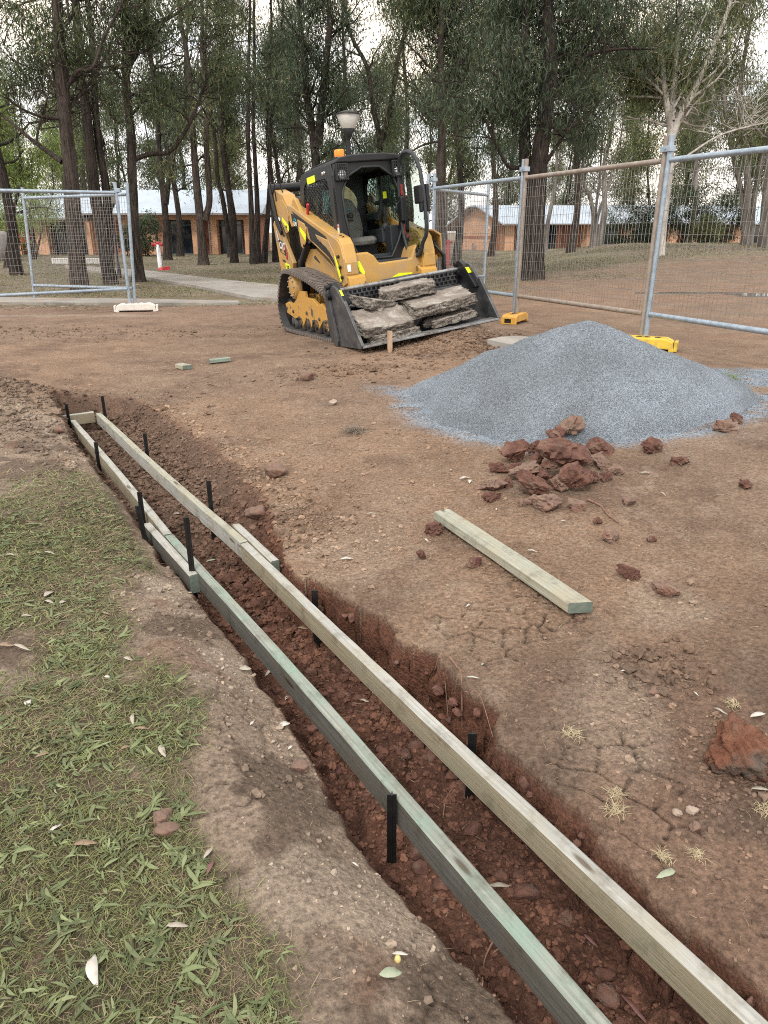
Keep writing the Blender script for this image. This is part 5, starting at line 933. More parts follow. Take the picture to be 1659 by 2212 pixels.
def right_building():
    Y = 57.0; k = 1/1534/1.07; X = lambda px, yy=Y: (px-829.5)*k*yy
    c = np.array([X(1090), Y]); l = np.array([X(984, 62.), 62.]); T = thing('brick_hall', 'orange brick building with a curved pale metal roof behind the right fence', 'building', (c[0], c[1], 0)); C = np.array([c[0], c[1]])
    dv = l-c; Lg = np.linalg.norm(dv); g = dv/Lg; ln = np.array([1.0, .04]); ln /= np.linalg.norm(ln); far = 24.0
    def Wp(u, v, z): q = g*u+ln*v; return (q[0], q[1], z)               # u along the gable, v along the long side
    ap = Lg*.50; hR, hL, hA = 2.25, 1.95, 3.35
    w = MB(); prof = [(0, -.4), (Lg, -.4), (Lg, hL), (ap, hA), (0, hR)]
    w.add([Wp(u, 0, z) for u, z in prof]+[Wp(u, far, z) for u, z in prof], [(0, 1, 2, 3, 4), (9, 8, 7, 6, 5), (1, 6, 7, 2), (5, 6, 1, 0)]); w.build('wall', M['render'], T)
    # recessed long side with piers
    b = MB(); b.add([Wp(.9, 0.02, -.4), Wp(.9, far, -.4), Wp(.9, far, 2.2), Wp(.9, .02, 2.2)], [(0, 1, 2, 3)]); b.build('wall', M['brick'], T)
    def blk(nm, u0, u1, v0, v1, z0, z1, m, par=T):
        mb = MB(); V = [Wp(u, v, z) for z in (z0, z1) for u, v in ((u0, v0), (u1, v0), (u1, v1), (u0, v1))]; mb.add(V, [(0, 1, 2, 3), (4, 5, 6, 7), (0, 1, 5, 4), (1, 2, 6, 5), (2, 3, 7, 6), (3, 0, 4, 7)]); return mb.build(nm, m, par)
    blk('pier', -.02, .6, 0, .7, -.4, 2.22, M['render']); blk('pier', .0, .5, 1.6, 2.1, -.4, 2.2, M['render'])
    for v in (6.2, 9.3, 12.6, 14.2, 17.6, 20.8, 23.2): blk('pier', .0, .5, v, v+.55, -.4, 2.2, M['render'])
    for v in (2.3, 7.0, 10.2, 14.9, 18.4): gl = blk('window', .82, .9, v, v+2.2, .1, 2.05, M['darkglass']); blk('frame', .78, .815, v+1.05, v+1.15, .1, 2.05, M['alu'], gl)
    for v in (4.9, 13.3): blk('door', .82, .9, v, v+.9, -.1, 1.95, M['door'])
    blk('porch_recess', .55, 1.5, -.03, -.005, -.1, 1.95, M['door'])
    bd = MB()
    for u0, u1 in ((1.52, Lg),): bd.add([Wp(u0, -.02, .92), Wp(u1, -.02, .92), Wp(u1, -.02, 1.12), Wp(u0, -.02, 1.12), Wp(u0, .05, .92), Wp(u1, .05, .92), Wp(u1, .05, 1.12), Wp(u0, .05, 1.12)], [(0, 1, 2, 3), (7, 6, 5, 4), (0, 4, 5, 1), (3, 2, 6, 7)])
    bd.build('brick_band', M['band'], T)
    mb = MB(); mb.tube([Wp(-.05, 1.2, 2.2), Wp(-.05, 1.2, 0)], .06, 8); mb.build('downpipe', M['gutter'], T); mb = MB(); q = Wp(3.2, -.3, 0); mb.box((q[0], q[1], .3), (.15, .15, .6)); mb.build('meter_post', M['gutter'], T)
    mb = MB(); q = Wp(1.8, -.03, 1.75); mb.box(q, (.18, .03, .28)); mb.build('notice', M['white'], T)
    n = 14; us = np.concatenate([np.linspace(-.75, ap-.9, 4), np.linspace(ap-.6, ap+.6, 7), np.linspace(ap+.9, Lg+.9, 5)])
    def zr(u): a = hR+(hA+.12-hR)*u/ap if u < ap else hL+(hA+.12-hL)*(Lg-u)/(Lg-ap); return a-.22*max(0, 1-abs(u-ap)/.75)**2+.06
    rf = MB(); V = []
    for v in (-.7, far+.5):
        for u_ in us: V.append(Wp(u_, v, zr(u_)))
    for v in (-.7, far+.5):
        for u_ in us: V.append(Wp(u_, v, zr(u_)-.10))
    m = len(us); F = [(i, i+1, m+i+1, m+i) for i in range(m-1)]; F2_ = [(2*m+i, 3*m+i, 3*m+i+1, 2*m+i+1) for i in range(m-1)]; E = [(i, 2*m+i, 2*m+i+1, i+1) for i in range(m-1)]+[(0, m, 3*m, 2*m), (m-1, 2*m-1, 4*m-1, 3*m-1)]
    rf.add(V, F+E, 0); rf.add(V, F2_, 1); rf.build('roof', [M['roof'], M['soffit']], T)
    mb = MB(); mb.tube([Wp(-.80, -.6, zr(-.75)-.06), Wp(-.80, far, zr(-.75)-.06)], .06, 6); mb.build('gutter', M['gutter'], T)
    # a second wing farther right
    T2 = thing('brick_wing', 'low brick wing with a pale roof half hidden by shrubs at the far right', 'building', (c[0]+far+1, Y+3, 0))
    w = MB(); w.box((8, 3, 1.0), (16, 6, 2.6)); w.build('wall', M['brick'], T2); q = MB(); q.add([(-.6, -.8, 2.3), (17, -.8, 2.3), (17, 3, 3.9), (-.6, 3, 3.9), (17, 7, 2.3), (-.6, 7, 2.3)], [(0, 1, 2, 3), (3, 2, 4, 5), (1, 4, 2), (0, 3, 5)]); q.build('roof', M['roof'], T2)
    for x in (0, 2.6, 5.4, 8.4, 11.4): q = MB(); q.box((x+.3, -.35, 1.0), (.5, .6, 2.5)); q.build('pier', M['render'], T2)
    for x in (1.0, 3.8, 6.6): q = MB(); q.box((x+.8, -.02, 1.0), (1.3, .06, 1.9)); q.build('window', M['darkglass'], T2)
right_building()
# ------------------------------------------------------------------ lamps, hydrants, other yard things
def street_lamp(p, h, label, s=1):
    T = thing('street_lamp', label, 'lamp', p, group='post-top lamps'); mb = MB(); mb.lathe([(.07, 0), (.07, .3), (.045, .34), (.038, h-.62*s), (0, h-.62*s)], (0, 0, 0), 16); mb.build('pole', M['black'], T)
    mb = MB(); mb.lathe([(.05*s, h-.66*s), (.06*s, h-.60*s), (.17*s, h-.42*s), (.165*s, h-.415*s)], (0, 0, 0), 28); mb.build('lamp_cup', M['black'], T)
    ms = mat('lamp_diffuser', (.40, .39, .365), (.46, .45, .42), .45); mb = MB(); mb.lathe([(.165*s, h-.42*s), (.315*s, h-.10*s), (.30*s, h-.09*s), (0, h-.08*s)], (0, 0, 0), 28); mb.build('lamp_shade', ms, T)
    mb = MB(); mb.lathe([(.33*s, h-.10*s), (.335*s, h-.08*s), (.2*s, h-.03*s), (.1*s, 0+h), (0, h)], (0, 0, 0), 28); mb.build('lamp_cap', M['black'], T)
street_lamp((-.80*1.0, 18.0, .15), 3.84, 'conical post-top lamp rising behind the loader cab', .86)
p = at_y(236, 425, 24); street_lamp((p[0], 24, .08), p[2]+.12, 'conical post-top lamp showing between the left fence post and the trunks', .95)
def hydrant(p, h, m, m2, label, base):
    T = thing('fire_hydrant', label, 'hydrant', p); mb = MB(); mb.lathe([(.085, 0), (.085, h-.12), (.07, h-.1), (.07, h), (0, h)], (0, 0, 0), 16); mb.build('standpipe', m, T)
    mb = MB(); mb.tube([(-.19, 0, h-.02), (.14, 0, h-.02)], .045, 12); mb.lathe([(0, -.03), (.075, -.03), (.075, .03), (0, .03)], (-.20, 0, h-.02), 14, 0, 0); mb.lathe([(0, -.03), (.06, -.03), (.06, .03), (0, .03)], (.15, 0, h-.02), 14, 0, 0); mb.lathe([(.08, 0), (.085, .03), (.05, .08), (0, .09)], (0, 0, h), 14); mb.build('valve_head', m2, T)
    if base: mb = MB(); mb.lathe([(.15, -.02), (.14, .05), (.09, .09), (0, .09)], (.08, -.1, 0), 12); mb.box((.30, -.15, .06), (.22, .15, .14), (0, 0, .4)); mb.build('base_cover', M['red'], T)
p = on_ground(347, 583); hydrant(p, .95, M['chrome'], M['red'], 'white hydrant standpipe with red valves beside the path', True)
p = at_y(967, 560, 31); hydrant((p[0], 31, gz(p[0], 31)), .98, M['red'], M['red'], 'red hydrant standpipe behind the right fence', False)
p = on_ground(177, 570); mb = MB(); mb.box((0, 0, .12), (2.6, .4, .24)); o = mb.build('white_bench', M['white'], None, .02); o.location = p; tag(o, 'low white block seat on the grass behind the left fence', 'seat')
p = on_ground(-8, 563); mb = MB(); mb.lathe([(0, 0), (.86, 0), (.9, .04), (.9, 1.2), (.6, 1.4), (0, 1.45)], (0, 0, 0), 28); o = mb.build('water_tank', M['gutter']); o.location = p; tag(o, 'round grey tank cut by the left edge of the view', 'tank')
# ------------------------------------------------------------------ trees
def bark(name, a, b, c, sc=3.0, st=(9, 9, .7), bump=1): return mat(name, a, b, .95, scale=sc, stretch=st, detail=8, bump=bump, bscale=3.5, bdist=.12, lo=.43, hi=.58, c3=c, s3=1.1, p3=(.5, .68), spec=.15)
M['bark_brown'] = bark('fissured_brown_bark', (.036, .029, .025), (.10, .08, .068), (.13, .11, .097)); M['bark_dark'] = bark('dark_ironbark', (.022, .019, .018), (.075, .062, .055), (.095, .072, .06))
M['bark_grey'] = bark('grey_bark', (.12, .11, .10), (.24, .22, .20), (.30, .28, .26), 2.0, (3, 3, .5), .4); M['bark_white'] = bark('smooth_white_bark', (.36, .34, .31), (.56, .53, .49), (.22, .19, .165), 1.6, (3, 3, .7), .3)
M['leaf'] = mat('gum_leaf', (.8, .8, .8), (1.2, 1.2, 1.2), .5, scale=.9, attr=True, trans=.36, spec=.4)
def sweep(P, R, n=10, seed=0, rough=.06):
    P = np.asarray(P, float); R = np.asarray(R, float); k = len(P); T = np.gradient(P, axis=0); T /= np.linalg.norm(T, axis=1)[:, None]+1e-9
    up = np.array([1., 0, 0]) if abs(T[0, 0]) < .8 else np.array([0, 1., 0]); V = []; a = np.linspace(0, 2*math.pi, n, endpoint=False)
    for i in range(k):
        up = up-T[i]*(up @ T[i]); up /= np.linalg.norm(up); w = np.cross(T[i], up)
        r = R[i]*(1+rough*2*(vn(a*2.2+seed, np.full(n, P[i, 2]*1.3), seed)-.5)); V.append(P[i]+(np.cos(a)*r)[:, None]*up+(np.sin(a)*r)[:, None]*w)
    V = np.concatenate(V); i = np.arange(k-1)[:, None]*n; j = np.arange(n)[None]; F = np.stack([i+j, i+(j+1) % n, i+n+(j+1) % n, i+n+j], -1).reshape(-1, 4)
    return V, F
def spline(P, m):
    P = np.asarray(P, float); Q = np.vstack([2*P[0]-P[1], P, 2*P[-1]-P[-2]]); out = []
    for i in range(1, len(Q)-2):
        for t in np.linspace(0, 1, m, endpoint=False): out.append(.5*(2*Q[i]+(Q[i+1]-Q[i-1])*t+(2*Q[i-1]-5*Q[i]+4*Q[i+1]-Q[i+2])*t*t+(-Q[i-1]+3*Q[i]-3*Q[i+1]+Q[i+2])*t**3))
    return np.array(out+[P[-1]])
def leaves(C, rng, per, spread, ln, wd, droop, cols, var=.5):
    """hanging narrow leaves round the cluster centres C"""
    n = len(C)*per; B = np.repeat(C, per, 0)+rng.normal(0, 1, (n, 3))*np.array([spread, spread, spread*.8]); L = rng.uniform(.6, 1.3, n)*ln; d = rng.normal(0, 1, (n, 3))*.62; d[:, 2] -= droop; d /= np.linalg.norm(d, axis=1)[:, None]
    w = np.cross(d, rng.normal(0, 1, (n, 3))); w /= np.linalg.norm(w, axis=1)[:, None]; w *= (rng.uniform(.7, 1.3, n)*wd*.5)[:, None]; bow = rng.normal(0, .12, (n, 3))*L[:, None]
    V = np.stack([B, B+d*(L*.45)[:, None]+w+bow, B+d*L[:, None], B+d*(L*.45)[:, None]-w+bow], 1).reshape(-1, 3); F = np.arange(4*n).reshape(-1, 4)
    tone = np.repeat(rng.uniform(1-var, 1+var, len(C)), per)*rng.uniform(.65, 1.4, n); k = rng.uniform(0, 1, n)[:, None]
    c = (np.array(cols[0])*(1-k)+np.array(cols[1])*k)*tone[:, None]; c = np.where((rng.uniform(0, 1, n) < .05)[:, None], np.array(cols[2])*tone[:, None], c); return V, F, np.repeat(c, 4, 0)
GREEN = ((.058, .082, .040), (.094, .120, .054), (.19, .16, .07)); DEEP = ((.044, .068, .042), (.070, .098, .054), (.13, .12, .06)); OLIVE = ((.088, .108, .043), (.132, .152, .064), (.23, .19, .075)); LIME = ((.15, .22, .05), (.24, .31, .09), (.28, .28, .09)); DARKG = ((.024, .044, .022), (.042, .066, .032), (.08, .09, .04))
def grow(rng, p, d, L, r, seg=6, wig=.22, rise=0.):
    P = [np.array(p, float)]; d = np.array(d, float)
    for i in range(seg): d = d+rng.normal(0, wig, 3); d[2] += rise; d /= np.linalg.norm(d); P.append(P[-1]+d*L/seg)
    return np.array(P), np.linspace(r, max(r*.25, .006), seg+1)
def tree(name, label, stems, H, r0, barkm, cols, seed, zc=2.5, nb=16, per=34, ln=.2, wd=.026, spread=.26, blen=2.2, limbs=(), group=None, lean=.25, droop=1.0, base_z=None, dense=1.0, rise=.06):
    """stems: polylines of world points from the ground up; each is carried on to height H and hung with branches and leaves"""
    rng = np.random.default_rng(seed); b = np.array(stems[0][0], float); b[2] = (gz(b[0], b[1]) if base_z is None else base_z)-.08
    WV, WF, C, off = [], [], [], 0; skel = []
    def addw(P, R, n, rough):
        nonlocal off
        V, F = sweep(P, R, n, int(rng.integers(999)), rough); WV.append(V); WF.append(F+off); off += len(V)
    for si, st in enumerate(stems):
        P = [np.array(q, float) for q in st]; P[0][2] = b[2] if si == 0 or np.linalg.norm(P[0][:2]-b[:2]) < .8 and P[0][2] < b[2]+.8 else P[0][2]
        while P[-1][2] < b[2]+H-.3: dz = min(1.5, b[2]+H-P[-1][2]); v = (P[-1]-P[-2]); v = v/max(abs(v[2]), .3)*.6; P.append(P[-1]+np.array([v[0]*.7+rng.normal(0, lean*.5), v[1]*.7+rng.normal(0, lean*.5), dz]))
        S = spline(P, 5); acc = np.r_[0, np.cumsum(np.linalg.norm(np.diff(S, axis=0), axis=1))]; t = acc/acc[-1]; rs = r0*(1 if si == 0 else .72)
        R = rs*(1-.86*t**.9)+.006; R[:4] *= np.array([1.32, 1.14, 1.05, 1.0])[:len(R[:4])]; addw(S, R, 14, .09); skel.append((S, R))
    for lm in limbs:                                                    # limbs drawn as they run: (points, radius, leafy)
        P = spline(lm[0], 5); R = np.linspace(lm[1], lm[1]*.3, len(P)); addw(P, R, 9, .1)
        if lm[2]: skel.append((P, R))
    for S, R in skel:
        zs = S[:, 2]-b[2]; cand = np.where((zs > zc) & (R < r0*.92))[0]
        if not len(cand): continue
        for _ in range(int(nb*(1 if len(cand) > 6 else .5))):
            i = int(rng.choice(cand)); az = rng.uniform(0, 2*math.pi); az = -az if math.sin(az) < -.3 and rng.uniform() < .8 else az; el = rng.uniform(.1, .9); d = np.array([math.cos(az)*math.cos(el), math.sin(az)*math.cos(el), math.sin(el)])
            L = blen*rng.uniform(.5, 1.25)*(1-.35*zs[i]/H); P, Rb = grow(rng, S[i], d, L, min(R[i]*.5, .05), 6, .24, rise); addw(P, Rb, 6, .05)
            for _ in range(4):
                j = int(rng.integers(2, 7)); d2 = P[min(j, 6)]-P[j-1]; d2 = d2/np.linalg.norm(d2)+rng.normal(0, .65, 3); d2 /= np.linalg.norm(d2); Q, Rq = grow(rng, P[j], d2, L*rng.uniform(.25, .55), .015, 4, .3, .0); addw(Q, Rq, 4, 0)
                C += [Q[k] for k in (1, 2, 3, 4)]
            C += [P[5], P[6]]
    T = thing(name, label, 'tree', tuple(b), group=group); mesh_np('trunk', np.concatenate(WV)-b, np.concatenate(WF), barkm, T, True)
    C = np.array(C); C = C[(rng.uniform(0, 1, len(C)) < dense*1.0) & (fbm(C[:, 0]+C[:, 1]*.8, C[:, 2]+C[:, 1]*.4, .62, 2, seed+5) > .455)]; V, F, c = leaves(C, rng, max(8, int(per*.86)), spread, ln, wd, droop, cols); mesh_np('crown', V-b, F, M['leaf'], T, False, c); return T
def px_path(Y, pts, jit=0): return [at_y(a, b, Y+jit*i) for i, (a, b) in enumerate(pts)]
h = lambda pts: [(a/2, b/2) for a, b in pts]                            # from the half-frame reading at left
g = lambda pts: [(829.5+a/2, b/2) for a, b in pts]                      # ... and at right
def limb(Y, pts, r, leafy=True, d=.5): return (px_path(Y, pts, d), r, leafy)
tree('gum_tree', 'thick brown-barked trunk behind the left fence panel with a bare grey limb on its left', [px_path(18.1, h([(348, 1262), (322, 1000), (305, 750), (285, 550), (265, 300), (245, 0)]))], 11, .205, M['bark_brown'], GREEN, 1, 3.6, 22, 34, blen=2.0,
     limbs=[limb(18.1, h([(268, 700), (150, 615), (60, 540), (-40, 460)]), .06, False, .15), limb(18.1, h([(155, 618), (175, 520), (200, 440), (180, 370)]), .03, True, .1), limb(18.1, h([(272, 420), (330, 310), (400, 290), (450, 160), (520, 30), (560, -60)]), .05, True, -.1)], ln=.17, wd=.022)
tree('gum_tree', 'dark twin-stemmed trunk just right of the thick brown trunk', [px_path(21.4, h([(478, 1216), (440, 1000), (405, 800), (380, 550), (350, 300), (325, 0)])), px_path(21.6, h([(470, 1210), (462, 850), (430, 650), (412, 480), (400, 200)]))], 12, .18, M['bark_dark'], GREEN, 2, 4, 16, 34, blen=2.1)
tree('gum_tree', 'grey-brown trunk right of the left fence post with one long level limb', [px_path(22.4, h([(600, 1217), (580, 1000), (572, 800), (566, 600), (545, 350), (540, 60)]))], 12, .17, M['bark_brown'], GREEN, 3, 4.2, 18, 34, blen=2.2, limbs=[limb(22.4, h([(572, 690), (650, 665), (740, 650), (820, 530), (880, 380), (930, 250)]), .075, True, .1), limb(22.4, h([(545, 300), (640, 140), (760, 60), (860, -20)]), .07, True, .2)])
tree('gum_tree', 'forked dark trunk in front of the brick building between the grey-brown trunk and the hydrant', [px_path(39, h([(725, 1122), (712, 900), (692, 720), (682, 550), (660, 300)])), px_path(39, h([(712, 880), (740, 720), (770, 560), (800, 400)]))], 14, .19, M['bark_dark'], DEEP, 4, 4.5, 15, 34, .26, .034, .36, 3.0)
tree('gum_tree', 'stout brown trunk before the first dark window with a side fork', [px_path(33.5, h([(880, 1140), (865, 950), (850, 800), (835, 600), (815, 300)])), px_path(33.6, h([(885, 950), (905, 870), (900, 760), (890, 600)]))], 13, .20, M['bark_brown'], OLIVE, 5, 4.5, 15, 34, .24, .03, .34, 2.8)
tree('gum_tree', 'leaning dark pair of stems before the second dark window', [px_path(36, h([(1012, 1130), (1008, 950), (985, 800), (965, 600), (950, 300)])), px_path(36.1, h([(1008, 1060), (985, 1000), (962, 860), (940, 760)]))], 13, .17, M['bark_dark'], DEEP, 6, 4.5, 13, 34, .26, .034, .36, 2.8)
for i, (pts, lab) in enumerate(((((1092, 1132), (1085, 900), (1072, 600), (1075, 250), (1080, 0)), 'leftmost of the slim straight stems at the end of the brick building'), (((1115, 1132), (1110, 850), (1095, 550), (1100, 250)), 'middle slim dark stem at the end of the brick building'), (((1138, 1120), (1165, 800), (1155, 500), (1172, 150)), 'slim stem leaning right at the end of the brick building'), (((1190, 1122), (1178, 850), (1165, 600), (1200, 300)), 'dark trunk hard behind the rear of the loader'))):
    tree('slim_tree', lab, [px_path(34.2+i*.8, h(pts))], 13.5, .13, M['bark_dark'], GREEN, 10+i, 6, 11, 30, .24, .03, .32, 1.9, group='slim stems behind the loader tail')
tree('gum_tree', 'dense dark crowned tree straight behind the lamp', [px_path(29, h([(1378, 1060), (1365, 700), (1345, 540), (1318, 330), (1298, 100)])), px_path(29, h([(1370, 640), (1395, 420), (1410, 250), (1425, 80)]))], 12, .22, M['bark_dark'], DEEP, 20, 3.2, 24, 36, .22, .028, .34, 2.7)
tree('gum_tree', 'open branched tree right of the lamp against bright sky', [px_path(33, h([(1665, 1080), (1645, 650), (1615, 480), (1590, 300), (1520, 160), (1490, 20)])), px_path(33, h([(1640, 640), (1690, 450), (1720, 250), (1770, 60)]))], 12.5, .17, M['bark_dark'], GREEN, 21, 5, 14, 32, .24, .03, .32, 2.4)
tree('gum_tree', 'straight dark trunk behind the first right fence post', [px_path(25.7, g([(242, 1165), (243, 800), (252, 500), (245, 200), (250, 0)]))], 11.5, .19, M['bark_brown'], GREEN, 22, 3.4, 20, 34, .2, .026, .3, 2.4, limbs=[limb(25.7, g([(255, 400), (330, 290), (420, 200), (440, 90)]), .05), limb(25.7, g([(245, 160), (180, 60), (120, 0), (70, -80)]), .05), limb(25.7, g([(262, 90), (330, 80), (400, 130), (470, 190), (560, 245)]), .05)])
tree('gum_tree', 'massive dark leaning trunk with heavy limbs behind the middle fence panel', [px_path(20.5, g([(640, 1192), (655, 900), (672, 700), (695, 500), (722, 260), (705, 0)])), px_path(20.8, g([(625, 1150), (612, 750), (605, 500), (610, 200), (616, 0)]))], 10.5, .30, M['bark_dark'], DEEP, 23, 3.4, 13, 30, .22, .024, .34, 2.6, droop=1.2, dense=.8,
     limbs=[limb(20.5, g([(690, 420), (760, 350), (830, 280), (890, 180), (950, 60)]), .075), limb(20.5, g([(700, 330), (684, 220), (690, 90), (700, -20)]), .06, True, .2), limb(20.5, g([(830, 280), (900, 230), (980, 215), (1080, 210), (1180, 215)]), .05, True, -.2), limb(20.7, g([(612, 720), (540, 720), (480, 620), (440, 520), (370, 430)]), .055, True, -.2), limb(20.5, g([(665, 760), (740, 640), (800, 560), (900, 480)]), .06, True, -.3)])
tree('white_gum', 'pale smooth-barked gum rising behind the tallest fence post', [px_path(26.5, g([(1198, 1020), (1225, 800), (1240, 600), (1225, 470), (1205, 300), (1196, 120)])), px_path(26.5, g([(1238, 600), (1290, 480), (1350, 370), (1425, 200), (1480, 60)])), px_path(26.6, g([(1236, 520), (1250, 380), (1262, 240), (1275, 80)]))], 10.5, .155, M['bark_white'], OLIVE, 24, 4.0, 34, 34, .19, .026, .34, 2.4, base_z=.62, dense=1.2, limbs=[limb(26.5, g([(1208, 410), (1150, 350), (1080, 300), (1000, 275)]), .04, True, .1), limb(26.5, g([(1245, 720), (1330, 660), (1440, 590), (1560, 550), (1660, 530)]), .04, True, -.1)])
tree('grey_gum', 'clump of grey stems before the far right wing', [px_path(33, g([(1560, 1058), (1572, 850), (1560, 650), (1540, 400)])), px_path(33, g([(1580, 1058), (1600, 850), (1640, 650), (1660, 450)])), px_path(33.2, g([(1568, 1058), (1545, 840), (1500, 640), (1470, 420)]))], 11, .17, M['bark_grey'], OLIVE, 25, 3.5, 13, 34, .23, .03, .34, 2.5, base_z=.85)
tree('grey_gum', 'grey trunk cut by the right edge beyond the fence', [px_path(31, g([(1640, 1060), (1650, 850), (1670, 600), (1680, 300)]))], 11, .18, M['bark_grey'], OLIVE, 26, 3.5, 18, 34, .23, .03, .34, 2.6, base_z=.9)
tree('young_gum', 'small pale many-stemmed gum before the long side of the right building', [px_path(38, g([(900, 1062), (905, 950), (890, 850), (860, 780)])), px_path(38, g([(905, 1060), (925, 930), (960, 830), (990, 720)])), px_path(38.1, g([(902, 1060), (915, 900), (930, 800)]))], 6.5, .13, M['bark_grey'], OLIVE, 27, 2.2, 11, 26, .24, .03, .34, 2.0, base_z=.75)
tree('young_gum', 'pale leaning stem beside the massive dark trunk', [px_path(37, g([(695, 1062), (705, 980), (725, 880), (745, 760)]))], 7, .12, M['bark_grey'], GREEN, 28, 3, 10, 26, .24, .03, .34, 2.0, base_z=.55)
tree('young_tree', 'small twin-stemmed dark tree at the left edge behind the fence', [px_path(31, h([(30, 1160), (42, 1020), (60, 900), (90, 760)])), px_path(31, h([(62, 1165), (50, 1020), (30, 880), (10, 740)]))], 6.0, .11, M['bark_dark'], LIME, 29, 2.0, 13, 34, .2, .032, .34, 1.9)
tree('young_tree', 'thin-stemmed shrubby tree by the hose reel', [px_path(40, h([(148, 1140), (142, 1000), (130, 900), (160, 780)])), px_path(40, h([(150, 1130), (190, 960), (230, 830)]))], 5.5, .08, M['bark_brown'], LIME, 30, 1.9, 9, 26, .2, .03, .34, 1.8)
for i, (px, Y, H, lab, cols, bm) in enumerate(((30, 26, 11, 'bushy tree hanging over the left edge of the view', GREEN, 'bark_dark'), (-70, 20, 11, 'tree beyond the left edge whose boughs hang into view', OLIVE, 'bark_brown'), (390, 45, 13, 'tall tree standing behind the roof of the left building near its middle', DEEP, 'bark_dark'), (205, 57, 14, 'broad tree rising behind the left end of the brick building', GREEN, 'bark_dark'), (500, 43.5, 9, 'low green tree shading the windows of the left building', OLIVE, 'bark_brown'),
                                                    (760, 37, 12, 'dark tree left of the lamp post', DEEP, 'bark_dark'), (880, 41, 13, 'dark tree between the lamp and the open cab door', GREEN, 'bark_dark'), (1060, 44, 13, 'tree behind the near corner of the right building', DEEP, 'bark_brown'), (1290, 46, 12, 'tree rising behind the ridge of the right building', OLIVE, 'bark_grey'), (1480, 44, 12, 'tree behind the tall shrubs at the right', GREEN, 'bark_grey'), (1720, 25, 11, 'tree beyond the right edge whose crown hangs into view', OLIVE, 'bark_grey'), (660, 48, 13, 'tall tree far behind the loader tail', GREEN, 'bark_dark'), (610, 41, 8.5, 'low tree with hanging boughs left of the loader cab', DEEP, 'bark_dark'), (985, 33, 8, 'low leafy tree behind the open cab door', GREEN, 'bark_dark'), (1230, 36, 8, 'low leafy tree right of the massive dark trunk', DEEP, 'bark_brown'), (830, 46, 9, 'dark low tree filling the gap behind the cab', DEEP, 'bark_dark'))):
    p = at_y(px, 560, Y); q = np.array([p[0], Y, 0]); tree('gum_tree', lab, [[q, q+np.array([.15, 0, 2.5]), q+np.array([-.1, .2, 5])]], H, .19, M[bm], cols, 60+i, 3.3, 18, 32, .16+Y*.0024, .018+Y*.0004, .2+Y*.004, 2.6)
def shrub(label, px, py, Y, rx, hh, cols, seed, z=None, n=90):
    rng = np.random.default_rng(seed); p = at_y(px, py, Y); z = gz(p[0], Y) if z is None else z; T = thing('shrub', label, 'shrub', (p[0], Y, z)); C = rng.normal(0, 1, (n, 3)); C /= np.linalg.norm(C, axis=1)[:, None]; C *= (rng.uniform(.2, 1, n)**.5)[:, None]; lob = .75+.5*vn(np.arctan2(C[:, 1], C[:, 0])*1.6+seed, C[:, 2]*2, seed)
    C = C*lob[:, None]*np.array([rx, rx*.8, hh*.5])+np.array([0, 0, hh*.55]); V, F, c = leaves(C, rng, 46, .17, .15, .045, .5, cols); mb = MB()
    for k in range(7): e = C[int(rng.integers(n))]; mb.tube([(rng.normal(0, .08), rng.normal(0, .08), -.05), tuple(e*.4), tuple(e*.9)], [.03, .02, .008], 6)
    mb.build('stems', M['bark_dark'], T); mesh_np('crown', V, F, M['leaf'], T, False, c)
shrub('dark rounded shrub against the long side of the right building', 1350, 540, 46, 1.5, 2.8, DARKG, 1, .45, 110); shrub('tall dark bush left of the pale gum behind the fence', 1405, 540, 45, 1.1, 2.6, DARKG, 2, .6); shrub('broad dark bush in the middle of the right fence panel', 1478, 535, 44, 1.7, 3.1, DARKG, 3, .75, 130); shrub('dark bush at the right of the broad one, lower', 1555, 538, 44, 1.5, 2.5, DARKG, 4, .75, 110); shrub('light green bush at the foot of the broad dark one', 1520, 540, 42, .8, 1.5, OLIVE, 5, .8, 60)
shrub('green shrub before the brick pier of the left building', 318, 553, 45, 1.0, 2.3, DEEP, 6, None, 80); shrub('bright green leafy shrub at the far left behind the fence', 40, 560, 44, 2.4, 4.2, LIME, 7, None, 160); shrub('dark shrub between the two wings of the left building', 285, 553, 46.5, .8, 1.7, DARKG, 8, None, 60)
# far stand: three grown trees, copied
def far_stand():
    rng = np.random.default_rng(5); src = []
    for k in range(3):
        q = np.array([0, 70.0+k, 0]); src.append(tree('far_tree', 'slender dark tree in the far stand behind the brick buildings', [[q, q+np.array([.3, 0, 3]), q+np.array([-.2, .3, 6.5])]], 13+k, .2, M['bark_dark'], (DEEP, GREEN, OLIVE)[k], 90+k, 2.4, 30, 32, .36, .065, .55, 3.0, group='trees of the far stand', base_z=0, dense=1.25))
    spots = [(x+rng.uniform(-1.3, 1.3), y+rng.uniform(-3, 3)) for y in (66, 78, 94) for x in np.arange(-.62*y, .62*y, 5.6 if y < 80 else 6.6)]
    for i, (x, y) in enumerate(spots):
        if i < 3: o = src[i]
        else:
            s_ = src[int(rng.integers(3))]; o = s_.copy(); COL.objects.link(o)
            for ch in s_.children: c = ch.copy(); COL.objects.link(c); c.parent = o
        sc = rng.uniform(.8, 1.2); o.location = (x, y, 0); o.rotation_euler = (0, 0, rng.uniform(0, 6.28)); o.scale = (sc, sc, sc)
far_stand()
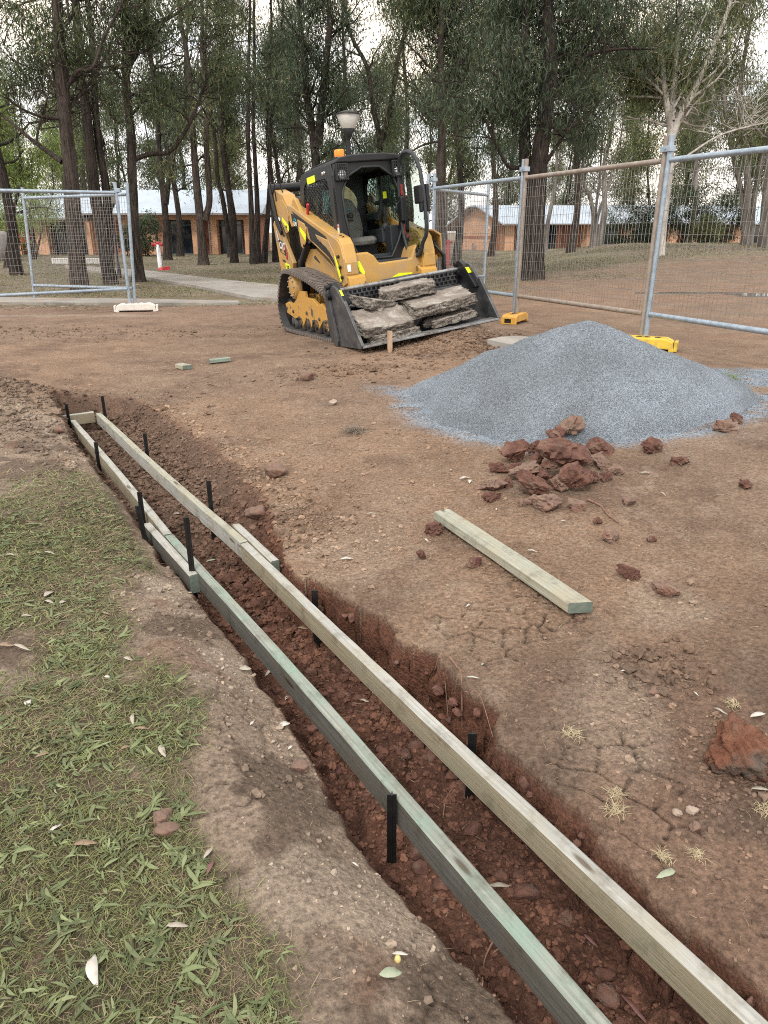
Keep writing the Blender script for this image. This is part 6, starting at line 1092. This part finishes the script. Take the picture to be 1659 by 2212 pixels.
# ------------------------------------------------------------------ grass, weeds, litter
M['blade'] = mat('grass_blade', (.85, .85, .85), (1.15, 1.15, 1.15), .6, scale=30, attr=True, trans=.25, spec=.3)
def ribbons(P, az, L, Wd, lift, curl, cols, rng, seg=3, shape=0):
    """many thin bent blades: roots P, headings az, lengths, widths, how far they rise and curl"""
    n = len(P); t = np.linspace(0, 1, seg+1); V = np.zeros((n, seg+1, 2, 3)); d = np.stack([np.cos(az), np.sin(az)], 1); sd = np.stack([-d[:, 1], d[:, 0]], 1)
    for k, q in enumerate(t):
        out = L*(q*np.cos(lift)+.15*q*q); up = L*np.sin(lift)*(q-curl*q*q); side = L*.18*np.sin(q*2.5+az*3)*q
        wv = Wd*(1-q**2*.92 if shape == 0 else np.maximum(np.sin(math.pi*min(.08+.9*q, .985))**.8, .12)*1.0)*.5
        c = np.stack([P[:, 0]+d[:, 0]*out+sd[:, 0]*side, P[:, 1]+d[:, 1]*out+sd[:, 1]*side, P[:, 2]+np.maximum(up, -.004)], 1)
        o = np.concatenate([sd*wv[:, None], (wv*.35*np.sin(az*7))[:, None]], 1); V[:, k, 0] = c-o; V[:, k, 1] = c+o
    b = (np.arange(n)*(seg+1)*2)[:, None]; k = np.arange(seg)[None]*2; F = np.stack([b+k, b+k+1, b+k+3, b+k+2], -1).reshape(-1, 4); return V.reshape(-1, 3), F, np.repeat(cols, (seg+1)*2, 0)
def cat_(parts):
    V, F, C, o = [], [], [], 0
    for v, f, c in parts: V.append(v); F.append(f+o); C.append(c); o += len(v)
    return np.concatenate(V), np.concatenate(F), np.concatenate(C)
def build_grass():
    rng = np.random.default_rng(77); n = 420000; s = rng.uniform(-1.6, 5.2, n); w = rng.uniform(-3.6, -.42, n); x, y = to_xy(s, w); g = grass_near(x, y); d = np.hypot(x, y)
    k = (rng.uniform(0, 1, n) < g*np.clip(1.5/d, .2, 1)*1.15) & (y > .25) & (np.abs(x) < .62*y+.5); x, y, d = x[k], y[k], d[k]; n = len(x); z = ground_z(x, y); P = np.stack([x, y, z], 1); u = rng.uniform(0, 1, n); sc = np.clip(d/1.8, .8, 2.0)
    tone = (.55+.8*fbm(x, y, 2.4, 3, 801))*rng.uniform(.6, 1.35, n); patch = ss(.42, .6, fbm(x, y, 3.1, 3, 805))
    straw = u < .24+.34*patch; green = ~straw
    cg = np.array((.135, .165, .062))+rng.uniform(0, 1, (n, 1))*np.array((.115, .10, .045)); cs = np.array((.26, .205, .125))+rng.uniform(0, 1, (n, 1))*np.array((.17, .14, .10))
    parts = [ribbons(P[green], rng.uniform(0, 6.28, green.sum()), rng.uniform(.015, .05, green.sum()), rng.uniform(.0013, .0030, green.sum())*sc[green], rng.uniform(.15, 1.1, green.sum()), rng.uniform(.2, .95, green.sum()), cg[green]*tone[green][:, None], rng),
             ribbons(P[straw]+np.array([0, 0, .004]), rng.uniform(0, 6.28, straw.sum()), rng.uniform(.012, .05, straw.sum()), rng.uniform(.0009, .0018, straw.sum())*sc[straw], rng.uniform(.0, .5, straw.sum()), rng.uniform(.5, 1.0, straw.sum()), cs[straw]*rng.uniform(.6, 1.1, straw.sum())[:, None], rng)]
    V, F, C = cat_(parts); tag(mesh_np('grass', V, F, M['blade'], None, False, C), 'patchy green and straw coloured grass on the left bank', 'grass', kind='stuff')
    m = 2300; k = rng.integers(0, n, m); q = P[k]; keep = grass_near(q[:, 0], q[:, 1]) > .35; q = q[keep]; per = 4; m = len(q)
    B = np.repeat(q, per, 0)+rng.normal(0, .006, (m*per, 3))*np.array([1, 1, .2])+np.array([0, 0, .006]); az = np.repeat(rng.uniform(0, 6.28, m), per)+rng.normal(0, 1.3, m*per); sz = np.repeat(np.exp(rng.normal(-.75, .42, m)).clip(.22, 1.15), per)*rng.uniform(.7, 1.2, m*per)
    c = (np.array((.12, .155, .07))+rng.uniform(0, 1, (m*per, 1))*np.array((.10, .095, .06)))*np.repeat(rng.uniform(.6, 1.35, m), per)[:, None]
    V, F, C = ribbons(B, az, .048*sz, .0098*sz, rng.uniform(.02, .5, m*per), rng.uniform(.3, 1.0, m*per), c, rng, 4, 1); tag(mesh_np('weeds', V, F, M['blade'], None, True, C), 'broad leaved flat weeds among the left grass', 'weeds', kind='stuff')
    # lawn beyond the fences
    n = 210000; y = 11+38*rng.uniform(0, 1, n)**1.4; x = rng.uniform(-.6, .62, n)*y; g = grass_far(x, y); on_path = (np.abs(y-15.8) < 1.0) & (x < -2.9); k = (rng.uniform(0, 1, n) < g*.9) & ~on_path; x, y = x[k], y[k]; n = len(x)
    st = rng.uniform(0, 1, n) < .5; c = np.where(st[:, None], np.array((.29, .255, .17)), np.array((.15, .17, .07)))*rng.uniform(.55, 1.3, n)[:, None]; z = ground_z(x, y); V, F, C = ribbons(np.stack([x, y, z], 1), rng.uniform(0, 6.28, n), rng.uniform(.04, .13, n), .0045+y*.0004, rng.uniform(.2, .9, n), rng.uniform(.3, .9, n), c, rng, 2)
    tag(mesh_np('lawn_grass', V, F, M['blade'], None, False, C), 'sparse dry lawn under the trees beyond the fences', 'grass', kind='stuff')
    n = 16000; y = 14+30*rng.uniform(0, 1, n)**1.2; x = rng.uniform(-.6, .62, n)*y; dens = np.where(x < .16*(y-15), .25+.75*ss(24, 30, y), .55*ss(20, 24, y)); k = rng.uniform(0, 1, n) < dens*ss(.42, .6, fbm(x, y, .5, 3, 811)); x, y = x[k], y[k]; n = len(x)
    c = (np.array((.20, .14, .11))+rng.uniform(0, 1, (n, 1))*np.array((.26, .24, .22)))*rng.uniform(.6, 1.1, n)[:, None]; V, F, C = ribbons(np.stack([x, y, ground_z(x, y)+.01], 1), rng.uniform(0, 6.28, n), rng.uniform(.06, .16, n), rng.uniform(.02, .045, n), rng.uniform(0, .5, n), rng.uniform(.3, 1, n), c, rng, 3, 1)
    tag(mesh_np('leaf_litter', V, F, M['blade'], None, False, C), 'dead gum leaves littering the ground under the trees', 'leaf litter', kind='stuff')
    # hair roots and bits of straw on the bare ground
    n = 9000; s = rng.uniform(-1, 6.5, n); w = rng.normal(.1, 1.0, n); x, y = to_xy(s, w); ti = trench(x, y)[0]; k = (gravel_mask(x, y) < .2) & (y > .4) & ((ti < .01) | (ti > .98)); x, y = x[k], y[k]; n = len(x); sc = np.clip(np.hypot(x, y)/2.2, .7, 2); c = (np.array((.22, .15, .10))+rng.uniform(0, 1, (n, 1))*np.array((.24, .21, .16)))*rng.uniform(.5, 1.1, n)[:, None]
    V, F, C = ribbons(np.stack([x, y, ground_z(x, y)+.003], 1), rng.uniform(0, 6.28, n), rng.uniform(.008, .04, n)*sc, rng.uniform(.0009, .0022, n)*sc, rng.uniform(0, .35, n), rng.uniform(.3, 1, n), c, rng, 3); tag(mesh_np('straw_bits', V, F, M['blade'], None, False, C), 'scraps of straw and rootlets on the bare dirt', 'straw', kind='stuff')
build_grass()
def leafcol(nm, a, b): return mat(nm, a, b, .6, scale=25, detail=4, bump=.1, spec=.35)
LC = {'pale': leafcol('pale_leaf', (.30, .27, .22), (.44, .40, .34)), 'green': leafcol('grey_green_leaf', (.26, .30, .21), (.36, .39, .29)), 'tan': leafcol('tan_leaf', (.22, .155, .105), (.32, .235, .165)), 'purple': leafcol('purple_leaf', (.13, .065, .06), (.2, .10, .09)), 'white': leafcol('white_leaf', (.42, .40, .36), (.58, .56, .51))}
def leaf(px, py, L, ang, c, label, wide=.24, bend=.25, cup=.2, dz=.006, seed=0):
    """one fallen leaf, L in picture units, ang as seen in the picture (0 = to the right, 90 = away)"""
    p = on_ground(px, py); d = np.linalg.norm(p-EYE); ln = L/1534*d*.98; n = 9; V = []; a = R_(ang); rng = random.Random(seed+int(px*7+py))
    for i in range(n+1):
        t = i/n; w = ln*wide*.44*max(.03, math.sin(math.pi*min(t*.97+.02, 1))**.75*(1-.25*t)); x = (t-.5)*ln; y = bend*ln*((t-.5)**2-.1); z = .10*ln*math.sin(t*3.1*1.3+rng.uniform(-.3, .3))
        for sgn in (-1, 0, 1): V.append((x, y+sgn*w, z+abs(sgn)*cup*w+.003))
    F = [(3*i+j, 3*i+j+1, 3*i+j+4, 3*i+j+3) for i in range(n) for j in (0, 1)]; o = mesh_np('fallen_leaf', V, F, LC[c], None, True, loc=(p[0], p[1], p[2]+dz)); o.rotation_euler = (rng.uniform(-.12, .12), rng.uniform(-.12, .12), a)
    so = o.modifiers.new('thickness', 'SOLIDIFY'); so.thickness = .0006; return tag(o, label, 'leaf', 'fallen gum leaves')
q6 = lambda x, y: (x*.5, 1239+y*.5)                                     # reading of the lower left, lower right and middle right of the photograph
q7 = lambda x, y: (829.5+x*.5, 1239+y*.5); q5 = lambda x, y: (829.5+x*.5, 658+y*.5); q4 = lambda x, y: (x*.5, 813+y*.5)
for i, (p, L, a, c, lab, kw) in enumerate((
    (q6(408, 1730), 62, -65, 'white', 'large white curled leaf in the grass at the lower left', dict(wide=.42, bend=.4)), (q6(768, 1535), 42, 8, 'pale', 'pale pinkish leaf lying level in the lower grass', dict(wide=.36)), (q6(242, 1112), 26, 55, 'white', 'small white oval leaf in the grass, left middle', dict(wide=.42)),
    (q6(902, 1215), 34, 75, 'pale', 'pale leaf standing at the grass edge above the purple one', dict(wide=.34)), (q6(912, 1275), 36, 85, 'purple', 'dark purple leaf at the grass edge', dict(wide=.34)), (q6(125, 570), 22, -60, 'white', 'round white leaf beside the bare patch', dict(wide=.75)), (q6(95, 328), 42, -22, 'pale', 'long pale leaf by the bare patch at the left edge', dict(wide=.24)), (q6(25, 320), 34, 5, 'tan', 'brown leaf curled at the left edge by the bare patch', dict(wide=.5)),
    (q6(215, 95), 30, 80, 'pale', 'crumpled pale leaf in the upper grass', dict(wide=.6)), (q6(213, 130), 26, -25, 'pale', 'pale leaf just below the crumpled one', dict(wide=.36)), (q6(272, 132), 14, 40, 'pale', 'tiny round pale leaf near the crumpled one', dict(wide=.8)), (q6(115, 190), 20, 10, 'pale', 'small pale leaf at the far left grass', dict(wide=.4)), (q6(455, 180), 26, -20, 'tan', 'brownish leaf at the upper edge of the grass', dict(wide=.3)),
    (q6(555, 378), 24, -20, 'pale', 'grey leaf at the grass edge by the worn bank', dict(wide=.45)), (q6(575, 640), 34, -70, 'pale', 'twisted grey leaf at the grass edge', dict(wide=.3)), (q6(615, 680), 30, 10, 'tan', 'pinkish leaf below the twisted grey one', dict(wide=.32)), (q6(703, 775), 40, -60, 'pale', 'grey brown spotted leaf in the middle grass', dict(wide=.4)), (q6(545, 762), 20, 30, 'tan', 'small tan leaf in the middle grass', dict(wide=.6)), (q6(185, 795), 26, 40, 'tan', 'tan leaf among weeds at the left', dict(wide=.35)),
    (q6(370, 1180), 46, 3, 'tan', 'broad brown leaf flat in the grass below the dark clods', dict(wide=.4)), (q6(465, 455), 12, 0, 'white', 'white speck of leaf in the grass', dict(wide=.8)), (q6(1230, 660), 24, 20, 'white', 'white leaf on the bank just left of the green board', dict(wide=.75)), (q6(1255, 755), 15, 60, 'white', 'little white leaf on the bank below the white one', dict(wide=.5)), (q6(1090, 652), 13, 70, 'white', 'white chip of leaf on the worn bank', dict(wide=.6)), (q6(1060, 418), 26, 0, 'pale', 'grey curled leaf on the worn bank', dict(wide=.7)),
    (q6(1535, 1262), 16, -30, 'white', 'tiny white leaf on the bank near the pale pod', dict(wide=.35)), (q6(1165, 425), 34, 70, 'pale', 'pale leaf at the left lip of the trench', dict(wide=.3)), (q6(1240, 530), 22, 80, 'pale', 'short pale leaf inside the left lip of the trench', dict(wide=.4)), (q6(1285, 550), 30, -15, 'pale', 'curled pale leaf under the green board', dict(wide=.5)), (q6(1630, 522), 26, -25, 'pale', 'pale leaf on the trench floor by the right board', dict(wide=.35)), (q6(1575, 555), 22, -30, 'pale', 'small pale leaf on the trench floor', dict(wide=.35)), (q6(1310, 245), 26, -10, 'tan', 'pinkish leaf far up the trench floor', dict(wide=.4)),
    (q7(30, 1740), 44, 15, 'green', 'big grey-green leaf on the bank at the bottom', dict(wide=.62)), (q7(70, 1655), 30, -5, 'white', 'white curled leaf beside the yellow pod', dict(wide=.35)), (q7(500, 1358), 44, 5, 'pale', 'pale leaf on the trench floor in front of the green board', dict(wide=.28)), (q7(890, 1595), 30, -50, 'purple', 'dark leaf between the boards', dict(wide=.3)), (q7(932, 1805), 48, -48, 'tan', 'pinkish tan leaf on the trench floor near the bottom', dict(wide=.32)), (q7(1085, 1880), 70, -60, 'purple', 'long purple-brown leaf on the trench floor at the bottom', dict(wide=.16)),
    (q7(1222, 1308), 52, 32, 'green', 'grey-green leaf on the dirt right of the tan board', dict(wide=.36, bend=.5)), (q7(1450, 605), 28, -48, 'pale', 'pale leaf behind the big orange clod', dict(wide=.3)), (q7(1615, 622), 34, 15, 'white', 'white leaf beside the big orange clod', dict(wide=.4)), (q7(1630, 830), 34, -60, 'pale', 'pale leaf at the right edge below the big clod', dict(wide=.3)), (q7(1625, 945), 34, -5, 'pale', 'pale pink leaf low at the right edge', dict(wide=.35)), (q7(365, 145), 15, 50, 'white', 'small white leaf on the dirt near the timber end', dict(wide=.4)),
    (q7(385, 460), 28, -8, 'white', 'white twisted leaf at the rim of the clay wall', dict(wide=.28)), (q7(425, 400), 10, 60, 'green', 'tiny green leaf near the rim of the clay wall', dict(wide=.6)), (q7(1345, 530), 14, -70, 'white', 'small white leaf below the crumbly patch', dict(wide=.35)), (q7(1035, 430), 14, 20, 'white', 'white leaf left of the crumbly patch', dict(wide=.4)), (q7(120, 682), 16, 0, 'pale', 'pale scrap in the trench behind the tan board', dict(wide=.6)), (q7(850, 212), 18, 10, 'purple', 'reddish leaf under the end of the loose timber', dict(wide=.5)),
    (q5(350, 755), 26, 20, 'white', 'white leaf left of the clay heap', dict(wide=.35)), (q5(370, 770), 24, 85, 'white', 'second white leaf upright left of the clay heap', dict(wide=.4)), (q5(842, 655), 28, 40, 'white', 'white leaf behind the clay heap at the gravel', dict(wide=.35)), (q5(1130, 735), 22, 0, 'pale', 'pale leaf on the dirt right of the clay heap', dict(wide=.4)), (q5(1205, 825), 20, -70, 'pale', 'thin pale leaf on the dirt far right of the clay heap', dict(wide=.2)), (q5(640, 1073), 24, -15, 'white', 'white leaf in front of the loose timber', dict(wide=.3)), (q5(182, 1025), 14, -50, 'white', 'small white leaf left of the loose timber tip', dict(wide=.5)),
    (q5(485, 890), 12, 80, 'white', 'tiny white leaf between heap and timber', dict(wide=.35)), (q5(775, 942), 10, 0, 'white', 'white speck between the stick and the timber', dict(wide=.6)), (q5(290, 720), 10, 60, 'pale', 'pale speck at the gravel foot', dict(wide=.6)), (q4(925, 800), 36, 30, 'green', 'grey-green leaf in the trench by the left splice', dict(wide=.28)), (q4(770, 595), 20, 10, 'pale', 'pale leaf on the trench floor midway', dict(wide=.5)), (q4(1370, 298), 26, 20, 'pale', 'long pale leaf on the slope above the trench', dict(wide=.2)), (q4(1607, 600), 24, 20, 'pale', 'pale leaf on the slope right of the splice', dict(wide=.25)), (q4(1500, 795), 30, 15, 'white', 'white leaf on the slope beside a dry clump', dict(wide=.4)),
    (q4(215, 770), 26, -15, 'pale', 'pale leaf in the far grass, right of another', dict(wide=.3)), (q4(50, 780), 28, 5, 'pale', 'pale leaf at the left of the far grass', dict(wide=.3)), (q4(1065, 188), 16, 15, 'pale', 'little pale leaf high on the slope', dict(wide=.25)), (q4(800, 280), 22, 30, 'tan', 'tan scrap on the slope by the far right board', dict(wide=.3)), (q4(730, 548), 14, 30, 'tan', 'tan scrap on the trench floor near the pegs', dict(wide=.4)))):
    leaf(p[0], p[1], L, a, c, lab, **kw)
p = on_ground(859, 2075); mb = MB(); mb.lathe([(0, -.010), (.005, -.008), (.0075, 0), (.005, .008), (0, .010)], (0, 0, .006), 12); o = mb.build('seed_pod', mat('pod', (.55, .45, .17), (.62, .52, .22), .5)); o.location = p; tag(o, 'small yellow seed pod on the bank beside a white leaf', 'seed pod')
M['root'] = mat('root_bark', (.15, .08, .055), (.24, .14, .10), .9, scale=40, bump=.4)
def root(pts, r, label, name='root', lift=.01):
    P = [on_ground(*q)+np.array([0, 0, lift]) for q in pts]; P = spline(P, 5); V, F = sweep(P-P[0], np.linspace(r, r*.5, len(P)), 7, 3, .2); tag(mesh_np(name, V, F, M['root'], None, True, loc=P[0]), label, name)
root([q7(275, 560), q7(305, 610), q7(325, 660), q7(335, 720)], .0042, 'thick brown root hanging across the trench beside the clay wall'); root([q7(190, 578), q7(240, 558), q7(300, 546)], .003, 'thin root crossing behind the tan board'); root([q7(340, 705), q7(400, 712), q7(470, 728)], .002, 'fine root running to the peg by the clay wall'); root([q7(320, 905), q7(270, 975), q7(255, 1060)], .003, 'root lying between the boards'); root([q7(580, 880), q7(610, 935), q7(640, 1000)], .0018, 'hair root on the clay wall'); root([q7(470, 1590), q7(440, 1640), q7(430, 1680)], .003, 'root stub in front of the green board near the bottom'); root([q7(560, 1580), q7(490, 1628), q7(470, 1640)], .0026, 'second root beside the stub near the bottom')
root([q5(880, 848), q5(935, 875), q5(965, 910), q5(1012, 947)], .006, 'thin crooked stick on the dirt below the clay heap', 'stick', .006)
def tuft(px, py, r, label, seed, col=((.40, .33, .2), (.52, .45, .31)), n=70):
    rng = np.random.default_rng(seed); p = on_ground(px, py); d = np.linalg.norm(p-EYE); R = r/1534*d; B = rng.normal(0, R*.35, (n, 3))*np.array([1, 1, .1]); B[:, 2] = np.abs(B[:, 2])+.002; c = np.array(col[0])+rng.uniform(0, 1, (n, 1))*(np.array(col[1])-np.array(col[0])); V, F, C = ribbons(B, rng.uniform(0, 6.28, n), rng.uniform(.5, 1.3, n)*R, np.full(n, .0014*max(1, d/1.8)), rng.uniform(.1, .9, n), rng.uniform(.3, 1, n), c, rng, 4)
    tag(mesh_np('grass_tuft', V, F, M['blade'], None, False, C, loc=p), label, 'grass tuft', 'dry grass tufts on the bare dirt')
for i, (p, r, lab) in enumerate(((q7(815, 695), 22, 'dry tuft at the rim of the clay wall'), (q7(995, 1025), 26, 'dry tuft above the dark lumps'), (q7(1000, 955), 20, 'sparse dry tuft behind the one above the lumps'), (q7(1205, 1225), 18, 'dry tuft above the grey-green leaf'), (q7(1350, 1215), 16, 'small dry tuft among the lumps at right'), (q7(1650, 1030), 24, 'dry tuft at the right edge'), (q7(1510, 570), 16, 'dry sprig behind the big orange clod'))): tuft(p[0], p[1], r, lab, i)
p = q4(1530, 240); tuft(p[0], p[1], 30, 'grey dead clump of grass on the slope', 20, ((.16, .13, .10), (.26, .22, .18)), 160); p = q5(1475, 325); tuft(p[0], p[1], 26, 'green grass clump at the right of the gravel', 21, ((.10, .16, .04), (.16, .22, .07)), 120)
# broken clay along the cut face
def wall_chunks():
    rng = np.random.default_rng(31); VV, FF, o = [], [], 0
    for k in range(60):
        s = rng.uniform(-.3, 2.9); w = np.interp(s, _RS, _RW)+rng.normal(.0, .012); z = rng.uniform(-.15, .05); x, y = to_xy(s, w-.012-(.06-z)*.08); r = rng.uniform(.008, .024); V, F = rock(rng, r, 3, .9, 7, .12, (.4, .9)); VV.append(V+np.array([x, y, z])); FF.append(F+o); o += len(V)
    for k in range(230):
        s = rng.uniform(-.5, 5.4); w = rng.uniform(-.24, np.interp(s, _RS, _RW)-.05); x, y = to_xy(s, w); r = rng.uniform(.010, .036)*(1 if s < 3 else .7); z = gz(x, y); V, F = rock(rng, r, 3, .7, 7, .10, (.4, .9)); VV.append(V+np.array([x, y, z+r*.15])); FF.append(F+o); o += len(V)
    tag(mesh_np('clay_rubble', np.concatenate(VV), np.concatenate(FF), M['clay'], None, True), 'broken red clay along the cut face and on the trench floor', 'clay', kind='stuff')
wall_chunks()
